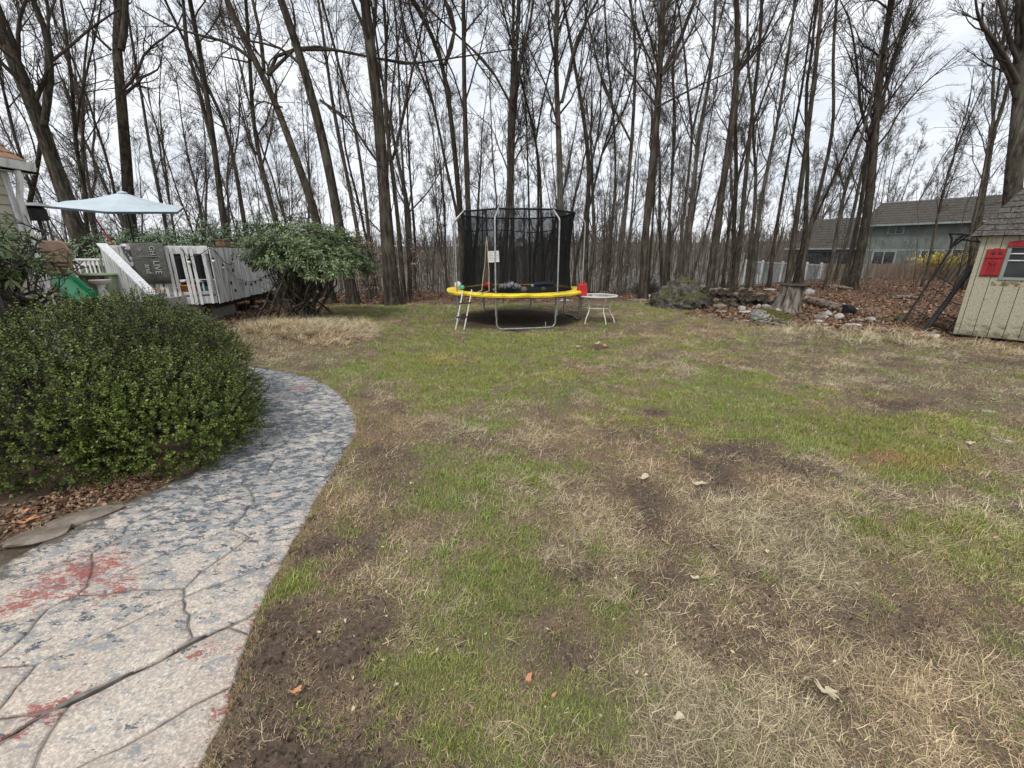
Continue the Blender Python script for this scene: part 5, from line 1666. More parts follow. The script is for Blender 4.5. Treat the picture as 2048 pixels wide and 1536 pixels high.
# net
def net_mat():
    m, nd, ln, b = new_mat('safety_net', .85, .1)
    b.inputs['Base Color'].default_value = (.008, .009, .010, 1)
    tr_ = nd.new('ShaderNodeBsdfTransparent')
    mx = nd.new('ShaderNodeMixShader')
    lw = nd.new('ShaderNodeLayerWeight'); lw.inputs['Blend'].default_value = .5
    n_ = noise(nd, ln, 3.5, 3, stretch=(1, 1, .15))
    md = nd.new('ShaderNodeMath'); md.operation = 'MULTIPLY_ADD'
    ln.new(n_.outputs['Fac'], md.inputs[0]); md.inputs[1].default_value = .16; md.inputs[2].default_value = .44
    a2 = nd.new('ShaderNodeMath'); a2.operation = 'MULTIPLY_ADD'; a2.use_clamp = True
    ln.new(lw.outputs['Facing'], a2.inputs[0]); a2.inputs[1].default_value = .42
    ln.new(md.outputs['Value'], a2.inputs[2])
    ln.new(a2.outputs['Value'], mx.inputs['Fac'])
    ln.new(tr_.outputs['BSDF'], mx.inputs[1]); ln.new(b.outputs['BSDF'], mx.inputs[2])
    ln.new(mx.outputs['Shader'], nd['Material Output'].inputs['Surface'])
    return m
M['net'] = net_mat()
def net_r(a, z):
    """net stands off the poles at the top and is drawn in at mid height"""
    da = min(abs((a - p + 180) % 360 - 180) for p in PA)
    u = (z - PZ) / (NT - PZ)
    straight = 1.40 * math.cos(R(22.5)) / math.cos(R(22.5 - min(da, 22.5)))
    return (1 - u) * 1.36 + u * straight - .07 * math.sin(math.pi * min(u * 1.0, 1)) ** .8
def netsurf(a0, a1, z0, z1, na, nz):
    V = [cyl(a0 + (a1 - a0) * i / na, net_r(a0 + (a1 - a0) * i / na, z0 + (z1 - z0) * j / nz), z0 + (z1 - z0) * j / nz) for i in range(na + 1) for j in range(nz + 1)]
    return V, [(i * (nz + 1) + j, (i + 1) * (nz + 1) + j, (i + 1) * (nz + 1) + j + 1, i * (nz + 1) + j + 1) for i in range(na) for j in range(nz)]
mb = MB(); mb.add(*netsurf(-19, 318.5, PZ + .01, NT, 120, 14)); nt_o = mb.build('net', M['net'], t, smooth=True)
# loose door flaps either side of the slit
for (a0, a1, s) in ((318.5, 330, -1), (330, 341, 1)):
    V, fs = netsurf(a0, a1, PZ + .01, NT, 8, 14)
    V2 = []
    for q in V:
        u = (q.z - PZ) / (NT - PZ)
        pull = max(0, .68 - u) / .68
        ang = math.degrees(math.atan2(q.x - TC.x, -(q.y - TC.y)))
        rr = math.hypot(q.x - TC.x, q.y - TC.y)
        edge = (ang % 360 - a0) / (a1 - a0) if s < 0 else 1 - (ang % 360 - a0) / (a1 - a0)
        V2.append(cyl(ang + s * pull * edge * 4.2, rr, q.z))
    mb = MB(); mb.add(V2, fs); mb.build('door_flap', M['net'], t, smooth=True)
mb = MB(); mb.tube([cyl(330, net_r(330, z) + .01, z) for z in np.linspace(1.92, NT, 8)], [.022] * 8, 6); mb.build('door_zip', M['black_fabric'], t, smooth=True)
for s in (-1, 1):
    pts = [cyl(330 + s * 4.3 * max(0, (1.92 - z) / 1.14) + .25 * math.sin(z * 11 + s), net_r(330, z) + .03, z) for z in np.linspace(1.92, PZ + .05, 12)]
    pts.append(cyl(330 + s * 1.0 + 3, RO + .02, PZ + .02)) if s > 0 else pts.append(cyl(330 + s * 5, RO + .01, PZ - .02))
    mb = MB(); mb.tube(pts, .011, 6); mb.build('door_rope', M['rope_tan'], t, smooth=True)
mb = MB(); mb.tube([cyl(a, net_r(a % 360, NT) , NT) for a in np.arange(0, 361, 3)], .020, 6, False); mb.build('top_rope', M['black_fabric'], t, smooth=True)
mb = MB(); mb.tube([cyl(a, net_r(a, 2.14) - .005, 2.14 + .03 * math.sin(R(a * 4))) for a in np.arange(90, 271, 4)], .013, 5, False); mb.build('band', M['black_fabric'], t, smooth=True)
# warning placard on the net
def face_m(p, right, up):
    r_, u = Vector(right).normalized(), Vector(up).normalized()
    n_ = r_.cross(u)
    return Matrix.Translation(p) @ Matrix((r_, u, n_)).transposed().to_4x4()
def mk_text(txt, size, m, mat, name, parent, depth=.002):
    cu = bpy.data.curves.new(name, 'FONT')
    cu.body = txt; cu.size = size; cu.extrude = depth; cu.align_x = 'CENTER'; cu.align_y = 'CENTER'
    o = bpy.data.objects.new(name, cu)
    COL.objects.link(o)
    me = bpy.data.meshes.new_from_object(o.evaluated_get(bpy.context.evaluated_depsgraph_get()))
    bpy.data.objects.remove(o)
    o0 = Vector((0, 0, 0)); p = parent
    while p is not None: o0 += p.location; p = p.parent
    me.transform(Matrix.Translation(-o0) @ m)
    me.materials.clear(); me.materials.append(mat)
    return link_mesh(name, me, parent)
mb = MB()
p = cyl(-21, 1.37, 1.52)
fm = face_m(p, (math.cos(R(-21)), math.sin(R(-21)), .05), (-.05, 0, 1))
mb.prism([(-.125, -.12), (.125, -.12), (.125, .11), (-.125, .11)], fm, .004)
pl = mb.build('placard', M['white_plastic'], t)
mb = MB()
for k in range(6):
    for q in range(2):
        mb.prism([(-.105 + q * .11, .075 - k * .03), (-.012 + q * .11 - .02 * (k % 2), .075 - k * .03), (-.012 + q * .11 - .02 * (k % 2), .081 - k * .03), (-.105 + q * .11, .081 - k * .03)], fm @ Matrix.Translation((0, 0, .0045)), .001)
mb.build('print_lines', M['black_metal'], pl)
# ladder
lt_ = thing('trampoline_ladder', 'two-rung metal ladder hooked on the left front of the trampoline', 'ladder', tuple(gp(920, 659)))
tops, bots = [at(925, 586, 9.45), at(943, 584, 9.4)], [gp(911, 661), gp(928, 661)]
for a, b_ in zip(tops, bots):
    mb = MB(); mb.tube([a + Vector((0, .10, .02)), a + Vector((0, .02, .04)), a, b_ + Vector((0, 0, .01))], .014, 8); mb.build('rail', M['white_metal'], lt_, smooth=True)
for f in (.28, .64):
    a, b_ = tops[0].lerp(bots[0], f), tops[1].lerp(bots[1], f)
    e = (b_ - a).normalized() * .03
    mb = MB(); mb.bar(a - e, b_ + e, .07, .028); mb.build('rung', M['black_metal'], lt_, bevel=.006)
# balls and toys on the mat
def ball(px, py, Y, r_, mat, lab, name='ball', z=None):
    p = at(px, py, Y)
    zz = (PZ - .012 + r_) if z is None else z
    p = Vector((p.x, Y, zz))
    mb = MB(); mb.sphere(p, r_, 20)
    return tag(mb.build(name, mat, None, tuple(p), smooth=True), lab, 'ball')
bb = ball(976, 567, 10.5, .10, M['red_plastic'], 'red rubber ball with a black band on the trampoline mat')
mb = MB(); mb.tube([Vector((bb.location.x + .101 * math.cos(a), bb.location.y + .101 * math.sin(a), bb.location.z + .03 * math.cos(a))) for a in np.linspace(0, 6.283, 25)], .006, 5, False)
mb.build('stripe', M['black_fabric'], bb)
ball(1003, 566, 10.5, .075, M['ball_grey'], 'small black and white football, leftmost of the ball cluster')
ball(1015, 564, 10.2, .10, M['ball_grey'], 'big grey and white football in the middle of the cluster')
ball(1022, 562, 10.75, .095, M['ball_grey'], 'white and grey football behind the middle of the cluster')
ball(1030, 562, 10.3, .09, M['ball_grey'], 'grey patterned football at the right of the cluster')
ball(1038, 565, 10.6, .06, M['ball_pink'], 'small faded pinkish ball at the right end of the cluster')
ball(988, 569, 10.1, .035, M['white_plastic'], 'tiny white ball between the red ball and the footballs')
ball(1048, 577, 9.72, .07, M['ball_pink'], 'pale pink ball near the front of the trampoline mat')
ball(1087, 575, 9.95, .057, M['ball_green'], 'olive green ball on the right of the trampoline mat')
ball(1065, 567, 11.3, .04, M['white_plastic'], 'tiny white ball at the back of the trampoline mat')
ball(925, 576, 9.95, .052, M['ball_teal'], 'teal green ball resting on the yellow pad', z=PZ + .09)
ball(916, 568, 10.3, .085, M['white_plastic'], 'big white ball resting on the left of the yellow pad', z=PZ + .12)
mb = MB()
p = at(1092, 565, 11.6)
mb.tube([(p.x - .35, 11.6, PZ + .03), (p.x, 11.65, PZ + .06), (p.x + .25, 11.6, PZ + .04)], [.05, .07, .03], 8)
tag(mb.build('rolled_blanket', M['navy'], None, (p.x, 11.6, PZ), smooth=True), 'dark blue blanket bunched at the back of the mat', 'blanket')
mb = MB()
p = at(1012, 580, 10.0)
mb.tube([(p.x - .2, 9.9, PZ + .0), (p.x + .05, 9.95, PZ + .03), (p.x + .22, 10.05, PZ + .02)], [.03, .05, .02], 7)
mb.tube([(p.x + .05, 9.95, PZ + .03), (p.x + .18, 10.1, PZ + .13)], [.02, .012], 6)
tag(mb.build('black_cloth', M['black_fabric'], None, (p.x, 9.95, PZ), smooth=True), 'crumpled black cloth lying in front of the footballs', 'cloth')
mb = MB()
p = gp(1091, 655)
mb.tube([p, p + Vector((0, 0, .13))], .012, 6)
tag(mb.build('ground_stake', M['rope_tan'], None, tuple(p), smooth=True), 'short pale stake in the soil under the trampoline', 'stake')

# patio table with the red can
tc = Vector((at(1195, 600, 10.1).x, 10.15, 0)); tc.z = gl(tc.x, tc.y)
t = thing('patio_table', 'white metal patio table with a grey glass top right of the trampoline', 'table', tuple(tc))
TZ = .63
oval = lambda a, r_, z: Vector((tc.x + r_ * math.cos(a), tc.y + r_ * .92 * math.sin(a), z))
mb = MB(); mb.tube([oval(a, .465, TZ) for a in np.linspace(0, 2 * math.pi, 41)], .017, 8, False); mb.build('rim', M['white_metal'], t, smooth=True)
mb = MB(); mb.lathe([(.01, TZ), (.455, TZ), (.455, TZ + .008), (.01, TZ + .008)], (tc.x, tc.y, 0), 40, sy=.92)
gm_ = mat2('glass_top', (.30, .32, .32), (.48, .50, .50), 12, .12, .6, bmp=0)
mb.build('table_top', gm_, t)
for a in (-2.35, -1.2, -.35, 2.0):
    u = Vector((math.cos(a), .92 * math.sin(a), 0))
    c_ = Vector((tc.x, tc.y, 0))
    pts = [c_ + u * .40 + Vector((0, 0, TZ - .01)), c_ + u * .30 + Vector((0, 0, .40)), c_ + u * .30 + Vector((0, 0, .30)), c_ + u * .42 + Vector((0, 0, .10)), c_ + u * .44 + Vector((0, 0, tc.z + .01))]
    mb = MB(); mb.tube(fillet(pts, .05, 3), .013, 8); mb.build('leg', M['white_metal'], t, smooth=True)
mb = MB(); mb.tube([oval(a, .30, .36) for a in np.linspace(0, 2 * math.pi, 31)], .010, 6, False); mb.build('brace_ring', M['white_metal'], t, smooth=True)
cp = Vector((at(1164, 580, 10.0).x, 10.0, TZ + .012))
t = thing('fuel_can', 'bright red plastic fuel can standing on the left of the patio table', 'fuel can', tuple(cp))
mb = MB()
mb.prism([(-.105, 0), (.105, 0), (.115, .05), (.115, .16), (.095, .23), (.05, .265), (-.05, .265), (-.095, .23), (-.115, .16), (-.115, .05)], Matrix.Translation(cp + Vector((0, .06, 0))) @ Matrix.Rotation(R(90), 4, 'X'), .13)
mb.build('body', M['red_plastic'], t, bevel=.018, seg=3, smooth=True)
mb = MB(); mb.tube(fillet([cp + Vector((-.06, 0, .24)), cp + Vector((-.05, 0, .31)), cp + Vector((.05, 0, .31)), cp + Vector((.06, 0, .24))], .03, 3), .013, 8); mb.build('handle', M['red_plastic'], t, smooth=True)
mb = MB(); mb.lathe([(.025, .25), (.025, .30), (.018, .31)], cp + Vector((.08, -.01, -.02)), 12); mb.build('cap', M['red_plastic'], t, smooth=True)

# ------------------------------------------------------------------ deck
ZR, ZB, ZF = 1.74, .45, .60
Cc = Vector((-6.97, 10.2, 0)); Aa = at(205, 492, 9.3); Aa.z = 0; Dd = Vector((-7.80, 14.5, 0))
t = deck = thing('deck', 'weathered white wooden deck with picket railing and a run of tight side boards', 'deck', tuple(Cc))
fd = (Cc - Aa).normalized(); fn = Vector((fd.y, -fd.x, 0))          # outward normal of the front
sd_ = (Dd - Cc).normalized(); sn = Vector((sd_.y, -sd_.x, 0))
if sn.x < 0: sn = -sn
if fn.y > 0: fn = -fn
LF, LS_ = (Cc - Aa).length, (Dd - Cc).length
Z3 = Vector((0, 0, 1))
def t_at_px(px):
    lo, hi = 0.0, 1.0
    for _ in range(30):
        m_ = (lo + hi) / 2; q = Aa.lerp(Cc, m_)
        if proj(q.x, q.y, ZR)[0] < px: lo = m_
        else: hi = m_
    return lo
rr_ = random.Random(8)
for px in [211, 219, 233, 241, 249, 262, 270, 283, 296, 304, 314, 331, 340, 361, 370, 380, 403]:
    q = Aa.lerp(Cc, t_at_px(px)) + fn * .05
    zt, zb = ZR - .015 + rr_.uniform(-.004, .004), ZB + rr_.uniform(-.015, .015)
    lean = fd * rr_.uniform(-.012, .012)
    mb = MB(); mb.bar(q + lean + Z3 * zb, q + Z3 * zt, .058, .022, tuple(fn)); mb.build('picket', M['white_paint'], t, bevel=.003, seg=1)
k = 0
s = .0
while s < LS_:
    w = rr_.uniform(.105, .122)
    q = Cc + sd_ * (s + w / 2) + sn * .03
    zt, zb = ZR - .03 + rr_.uniform(-.006, .006), ZB + rr_.uniform(-.025, .012)
    mb = MB(); mb.bar(q + Z3 * zb, q + Z3 * zt, w, .02, tuple(sn)); mb.build('side_board', M['white_paint_dirty'], t, bevel=.003, seg=1)
    s += w + rr_.uniform(.006, .018)
def board(name, p, q, w, h, mat, up=(0, 0, 1), bev=.004, par=None):
    mb = MB(); mb.bar(p, q, w, h, up); return mb.build(name, mat, par or deck, bevel=bev)
board('top_rail', Aa + Z3 * 1.655 - fd * .02, Cc + Z3 * 1.655, .035, .17, M['white_paint'])
board('top_rail', Cc + Z3 * (ZR - .005) - sn * .03, Dd + Z3 * (ZR - .005) - sn * .03, .14, .035, M['brown_wood'])
board('rim_board', Aa + Z3 * .54 , Cc + Z3 * .54, .035, .16, M['white_paint_dirty'])
board('rim_board', Cc + Z3 * .54 - sn * .02, Dd + Z3 * .54 - sn * .02, .035, .16, M['dark_wood'])
board('bottom_rail', Aa + Z3 * .70, Cc + Z3 * .70, .035, .07, M['white_paint_dirty'])
for q in (Aa, Aa.lerp(Cc, .52), Cc - sn * .06 - fd * .02, Cc.lerp(Dd, .45) - sn * .08, Dd - sn * .06):
    board('rail_post', q + Z3 * .58 - fn * .05, q + Z3 * 1.70 - fn * .05, .09, .09, M['white_paint_dirty'], (1, 0, 0))
# floor boards run parallel to the front
back = sd_ * LS_
ld = -fd * 5.4
for i in range(30):
    f = (i + .5) / 30
    p, q = Cc + back * f - sn * .05, Cc + back * f + ld * (1.0 - .0 * f)
    mb = MB(); mb.bar(p + Z3 * (ZF - .015), q + Z3 * (ZF - .015), .135, .03); mb.build('deck_board', M['grey_wood'], t)
for f in (.03, .3, .62, .95):
    p, q = Cc + back * f - sn * .15, Cc + back * f + ld
    board('joist', p + Z3 * .50, q + Z3 * .50, .045, .15, M['dark_wood'])
for i, (f, s) in enumerate([(.05, .35), (.05, 2.4), (.33, .25), (.62, .25), (.95, .2), (.62, 2.2)]):
    q = Cc + back * f - sn * s
    g_ = gl(q.x, q.y)
    mb = MB(); mb.bar(q + Z3 * (g_ - .1), q + Z3 * .45, .10, .10, (1, 0, 0)); mb.build('post', M['dark_wood'], t)
    mb = MB(); mb.lathe([(.14, g_ - .12), (.14, g_ + .06), (.12, g_ + .08)], (q.x, q.y, 0), 12); mb.build('footing', M['concrete'], t, smooth=True)
board('cross_beam', Cc + back * .08 - sn * .2 + Z3 * .38, Cc + back * .95 - sn * .2 + Z3 * .38, .05, .16, M['dark_wood'])
# brown cap of the corner post, seen over the rail
q = at(446, 488, 12.2)
mb = MB(); mb.box((q.x, 12.2, 1.80), (.24, .24, .22)); mb.box((q.x, 12.2, 1.92), (.28, .28, .03))
mb.build('post_cap', M['brown_wood'], t, bevel=.006)
# stair rail with its boards and treads
SA, SB = Aa + Z3 * ZR, at(303, 588, 8.55)
sdv = (SB - SA)
st_ = thing('deck_stairs', 'white closed stair rail with a wide sloping cap descending from the deck', 'stairs', (SA.x, SA.y, 0))
hz = Vector((sdv.x, sdv.y, 0)).normalized(); hn = Vector((hz.y, -hz.x, 0))
def sp_(f, dz): return SA.lerp(SB, f) + Z3 * dz
mb = MB(); mb.bar(sp_(-.01, .02), sp_(1.04, .02), .17, .04); mb.build('hand_rail', M['white_cap'], st_, bevel=.008)
mb = MB(); mb.bar(sp_(0, -.09), sp_(1.0, -.09), .035, .13); mb.build('rail_board', M['white_paint'], st_, bevel=.004)
nb = 15
for i in range(nb):
    f = (i + .5) / nb
    q = SA.lerp(SB, f) + hn * .035
    mb = MB(); mb.bar(Vector((q.x, q.y, q.z - .95)), Vector((q.x, q.y, q.z - .05)), .080, .02, tuple(hn)); mb.build('stair_picket', M['white_paint'], st_, bevel=.003, seg=1)
for i in range(4):
    f = (i + .6) / 4
    q = SA.lerp(SB, f)
    zt = ZF - .16 * (i + .5)
    p0 = Vector((q.x, q.y, zt)) - hn * .05
    mb = MB(); mb.bar(p0, p0 - hn * 1.1, .28, .04); mb.build('tread', M['grey_wood'], st_)
# doormat hung over the rail
t0_, t1_ = t_at_px(262), t_at_px(329)
p0, p1 = Aa.lerp(Cc, t0_), Aa.lerp(Cc, t1_)
mt_ = thing('doormat', 'dark grey doormat with pale lettering hung over the deck rail', 'doormat', (p0.x, p0.y, ZR))
nrm = fn
V, prof = [], [(-.12, -.35), (-.12, .01), (-.09, .04), (.10, .045), (.125, .01), (.125, -.30), (.118, -.62), (.112, -.80)]
na = 14
for i in range(na + 1):
    q = p0.lerp(p1, i / na)
    for d_, z in prof:
        sk = (.035 * math.sin(i * .6) * max(0, -z))
        V.append(q + nrm * (d_ + sk) + Z3 * (ZR + z))
k = len(prof)
fs = [(i * k + j, (i + 1) * k + j, (i + 1) * k + j + 1, i * k + j + 1) for i in range(na) for j in range(k - 1)]
mb = MB(); mb.add(V, fs); mo = mb.build('mat', M['rug'], mt_, smooth=True)
sm = mo.modifiers.new('thickness', 'SOLIDIFY'); sm.thickness = .012
W = (p1 - p0).length
rt_ = (p1 - p0).normalized()
def on_mat(u, z, out=.142): return p0 + rt_ * (W * u) + nrm * out + Z3 * (ZR + z)
# letters run downwards, tops to the right
def tm(u, z): return face_m(on_mat(u, z), (0, 0, -1), tuple(rt_))
mk_text('LIVE', .155, tm(.66, -.45), M['cream'], 'lettering', mt_, .006)
mk_text('GH', .13, tm(.62, -.10), M['cream'], 'lettering', mt_, .006)
mk_text('and', .14, tm(.38, -.48), M['cream'], 'lettering', mt_, .006)
mk_text('in', .10, tm(.27, -.08), M['cream'], 'lettering', mt_, .006)
mb = MB(); mb.bar(on_mat(.12, -.215), on_mat(.82, -.225), .006, .012, tuple(nrm)); mb.build('printed_line', M['cream'], mt_)
# black and white cloth beside the mat
q0, q1 = Aa.lerp(Cc, t_at_px(243)), Aa.lerp(Cc, t_at_px(266))
V = []
for i in range(9):
    q = q0.lerp(q1, i / 8)
    for j, (d_, z) in enumerate([(-.1, -.2), (-.08, .03), (.09, .035), (.115, -.02), (.11, -.2), (.10, -.42), (.1, -.6 - .05 * i / 8)]):
        V.append(q + rt_ * (.012 * j * max(0, -z) * 8 * .5) + nrm * (d_ + .02 * math.sin(i * 1.4 + j)) + Z3 * (ZR + z))
mb = MB(); mb.add(V, [(i * 7 + j, (i + 1) * 7 + j, (i + 1) * 7 + j + 1, i * 7 + j + 1) for i in range(8) for j in range(6)])
tag(mb.build('cloth', M['cloth'], None, (q0.x, q0.y, ZR), smooth=True), 'black and white cloth hanging on the rail left of the doormat', 'cloth')

# string lights along the deck side
t = thing('string_lights', 'black string lights with clear bulbs drooping along the deck side', 'string lights', (Cc.x, Cc.y, ZR))
def side(f, z, o=.05): return Cc + sd_ * (LS_ * f) + sn * (.03 + o) + Z3 * z
anchor = [(Aa.lerp(Cc, t_at_px(361)) + fn * .09 + Z3 * 1.70), (Aa.lerp(Cc, t_at_px(372)) + fn * .09 + Z3 * 1.50), (Aa.lerp(Cc, t_at_px(398)) + fn * .09 + Z3 * 1.56), side(-.01, 1.70), side(.05, 1.62), side(.13, 1.36), side(.20, 1.30), side(.24, 1.42), side(.23, 1.55)]
mb = MB(); mb.tube(anchor, .008, 5); mb.build('wire', M['black_metal'], t, smooth=True)
a2 = [side(.03, 1.66), side(.12, 1.25), side(.25, .95), side(.42, .82), side(.55, .82), side(.68, .9), side(.8, .96), side(.97, 1.0)]
mb = MB(); mb.tube(a2, .006, 5); mb.build('wire', M['black_metal'], t, smooth=True)
for i, (p, big) in enumerate([(side(.0, 1.50), 1), (side(.10, 1.34), 1), (side(.235, 1.46), 1), (anchor[1] + Z3 * -.02, 1), (side(.215, 1.22), 0), (side(.36, .84), 0), (side(.44, .80), 0), (side(.52, .84), 0), (side(.62, .88), 0), (side(.72, .95), 0), (side(.78, .95), 0), (side(.88, 1.0), 0), (side(.16, .92), 0), (side(.2, .72), 0)]):
    mb = MB(); mb.lathe([(.018, -.01), (.022, -.055), (.02, -.06)], p, 8); so = mb.build('socket', M['black_metal'], t, smooth=True)
    mb = MB(); mb.sphere(p - Z3 * (.09 if big else .075), .036 if big else .02, 10); mb.build('bulb', M['bulb'] if big else M['black_metal'], so, smooth=True)

# umbrella on the deck
ap = at(245, 386, 11.2)
t = thing('patio_umbrella', 'wide faded teal patio umbrella, tilted, on a black pole above the deck', 'umbrella', (ap.x + .3, 11.2, ZF))
tl, tr2 = at(122, 402, 11.2), at(363, 425, 11.2)
RU = (tr2 - tl).length / 2 * .86
ux = (tr2 - tl).normalized()
nz_ = (Vector((0, 0, 1)) + Vector((.0, -.135, 0))).normalized()
nz_ = (nz_ - ux * nz_.dot(ux)).normalized()
uy = nz_.cross(ux)
cc_ = (tl + tr2) / 2
apex = ap
mb = MB(); NS = 6; V = []
def pr(a): return math.cos(math.pi / NS) / math.cos((a % (2 * math.pi / NS)) - math.pi / NS)
ring = [(0.02, 0), (.35, .40), (.7, .74), (1.0, 1.0)]
H_ = (apex - cc_)
for f, d_ in ring:
    for j in range(NS * 4):
        a = 2 * math.pi * j / (NS * 4)
        rr = RU * 1.08 * f * (1 + (pr(a) - 1) * f)
        V.append(cc_ + H_ * (1 - d_) * (1.0) - nz_ * .02 * math.sin(math.pi * f) + ux * rr * math.cos(a) + uy * rr * math.sin(a))
n = NS * 4
mb.add(V, [(i * n + j, i * n + (j + 1) % n, (i + 1) * n + (j + 1) % n, (i + 1) * n + j) for i in range(3) for j in range(n)] + [tuple(range(n - 1, -1, -1))])
co_ = mb.build('canopy', M['teal'], t)
sm = co_.modifiers.new('thickness', 'SOLIDIFY'); sm.thickness = .01
mb = MB(); V = []  # dark rim strip: shade of the canopy underside put into the colour
for f, dz in ((1.0, 0), (1.0, -.07)):
    for j in range(n):
        a = 2 * math.pi * j / n
        rr = RU * 1.08 * pr(a) * 1.002
        V.append(cc_ + ux * rr * math.cos(a) + uy * rr * math.sin(a) + Z3 * dz * .6)
mb.add(V, [(j, (j + 1) % n, n + (j + 1) % n, n + j) for j in range(n)]); mb.build('underside_shade', mat2('underside_shade', (.05, .075, .09), (.09, .12, .14), 8, .9, .1), t)
mb = MB(); mb.lathe([(.10, 0), (.09, .03), (.02, .05)], apex - Z3 * .01, 14); mb.build('finial', M['teal'], t, smooth=True)
for j in range(NS):
    a = 2 * math.pi * j / NS
    e = cc_ + ux * RU * .97 * math.cos(a) + uy * RU * .97 * math.sin(a) - Z3 * .015
    mb = MB(); mb.tube([apex - Z3 * .06, apex.lerp(e, .5) - Z3 * .05, e], .008, 5); mb.build('rib', M['black_metal'], t, smooth=True)
pb = at(270, 495, 11.2)
mb = MB(); mb.tube([apex - Z3 * .05, at(254, 425, 11.2), pb, Vector((pb.x + .08, 11.2, ZF))], .022, 9); mb.build('pole', M['black_metal'], t, smooth=True)
mb = MB(); mb.lathe([(.26, ZF), (.26, ZF + .05), (.06, ZF + .09), (.04, ZF + .3)], (pb.x + .08, 11.2, 0), 18); mb.build('base', M['black_metal'], t, smooth=True)

# patio heater
hp = at(68, 408, 8.8)
t = thing('patio_heater', 'black patio heater with a shallow silver reflector beside the house', 'heater', (hp.x, 8.8, ZF))
mb = MB(); mb.lathe([(.28, -.045), (.27, -.04), (.17, .0), (.06, .02), (.01, .025)], (hp.x, 8.8, hp.z), 28); mb.build('reflector', M['galv'], t, smooth=True)
mb = MB(); mb.lathe([(.13, -.30), (.15, -.26), (.15, -.09), (.10, -.05)], (hp.x, 8.8, hp.z), 18); mb.build('burner', M['black_metal'], t, smooth=True)
mb = MB(); mb.tube([(hp.x, 8.8, hp.z - .02), (hp.x, 8.8, hp.z - .3), (hp.x, 8.8, ZF + .8)], [.03, .03, .03], 10); mb.build('pole', M['black_metal'], t, smooth=True)
mb = MB(); mb.lathe([(.23, 0), (.23, .75), (.19, .82), (.03, .86)], (hp.x, 8.8, ZF), 20); mb.build('tank_cover', M['black_metal'], t, smooth=True)

# rake with a red handle
p0, p1 = at(191, 438, 10.4), at(228, 492, 10.3)
t = thing('garden_tool', 'long red-handled tool leaning against the hedge end of the rail', 'tool', tuple(p1 - Z3 * 1.1))
mb = MB(); mb.tube([p0, p1, p1 + (p1 - p0) * 1.4], .018, 8); mb.build('handle', M['red_paint'], t, smooth=True)
mb = MB(); e = p1 + (p1 - p0) * 1.4; mb.box(e, (.3, .04, .22)); mb.build('blade', M['galv'], t, bevel=.01)

# back railing at the far left of the deck
BA, BB = at(139, 519, 12.4), at(226, 519, 12.4)
t = thing('back_railing', 'low white picket railing seen behind the toys', 'railing', (BA.x, 12.4, ZF))
zr = BA.z
mb = MB(); mb.bar(Vector((BA.x - .1, 12.4, zr)), Vector((BB.x + .2, 12.4, zr)), .12, .05); mb.bar(Vector((BA.x - .1, 12.4, zr - .1)), Vector((BB.x + .2, 12.4, zr - .1)), .035, .12); mb.build('top_rail', M['white_cap'], t, bevel=.005)
mb = MB(); mb.bar(Vector((BA.x - .1, 12.4, ZF + .1)), Vector((BB.x + .2, 12.4, ZF + .1)), .035, .09); mb.build('bottom_rail', M['white_paint'], t, bevel=.005)
x_ = BA.x
while x_ < BB.x + .2:
    mb = MB(); mb.bar(Vector((x_, 12.36, ZF + .02)), Vector((x_, 12.36, zr - .02)), .05, .02, (0, -1, 0)); mb.build('picket', M['white_paint'], t, bevel=.003, seg=1)
    x_ += rr_.choice((.12, .12, .2))

# raised patio carrying the toys
e0, e1 = at(-60, 608, 7.4), at(245, 606, 8.3)
pz_ = .70
t = thing('raised_patio', 'raised patio with a pinkish stone edge under the play climber', 'patio', (e0.x, e0.y, 0))
poly = [(e0.x, 7.35), (e1.x, 8.2), (e1.x + .1, 11.5), (e0.x - 2, 11.5), (e0.x - 2, 7.1)]
mb = MB(); mb.prism(poly, Matrix.Translation((0, 0, -.1)), pz_ + .05); mb.build('patio_wall', M['concrete'], t)
for i in range(9):
    a, b_ = Vector((e0.x, 7.33, 0)).lerp(Vector((e1.x, 8.18, 0)), i / 9), Vector((e0.x, 7.33, 0)).lerp(Vector((e1.x, 8.18, 0)), (i + .97) / 9)
    mb = MB(); mb.bar(a + Z3 * (pz_ - .02), b_ + Z3 * (pz_ - .02), .3, .05); mb.build('edge_stone', M['pink'], t, bevel=.008)

# play climber with slide
base = at(105, 600, 8.3)
t = thing('play_climber', 'toddler climber of tan plastic panels with a bright green slide', 'climber', (base.x, 8.3, pz_))
def panel(pxs, Y0, Y1, th=.07, name='panel', mat='tan_plastic', bev=.02, par=None):
    pts = [at(a, b_, Y0 + (Y1 - Y0) * i / max(1, len(pxs) - 1)) for i, (a, b_) in enumerate(pxs)]
    c_ = sum(pts, Vector()) / len(pts)
    n_ = Vector((0, 1, 0))
    mb = MB(); k = len(pts)
    mb.add(pts + [p + n_ * th for p in pts], [tuple(range(k)), tuple(range(2 * k - 1, k - 1, -1))] + [(i, k + i, k + (i + 1) % k, (i + 1) % k) for i in range(k)])
    return mb.build(name, M[mat], par or t, bevel=bev, seg=2)
panel([(72, 484), (80, 481), (118, 481), (126, 486), (141, 507), (139, 512), (153, 592), (88, 592)], 8.55, 8.55, .06)
panel([(28, 492), (34, 481), (58, 479), (70, 500), (80, 545), (108, 608), (40, 612), (34, 560)], 8.0, 8.0, .06)
for y_ in (522, 529, 536):
    panel([(93, y_), (134, y_), (135, y_ + 2.5), (94, y_ + 2.5)], 8.5, 8.5, .05, 'rib', bev=.006)
panel([(88, 543), (140, 543), (142, 550), (90, 550)], 8.4, 8.4, .2, 'platform', bev=.015)
panel([(50, 600), (108, 597), (110, 607), (48, 610)], 7.95, 7.95, .25, 'foot', bev=.02)
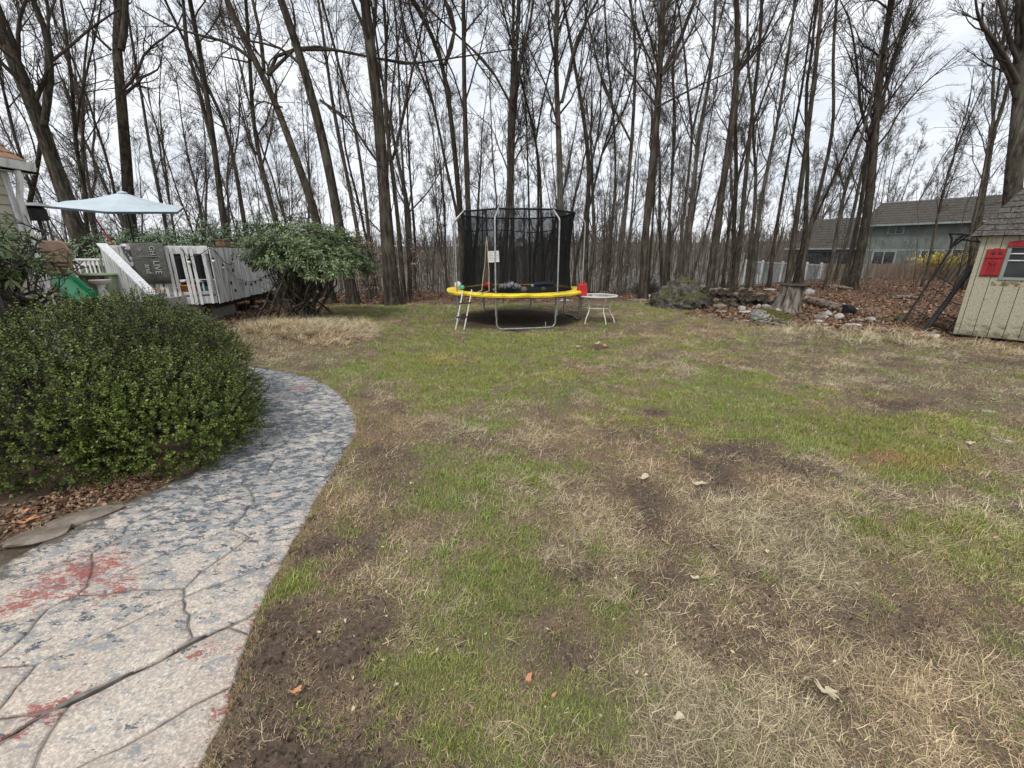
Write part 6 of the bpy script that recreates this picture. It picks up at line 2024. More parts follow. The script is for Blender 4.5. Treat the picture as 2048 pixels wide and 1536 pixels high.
# slide: a trough that runs forward and right
s0, s1, s2, s3 = at(116, 552, 8.35), at(133, 570, 8.1), at(153, 590, 7.9), at(166, 600, 7.75)
path_c = [s0, s1, s2, s3]
V = []
for i, p in enumerate(path_c):
    wv = Vector((1, .12, 0)) * (.21 + .015 * i)
    for u, hz_ in ((-1, .14), (-.93, .16), (-.85, .13), (-.8, 0), (.8, 0), (.85, .13), (.93, .16), (1, .14), (1, -.04), (-1, -.04)):
        V.append(p + wv * u + Z3 * hz_)
k = 10
mb = MB(); mb.add(V, [(i * k + j, i * k + (j + 1) % k, (i + 1) * k + (j + 1) % k, (i + 1) * k + j) for i in range(3) for j in range(k)] + [tuple(range(k - 1, -1, -1)), tuple(range(3 * k, 4 * k))])
mb.build('slide', M['green_plastic'], t, smooth=True)
panel([(78, 585), (80, 575), (94, 573), (100, 582), (96, 594), (82, 596)], 7.9, 7.9, .04, 'toy_plate', 'pink', .01)
# hose tangle, blue pot
rs = np.random.RandomState(2)
mb = MB()
cpt = at(72, 575, 7.75)
for q in range(4):
    r_ = rs.uniform(.09, .17)
    o_ = Vector((rs.normal(0, .09), rs.normal(0, .03), rs.normal(0, .06)))
    mb.tube([cpt + o_ + Vector((r_ * math.cos(a) * 1.1, .05 * math.sin(a * 2 + q), r_ * math.sin(a))) for a in np.linspace(0, 6.1, 22)], .008, 6)
tag(mb.build('coiled_cable', M['red_plastic'], None, tuple(cpt), smooth=True), 'thin red hose looped in front of the climber', 'hose')
for px, py, lab in ((79, 557, 'red hose reel knob, upper one'), (84, 568, 'red hose reel knob, lower one')):
    q = at(px, py, 7.8); mb = MB(); mb.sphere(q, .045, 10)
    tag(mb.build('knob', M['red_plastic'], None, tuple(q), smooth=True), lab + ' on the tan panel', 'knob')
q = at(32, 585, 7.5)
mb = MB(); mb.lathe([(.10, 0), (.16, .05), (.19, .2), (.20, .28), (.18, .30), (.16, .27)], (q.x, 7.6, pz_), 20)
tag(mb.build('plant_pot', M['navy'], None, (q.x, 7.6, pz_), smooth=True), 'dark blue glazed pot left of the red hose', 'pot')

# sage plastic table and chair back
q = at(195, 545, 9.0)
t = thing('plastic_table', 'sage green plastic play table with rounded top by the stair', 'table', (q.x, 9.0, ZF))
mb = MB(); mb.lathe([(.01, 0), (.36, 0), (.38, .02), (.36, .045), (.01, .045)], (q.x, 9.0, q.z - .06), 24, sy=.7); mb.build('table_top', M['sage'], t, smooth=True)
for sx in (-1, 1):
    mb = MB(); mb.bar(Vector((q.x + sx * .24, 9.0, ZF)), Vector((q.x + sx * .26, 9.0, q.z - .06)), .12, .22, (0, 1, 0)); mb.build('leg', M['sage'], t, bevel=.02)
mb = MB(); mb.box((q.x - .02, 8.98, q.z - .14), (.2, .2, .16)); mb.build('drawer', M['tan_plastic'], t, bevel=.02)
q = at(214, 540, 9.5)
t = thing('plastic_chair', 'green slatted plastic chair between the table and the stair rail', 'chair', (q.x, 9.5, ZF))
for i in range(5):
    mb = MB(); mb.bar(Vector((q.x - .12 + i * .07, 9.5, ZF + .3)), Vector((q.x - .12 + i * .07, 9.56, ZF + .95)), .045, .015, (0, 1, 0)); mb.build('slat', M['sage'], t, bevel=.005)
mb = MB(); mb.box((q.x + .02, 9.35, ZF + .33), (.42, .4, .03)); mb.build('seat', M['sage'], t, bevel=.01)
for sx in (-.17, .2):
    for sy in (9.2, 9.5):
        mb = MB(); mb.tube([(q.x + sx, sy, ZF), (q.x + sx, sy, ZF + .32)], .02, 7); mb.build('leg', M['sage'], t)
# garden urn
q = at(200, 562, 7.9)
zt_ = q.z
mb = MB(); mb.lathe([(.08, -.42), (.10, -.40), (.10, -.30), (.075, -.24), (.05, -.12), (.06, -.07), (.15, -.01), (.16, .02), (.13, .02), (.01, -.03)], (q.x, 7.9, zt_), 20)
tag(mb.build('bird_bath', M['white_plastic'], None, (q.x, 7.9, zt_), smooth=True), 'pale green-white bird bath with a flared bowl by the stair rail', 'bird bath')

# things on the deck, seen through the pickets
q = at(346, 530, 11.3)
t = thing('covered_grill', 'barbecue grill under a black cover behind the pickets', 'grill', (q.x, 11.3, ZF))
mb = MB(); mb.box((q.x, 11.3, ZF + .48), (.75, .55, .85)); mb.box((q.x, 11.3, ZF + .93), (.62, .5, .12)); mb.build('cover', M['black_fabric'], t, bevel=.06, seg=3)
q = at(392, 530, 11.6)
t = thing('deck_box', 'tall dark storage box with a teal base behind the pickets', 'box', (q.x, 11.6, ZF))
mb = MB(); mb.box((q.x, 11.6, ZF + .56), (.55, .5, .85)); mb.build('body', M['black_fabric'], t, bevel=.02)
mb = MB(); mb.box((q.x, 11.6, ZF + .09), (.62, .55, .12)); mb.build('base', mat2('teal_plastic', (.01, .12, .12), (.02, .2, .2), 5, .5), t, bevel=.01)
q = at(382, 562, 10.7)
t = thing('side_table', 'low white table with a black and white patterned top behind the pickets', 'table', (q.x, 10.9, ZF))
mb = MB(); mb.box((q.x, 10.9, q.z), (.65, .5, .05)); mb.build('table_top', M['cloth'], t, bevel=.01)
for sx in (-.28, .28):
    for sy in (-.2, .2):
        mb = MB(); mb.bar(Vector((q.x + sx, 10.9 + sy, ZF)), Vector((q.x + sx, 10.9 + sy, q.z - .02)), .03, .03, (1, 0, 0)); mb.build('leg', M['white_metal'], t)
q = at(378, 578, 10.4)
t = thing('toy_wheelbarrow', 'orange toy wheelbarrow tub behind the pickets', 'toy', (q.x, 10.4, ZF))
mb = MB(); mb.lathe([(.07, .08), (.15, .11), (.21, .24), (.225, .25), (.20, .25), (.13, .13), (.01, .10)], (q.x, 10.4, ZF), 20, sy=.8); mb.build('tub', M['orange'], t, smooth=True)
mb = MB(); mb.tube([(q.x - .15, 10.4, ZF + .2), (q.x - .75, 10.4, ZF + .16)], .02, 7); mb.build('handle', M['rope_tan'], t, smooth=True)
mb = MB(); mb.tube([(q.x, 10.36, ZF + .07), (q.x, 10.44, ZF + .07)], .07, 14); mb.build('wheel', M['black_metal'], t, smooth=True)
q = at(338, 588, 10.4)
mb = MB(); mb.box((q.x, 10.4, ZF + .09), (.55, .35, .16)); mb.box((q.x, 10.4, ZF + .18), (.6, .4, .03))
tag(mb.build('wooden_crate', M['orange'], None, (q.x, 10.4, ZF), bevel=.01), 'orange-brown wooden crate on the deck boards under the doormat', 'crate')

# ------------------------------------------------------------------ house at the left edge
HX, HY, HE = -6.46, 6.0, 2.62
t = thing('house', 'corner of a house with beige lap siding, white gutter and brown shingle roof', 'house', (HX, HY, 0))
mb = MB(); mb.box((HX - 3.02, HY - 5.0, 1.3), (6, 9.96, 2.7)); mb.build('wall', M['siding_beige'], t)
i = 0
z = .0
while z < HE - .12:
    mb = MB()
    mb.add([(HX + .022, HY - 9.9, z), (HX + .022, HY - .1, z), (HX + .002, HY - .1, z + .115), (HX + .002, HY - 9.9, z + .115), (HX - .015, HY - 9.9, z), (HX - .015, HY - .1, z), (HX - .015, HY - .1, z + .115), (HX - .015, HY - 9.9, z + .115)],
           [(0, 1, 2, 3), (4, 7, 6, 5), (0, 4, 5, 1), (3, 2, 6, 7), (1, 5, 6, 2), (0, 3, 7, 4)])
    mb.build('siding_board', M['siding_beige'], t)
    z += .115
mb = MB(); mb.box((HX - .02, HY - .05, 1.28), (.07, .08, 2.6)); mb.build('corner_trim', M['white_paint'], t, bevel=.004)
mb = MB(); mb.box((HX + .06, HY - 4.9, HE - .02), (.18, 10.2, .03)); mb.build('soffit', M['white_paint'], t)
mb = MB(); mb.prism([(0, 0), (.11, .0), (.13, .10), (.12, .10), (.10, .012), (.0, .012)], Matrix.Translation((HX + .10, HY + .16, HE - .01)) @ Matrix.Rotation(R(90), 4, 'X'), 10.3); mb.build('gutter', M['white_paint'], t)
mb = MB(); mb.tube([(HX + .15, HY - .02, HE - .02), (HX + .15, HY - .02, HE - .12), (HX + .07, HY - .02, HE - .36), (HX + .07, HY - .02, .1)], .034, 8); mb.build('downspout', M['white_paint'], t, smooth=True)
sl = math.atan(.75)
for r_ in range(14):
    d0, d1 = r_ * .16, (r_ + 1) * .16
    f = lambda d, e: (HX + .15 - d * math.cos(sl), HE + .02 + d * math.sin(sl) + e)
    (xa, za), (xb, zb) = f(d0, .022), f(d1 + .02, .004)
    for k2 in range(12):
        ya, yb = HY + .25 - k2 * .34 + (r_ % 2) * .17 * 0, HY + .25 - k2 * .34 - .335
        mb = MB(); mb.add([(xa, ya, za), (xa, yb, za), (xb, yb, zb), (xb, ya, zb), (xa, ya, za - .015), (xa, yb, za - .015), (xb, yb, zb - .01), (xb, ya, zb - .01)],
                          [(0, 1, 2, 3), (4, 7, 6, 5), (0, 4, 5, 1), (3, 2, 6, 7), (0, 3, 7, 4), (1, 5, 6, 2)])
        if k2 < 8: mb.build('shingle', M['roof_brown'], t)
mb = MB(); mb.add([(HX + .15, HY + .2, HE), (HX + .15, HY - 9.9, HE), (HX - 5, HY - 9.9, HE + 3.97), (HX - 5, HY + .2, HE + 3.97), (HX + .15, HY + .2, HE - .04), (HX + .15, HY - 9.9, HE - .04), (HX - 5, HY - 9.9, HE + 3.93), (HX - 5, HY + .2, HE + 3.93)],
                  [(0, 1, 2, 3), (4, 7, 6, 5), (0, 4, 5, 1), (3, 2, 6, 7), (0, 3, 7, 4), (1, 5, 6, 2)])
mb.build('roof_deck', M['white_paint'], t)

# ------------------------------------------------------------------ shed
S0 = Vector((8.87, 8.47, 0)); S0.z = 0
su = Vector((.618, -.786, 0)); sb = Vector((.786, .618, 0))          # along the front, into the shed
WZ = 1.92
t = thing('garden_shed', 'cream garden shed with a steep dark shingle roof and red shutter', 'shed', (S0.x, S0.y, 0))
LN, DP = 2.45, 1.9
def sp3(u, v, z): return S0 + su * u + sb * v + Z3 * z
def sbox(u0, u1, v0, v1, z0, z1, name, mat, bev=0, par=None):
    mb = MB(); P8 = [sp3(u, v, z) for z in (z0, z1) for v in (v0, v1) for u in (u0, u1)]
    mb.add(P8, [(0, 2, 3, 1), (4, 5, 7, 6), (0, 1, 5, 4), (2, 6, 7, 3), (0, 4, 6, 2), (1, 3, 7, 5)])
    return mb.build(name, M[mat] if isinstance(mat, str) else mat, par or t, bevel=bev)
WIN = (.40, 1.12, 1.14, 1.70)
sbox(.02, LN - .02, .03, DP, .02, WZ + .02, 'wall_core', 'dark_wood')
u = 0.0
first = True
while u < LN - .01:
    w = .075 if first else .198
    first = False
    u1 = min(u + w, LN)
    if u1 <= WIN[0] or u >= WIN[1]:
        sbox(u, u1 - .009, -.008, .02, .04, WZ, 'wall_board', 'shed')
    else:
        a0, a1 = max(u, WIN[0]), min(u1, WIN[1])
        if u < WIN[0]: sbox(u, WIN[0], -.008, .02, .04, WZ, 'wall_board', 'shed')
        if u1 > WIN[1]: sbox(WIN[1], u1 - .009, -.008, .02, .04, WZ, 'wall_board', 'shed')
        sbox(a0, a1 - .009, -.008, .02, .04, WIN[2] - .004, 'wall_board', 'shed')
        sbox(a0, a1 - .009, -.008, .02, WIN[3] + .004, WZ, 'wall_board', 'shed')
    u += w
v = 0.05
while v < DP:
    sbox(-.008, .018, v, min(v + .19, DP), .04, WZ, 'wall_board', 'shed'); v += .2
sbox(WIN[0], WIN[1], .0, .025, WIN[2], WIN[3], 'window_glass', 'glass_dark')
wf = thing('window_frame', None, None); COL.objects.unlink(wf); bpy.data.objects.remove(wf)
fr = sbox(WIN[0] - .03, WIN[0] + .02, -.03, .01, WIN[2] - .03, WIN[3] + .03, 'window_frame', 'trim_grey', .004)
sbox(WIN[1] - .02, WIN[1] + .03, -.03, .01, WIN[2] - .03, WIN[3] + .03, 'window_frame', 'trim_grey', .004)
sbox(WIN[0] + .021, WIN[1] - .021, -.03, .01, WIN[2] - .03, WIN[2] + .02, 'window_frame', 'trim_grey', .004)
sbox(WIN[0] + .021, WIN[1] - .021, -.03, .01, WIN[3] - .02, WIN[3] + .03, 'window_frame', 'trim_grey', .004)
for z in (1.45, 1.57):
    sbox(WIN[0] + .021, WIN[1] - .021, -.02, -.002, z, z + .018, 'sash_bar', 'white_paint', .002)
# red header over the window
mb = MB()
hp_ = [(WIN[0] - .05, WIN[3] + .0), (WIN[1] + .05, WIN[3] + .0), (WIN[1] + .03, WIN[3] + .09), ((WIN[0] + WIN[1]) / 2, WIN[3] + .14), (WIN[0] - .03, WIN[3] + .09)]
mb.prism([(a, b_) for a, b_ in hp_], Matrix.Translation(sp3(0, -.055, 0)) @ Matrix((su, Z3, su.cross(Z3))).transposed().to_4x4() @ Matrix.Translation((0, 0, 0)), -.03 if su.cross(Z3).dot(sb) < 0 else .03)
mb.build('window_header', M['red_paint'], t, bevel=.004)
# shutter: three boards, two battens, heart cut
for k2 in range(3):
    sbox(.115 + k2 * .083, .115 + k2 * .083 + .079, -.030, -.010, 1.17, 1.66 + .015 * math.sin(k2 * 1.5), 'shutter_board', 'red_paint', .003)
for z in (1.19, 1.50):
    sbox(.118, .358, -.044, -.031, z, z + .055, 'shutter_batten', 'red_paint', .003)
mb = MB()
hc = sp3(.24, -.033, 1.42)
hpt = [(0, -.055), (.05, .0), (.055, .025), (.04, .04), (.018, .038), (0, .02), (-.018, .038), (-.04, .04), (-.055, .025), (-.05, .0)]
m4 = Matrix((su, Z3, su.cross(Z3))).transposed().to_4x4()
mb.prism(hpt, Matrix.Translation(hc - sb * .006) @ m4, .006); mb.build('heart', M['red_paint'], t, bevel=.002)
for uu in (.19, .275):
    sbox(uu, uu + .04, -.045, -.0305, 1.565, 1.60, 'shutter_slot', 'dark_wood')
# mouldy stain strip below the window
sbox(.30, 1.1, -.0105, -.0085, 1.0, 1.075, 'stain', mat2('mould', (.14, .11, .07), (.40, .36, .25), 12, .9, .1, lo=.42, hi=.6))
sbox(-.03, LN + .03, -.04, .02, WZ - .03, WZ + .0, 'eave_board', 'dark_wood')
# roof: steep lower slope of shingle courses, hipped at the left end, then a shallow upper slope
EZ, RZ = WZ - .02, 2.80
def roof_pt(s, uu):
    """s 0..1 up the steep slope; uu along the front"""
    ins = .42 * s
    return sp3(uu, -.12 + .42 * s, EZ + (RZ - EZ) * s)
NC = 9
for r_ in range(NC):
    s0_, s1_ = r_ / NC, (r_ + 1.12) / NC
    ul0, ul1 = -.15 + .50 * s0_, -.15 + .50 * min(s1_, 1)
    off = (r_ * .137) % .29
    e = ul0
    cuts = [ul0] + [x for x in np.arange(-.3 + off, LN + .1, .29) if x > ul0 + .05] + [LN + .1]
    for a, b_ in zip(cuts[:-1], cuts[1:]):
        th = .02
        a2_ = a if a > ul0 else ul0
        top_a = max(a, ul1) if a <= ul0 else a
        P = [roof_pt(s0_, a2_) - sb * th, roof_pt(s0_, b_ - .011) - sb * th, roof_pt(s1_, b_ - .011), roof_pt(s1_, top_a)]
        Q = [p + sb * .02 for p in P]
        mb = MB(); mb.add(P + Q, [(0, 1, 2, 3), (7, 6, 5, 4), (0, 4, 5, 1), (1, 5, 6, 2), (2, 6, 7, 3), (3, 7, 4, 0)])
        mb.build('shingle', M['shingle'], t)
    # hip side
    vv = [-.12 + .42 * s0_, DP * .55, DP + .1]
    for a, b_ in zip((0, .45, .9, 1.35), (.44, .89, 1.34, 1.9)):
        p = lambda s, uu, v_: sp3(uu, v_, EZ + (RZ - EZ) * s)
        A0, A1 = -.12 + .42 * s0_ + a, -.12 + .42 * s0_ + b_
        P = [p(s0_, ul0 - .013, A0), p(s1_, ul1, A0 + .42 * (s1_ - s0_)), p(s1_, ul1, A1), p(s0_, ul0 - .013, A1)]
        Q = [q_ + su * .02 for q_ in P]
        mb = MB(); mb.add(P + Q, [(0, 1, 2, 3), (7, 6, 5, 4), (0, 4, 5, 1), (1, 5, 6, 2), (2, 6, 7, 3), (3, 7, 4, 0)])
        mb.build('shingle', M['shingle'], t)
for r_ in range(6):
    s0_, s1_ = r_ / 6, (r_ + 1.1) / 6
    p = lambda s, uu: sp3(uu, .28 + .8 * s, RZ + .50 * s)
    mb = MB(); P = [p(s0_, .33 + .4 * s0_) - sb * .012, p(s0_, LN + .1) - sb * .012, p(s1_, LN + .1), p(s1_, .33 + .4 * s1_)]
    Q = [q_ - Z3 * .02 for q_ in P]
    mb.add(P + Q, [(0, 1, 2, 3), (7, 6, 5, 4), (0, 4, 5, 1), (1, 5, 6, 2), (2, 6, 7, 3), (3, 7, 4, 0)]); mb.build('shingle', M['shingle'], t)

# ------------------------------------------------------------------ black arbour leaning on the shed
f0, f1 = gp(1806, 644), gp(1850, 664)
up1, up2 = at(1906, 492, f0.y - .1), at(1950, 530, f1.y - .1)
t = thing('garden_arbour', 'black metal garden arbour tipped over and leaning against the shed', 'arbour', tuple(f0))
def rod(a, b_, r_, name='bar', k=7):
    mb = MB(); mb.tube([a, b_] if not isinstance(a, list) else a, r_, k); return mb.build(name, M['black_metal'], t, smooth=True)
axl = (up1 - f0)
rod([f0 + Z3 * .01, f0.lerp(up1, .95), at(1904, 478, f0.y - .1), at(1901, 468, f0.y - .1)], None, .024, 'side_post')
rod([f1 + Z3 * .01, f1.lerp(up2, .99)], None, .034, 'side_post')
rod([f1 + Vector((.04, .1, .03)), f1.lerp(up2, 1.0) + Vector((.05, .1, 0))], None, .02, 'side_post')
for f in (0.03, .19, .35, .51, .66):
    rod(f0.lerp(up1, f), f1.lerp(up2, f), .010, 'cross_bar')
rod(f0.lerp(f1, .5).lerp(up1.lerp(up2, .5), .03), f0.lerp(f1, .5).lerp(up1.lerp(up2, .5), .66), .009, 'cross_bar')
for k2 in range(6):
    g0 = (k2 + .8) / 7
    a = f0.lerp(f1, g0).lerp(up1.lerp(up2, g0), .67)
    b_ = f0.lerp(f1, g0).lerp(up1.lerp(up2, g0), .67 + .2)
    c_ = b_ + Vector((.16, 0, .07 + .05 * math.sin(math.pi * g0) * 2))
    rod([a, b_, (b_ + c_) / 2 + Z3 * .03, c_ + Vector((0.02, 0, .08))], None, .008, 'spindle')
# second side, lying further right, and the arch top
off = Vector((1.05, -.25, .0))
for f in (.12, .3, .48):
    a = f1.lerp(up2, f)
    rod(a, a + Vector((.85, .25, -.22)), .010, 'cross_bar')
a, b_ = f1.lerp(up2, .1) + Vector((.62, .2, -.15)), f1.lerp(up2, .48) + Vector((.62, .2, -.15))
rod(a, b_, .009, 'cross_bar')
T1, T2, T3, T4 = at(1899, 467, 9.9), at(1925, 468, 9.6), at(1960, 472, 9.1), at(1958, 484, 9.0)
rod([T1, T2, T3], None, .024, 'arch_rail')
rod([at(1912, 478, 9.9), at(1935, 480, 9.5), T4], None, .022, 'arch_rail')
rod([at(1903, 492, 9.9), at(1915, 478, 9.85), at(1932, 468, 9.7)], None, .026, 'arch_rail')
rod([at(1904, 494, 9.85), at(1922, 481, 9.6), at(1940, 468, 9.5)], None, .018, 'arch_rail')
for x0 in (1943, 1951):
    rod(at(x0, 470, 9.3), at(x0 + 5, 482, 9.1), .012, 'cross_bar')
rod([at(1876, 530, 9.9), at(1879, 510, 9.9), at(1892, 500, 9.8), at(1902, 504, 9.7)], None, .007, 'spindle')

# ------------------------------------------------------------------ neighbour's yard
N0 = Vector((33.0, 42.0, -1.3)); nd_ = Vector((.58, -.81, 0)).normalized(); nb_ = Vector((.81, .58, 0))
t = thing('neighbour_house', 'grey-green two storey house with a low dark roof beyond the fence', 'house', tuple(N0))
def nbox(u0, u1, v0, v1, z0, z1, name, mat, par=None, bev=0):
    mb = MB(); P8 = [Vector((N0.x, N0.y, 0)) + nd_ * u + nb_ * v + Z3 * z for z in (z0, z1) for v in (v0, v1) for u in (u0, u1)]
    mb.add(P8, [(0, 2, 3, 1), (4, 5, 7, 6), (0, 1, 5, 4), (2, 6, 7, 3), (0, 4, 6, 2), (1, 3, 7, 5)])
    return mb.build(name, M[mat], par or t, bevel=bev)
nbox(0, 17, 0, 8, -1.8, 4.1, 'wall', 'siding_grey')
nbox(-.02, 17.02, -.04, .0, 1.75, 1.87, 'belt_board', 'trim_grey')
nbox(-.03, .12, -.03, .0, -1.8, 4.1, 'corner_board', 'trim_grey')
def roof2(u0, u1, v0, z0, v1, z1, rows=9, name='roof_course', thick=.10):
    for r_ in range(rows):
        a, b_ = r_ / rows, (r_ + 1.04) / rows
        q = lambda u, f, e: Vector((N0.x, N0.y, 0)) + nd_ * u + nb_ * (v0 + (v1 - v0) * f) + Z3 * (z0 + (z1 - z0) * f + e)
        P = [q(u0, a, .03), q(u1, a, .03), q(u1, b_, 0), q(u0, b_, 0)]
        mb = MB(); mb.add(P + [p_ - Z3 * .08 for p_ in P], [(0, 1, 2, 3), (7, 6, 5, 4), (0, 4, 5, 1), (1, 5, 6, 2), (2, 6, 7, 3), (3, 7, 4, 0)])
        mb.build(name, M['roof_far'], t)
roof2(-.5, 17.5, -.6, 4.05, 4.2, 6.2)
nbox(-.5, 17.5, -.66, -.58, 3.86, 4.02, 'gutter', 'trim_grey')
nbox(-.45, 17.4, -.58, .0, 3.98, 4.02, 'soffit', 'dark_wood')
def nwin(u0, u1, z0, z1, panes=2, v=-.02):
    f = nbox(u0 - .09, u1 + .09, v - .05, v, z0 - .09, z1 + .09, 'window', 'trim_grey')
    w = (u1 - u0) / panes
    for k2 in range(panes):
        nbox(u0 + k2 * w + .05, u0 + (k2 + 1) * w - .05, v - .065, v - .048, z0, z1, 'pane', 'glass_dark', f)
def u_at(px):
    lo, hi = 0.0, 17.0
    for _ in range(30):
        m_ = (lo + hi) / 2; q = N0 + nd_ * m_
        if proj(q.x, q.y, 1.6)[0] < px: lo = m_
        else: hi = m_
    return lo
def zpx(u, py):
    q = N0 + nd_ * u
    return at(1024, py, q.y).z if False else CAMZ + (768 - py - FP * q.y * SP / (q.y * CP) * 0) * 0
def zat(u, py):
    q = N0 + nd_ * u
    lo, hi = -3., 9.
    for _ in range(30):
        m_ = (lo + hi) / 2
        if proj(q.x, q.y, m_)[1] > py: lo = m_
        else: hi = m_
    return lo
for a, b_, ya, yb in ((1767, 1796, 467, 452), (1748, 1792, 528, 504), (1843, 1873, 517, 502), (1905, 1960, 540, 500)):
    ua, ub = u_at(a), u_at(b_)
    nwin(ua, ub, zat(ua, ya), zat(ua, yb))
# lower wing to the left
W0 = N0 - nd_ * 5.6
ub = N0.copy()
def wbox(u0, u1, v0, v1, z0, z1, name, mat, par=None): return nbox(u0, u1, v0, v1, z0, z1, name, mat, par)
wbox(-6.6, -.02, 1.0, 8, -1.8, 2.05, 'wall', 'siding_grey')
roof2(-7.0, -.05, .4, 2.0, 6.0, 5.1, 11)
wbox(-7.0, -.05, .34, .42, 1.88, 2.02, 'gutter', 'trim_grey')
f_ = wbox(-5.3, -2.6, .94, .99, -.6, 1.6, 'window', 'dark_wood')
for k2 in range(2): wbox(-5.2 + k2 * 1.3, -4.0 + k2 * 1.3, .92, .938, -.5, 1.5, 'pane', 'glass_dark', f_)
f_ = wbox(-2.2, -1.0, .94, .99, .3, 1.6, 'window', 'trim_grey'); wbox(-2.1, -1.1, .92, .938, .4, 1.5, 'pane', 'glass_dark', f_)
# deck rail of the wing
t2 = thing('porch_rail', 'dark porch rail in front of the lower wing of the grey house', 'railing', tuple(W0))
q0, q1 = at(1622, 515, 38), at(1700, 514, 36)
mb = MB(); mb.bar(q0, q1, .08, .08); mb.build('top_rail', M['black_metal'], t2)
mb = MB(); mb.bar(q0 - Z3 * .75, q1 - Z3 * .75, .06, .06); mb.build('bottom_rail', M['black_metal'], t2)
for k2 in range(27):
    a = q0.lerp(q1, (k2 + .2) / 27)
    mb = MB(); mb.bar(a - Z3 * .75, a, .04, .04, (1, 0, 0)); mb.build('baluster', M['black_metal'], t2)

# tan board fence
FY, FT = 26.0, .96
x0, x1 = at(1645, 530, FY).x, at(2000, 530, FY).x
t = thing('board_fence', 'weathered tan board fence in front of the grey house', 'fence', (x0, FY, gzf(x0, FY)))
x_ = x0
i = 0
while x_ < x1:
    g_ = gzf(x_, FY) - .1
    top = FT + .03 * math.sin(i * .7) + rr_.uniform(-.012, .012)
    if i % 17 == 0:
        mb = MB(); mb.box((x_ + .05, FY - .05, (g_ + top) / 2 + .02), (.11, .1, top - g_)); mb.build('post', M['vinyl_grey'], t, bevel=.005); x_ += .11
    else:
        mb = MB(); mb.box((x_ + .07, FY, (g_ + top) / 2), (.135, .022, top - g_)); mb.build('board', M['fence_tan'], t); x_ += .142
    i += 1
# white vinyl fence running away from its corner
c0 = Vector((x0, FY, 0)); c1 = Vector((at(1492, 537, 37).x, 37, 0))
t = thing('vinyl_fence', 'pale grey vinyl fence with white posts running back beside the wood', 'fence', (c0.x, c0.y, gzf(c0.x, c0.y)))
NP = 7
for k2 in range(NP + 1):
    q = c0.lerp(c1, k2 / NP); g_ = gzf(q.x, q.y) - .1
    mb = MB(); mb.box((q.x - .06, q.y, (g_ + .97) / 2), (.12, .12, .97 - g_)); mb.build('post', M['vinyl_white'], t, bevel=.008)
    mb = MB(); mb.lathe([(.09, 0), (.09, .03), (.02, .07)], (q.x - .06, q.y, .97), 4); mb.build('post_cap', M['vinyl_white'], t)
    if k2 < NP:
        q2 = c0.lerp(c1, (k2 + 1) / NP)
        for s_ in range(3):
            a, b_ = q.lerp(q2, .06 + s_ * .3), q.lerp(q2, .06 + s_ * .3 + .29)
            gg = gzf(a.x, a.y) - .1
            mb = MB(); mb.bar(a + Z3 * (gg + .85) / 2, b_ + Z3 * (gg + .85) / 2, .03, .85 - gg); mb.build('panel', M['vinyl_grey'], t)
        mb = MB(); mb.bar(q + Z3 * .88, q2 + Z3 * .88, .06, .09); mb.build('rail', M['vinyl_white'], t)
for k2, px in enumerate((1497, 1514)):
    q = at(px, 560, 33); g_ = gzf(q.x, 33)
    mb = MB(); mb.box((q.x, 33, g_ + .6), (.08, .08, 1.4))
    tag(mb.build('marker_post', M['vinyl_white'], None, (q.x, 33, g_)), ('thin white post among the trunks left of the vinyl fence', 'thin white post just left of the vinyl fence end')[k2], 'post')

# forsythia and rusty brush before the fence
rs = np.random.RandomState(17)
for i, (px, Y_, w, h, ny_, lab) in enumerate([(1872, 22.5, 1.25, 1.25, 1500, 'yellow flowering forsythia in front of the tan fence'), (1930, 21.5, .9, 1.2, 900, 'yellow forsythia seen through the black arbour')]):
    q = at(px, 560, Y_); g_ = gzf(q.x, Y_)
    t = thing('forsythia', lab, 'shrub', (q.x, Y_, g_), 'forsythia bushes at the fence')
    n = 110
    B = np.c_[rs.normal(0, .25, n), rs.normal(0, .2, n), np.zeros(n)]
    E = np.c_[rs.normal(0, w * .62, n), rs.normal(0, .4, n), h * rs.uniform(.65, 1.12, n)]
    u = np.linspace(0, 1, 6)[None, :, None]
    P = B[:, None] * (1 - u) + E[:, None] * u + np.array([0, 0, .25]) * (u * (1 - u) * 4) * .5
    a = Acc(); a.add(*tubes(P, rs.uniform(.006, .012, (n, 1)) * np.linspace(1, .4, 6)[None], 3))
    L, R2 = sprout(P, np.full((n, 6), .006), 3, rs, .35, (.4, .9), .3, .95, 3, .8, .05, .2)
    a.add(*tubes(L, R2, 3))
    link_mesh('stem', a.mesh('stem', M['rope_tan']), t)
    k = rs.randint(0, n, ny_ // 2)
    f = rs.uniform(.5, 1, ny_ // 2)
    p1_ = B[k] * (1 - f[:, None]) + E[k] * f[:, None]
    p1_[:, 2] += .25 * f * (1 - f) * 2
    p2_ = L[rs.randint(0, len(L), ny_ // 2), rs.randint(0, 3, ny_ // 2)]
    p2_ = p2_[p2_[:, 2] > h * .45]
    pp = np.concatenate([p1_, p2_]) + rs.normal(0, .03, (len(p1_) + len(p2_), 3))
    link_mesh('flowers', leaves_mesh('flowers', pp, .085, M['yellow_flower'], rs, .8, .8), t)
M['rust_brush'] = mat2('rust_brush', (.17, .10, .065), (.30, .19, .13), 4, .95, .05, bmp=0)
n = 520
X_ = rs.uniform(20.5, 27, n); Y_ = rs.uniform(21, 25.3, n); g_ = gz(X_, Y_)
h = rs.uniform(.4, 1.15, n) * (.6 + .5 * (X_ > 19))
P = np.stack([np.c_[X_, Y_, g_], np.c_[X_ + rs.normal(0, .1, n), Y_, g_ + h * .55], np.c_[X_ + rs.normal(0, .25, n), Y_, g_ + h]], 1)
a = Acc(); a.add(*tubes(P, np.full((n, 3), .006) * np.array([1, .8, .5]), 3))
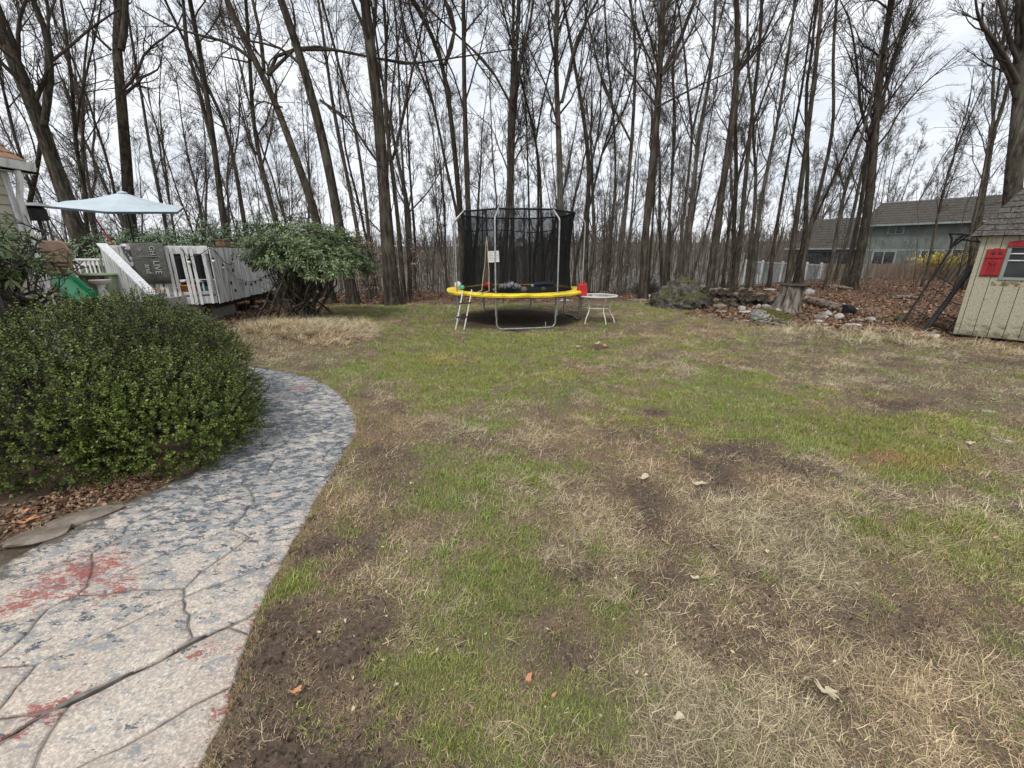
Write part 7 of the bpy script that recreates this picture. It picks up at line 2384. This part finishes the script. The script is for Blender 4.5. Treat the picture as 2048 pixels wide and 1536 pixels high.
L, R2 = sprout(P, np.full((n, 3), .005), 4, rs, .4, (.3, .9), .2, .95, 3, .8, .05, .2)
a.add(*tubes(L, R2, 3))
tag(link_mesh('brush', a.mesh('brush', M['rust_brush'])), 'rust coloured bare brush growing before the tan fence', 'brush', kind='stuff')

# ------------------------------------------------------------------ single leaves and scraps on the lawn
def oak_leaf(px, py, size, mat, rot, lab, lobes=True):
    p = gp(px, py)
    n = 26
    pts = []
    for i in range(n):
        a = 2 * math.pi * i / n
        r_ = .5 + (.16 * math.cos(a * 7) if lobes else 0) + .10 * math.sin(a * 3 + px) + .07 * math.sin(a * 5 + py)
        x_, y_ = r_ * math.cos(a), r_ * .52 * math.sin(a) * (1 + .2 * math.cos(a))
        pts.append((x_ * size, y_ * size))
    V = []
    ca3, sa3 = math.cos(rot), math.sin(rot)
    for f in (1, .5):
        for x_, y_ in pts:
            x2, y2 = x_ * f, y_ * f
            V.append((x2 * ca3 - y2 * sa3, x2 * sa3 + y2 * ca3, .03 + .3 * abs(y2) + .5 * (x2 * x2) / size + .1 * size * math.sin(x2 / size * 6) * f))
    V.append((0, 0, .03))
    fs = [(i, (i + 1) % n, n + (i + 1) % n, n + i) for i in range(n)] + [(n + i, n + (i + 1) % n, 2 * n) for i in range(n)]
    me = bpy.data.meshes.new('oak_leaf'); me.from_pydata(V, [], fs); me.update()
    me.materials.append(mat)
    o = link_mesh('dry_leaf', me, None, tuple(p))
    sm = o.modifiers.new('thickness', 'SOLIDIFY'); sm.thickness = .0012
    return tag(o, lab, 'leaf', 'single dry leaves on the lawn')
oak_leaf(1287, 962, .085, M['oak_pale'], .4, 'large cream dry leaf near the middle of the lawn', False)
oak_leaf(1396, 975, .085, M['oak_pale'], -.3, 'pale lobed oak leaf right of the large cream leaf')
oak_leaf(595, 1393, .042, M['oak_orange'], .2, 'small orange leaf on the bare soil near the path', False)
oak_leaf(708, 1430, .02, M['oak_pale'], 1.2, 'tiny pale leaf scrap on the bare soil', False)
oak_leaf(1058, 1368, .038, M['oak_orange'], 1.3, 'small reddish-brown leaf in the green grass', False)
oak_leaf(1107, 1402, .022, M['oak_orange'], .6, 'tiny reddish leaf scrap near a green tuft', False)
oak_leaf(1355, 1446, .04, M['oak_pale'], .2, 'square tan leaf piece in the straw at the bottom', False)
oak_leaf(1388, 1165, .04, M['oak_pale'], -.5, 'short white chip lying in the straw', False)
oak_leaf(1532, 1112, .03, M['oak_pale'], .9, 'small cream leaf in the straw right of the chip', False)
oak_leaf(1650, 1395, .07, M['oak_pale'], -1.0, 'narrow pale leaf in the straw at lower right')
oak_leaf(1938, 893, .07, M['oak_pale'], .1, 'pale oak leaf in the green strip at right')
oak_leaf(1195, 690, .13, M['oak_pale'], .4, 'pale leaf on the small dirt mound before the trampoline')
oak_leaf(1210, 695, .12, M['oak_orange'], 2.0, 'brown leaf on the small dirt mound before the trampoline')
oak_leaf(1155, 697, .09, M['oak_pale'], 1.4, 'yellowish leaf in the grass left of the dirt mound')
oak_leaf(60, 1050, .09, M['oak_orange'], .5, 'tan curled oak leaf in the bed at the left edge')
oak_leaf(55, 1030, .04, M['oak_orange'], 1.5, 'small orange leaf in the bed above the curled one', False)
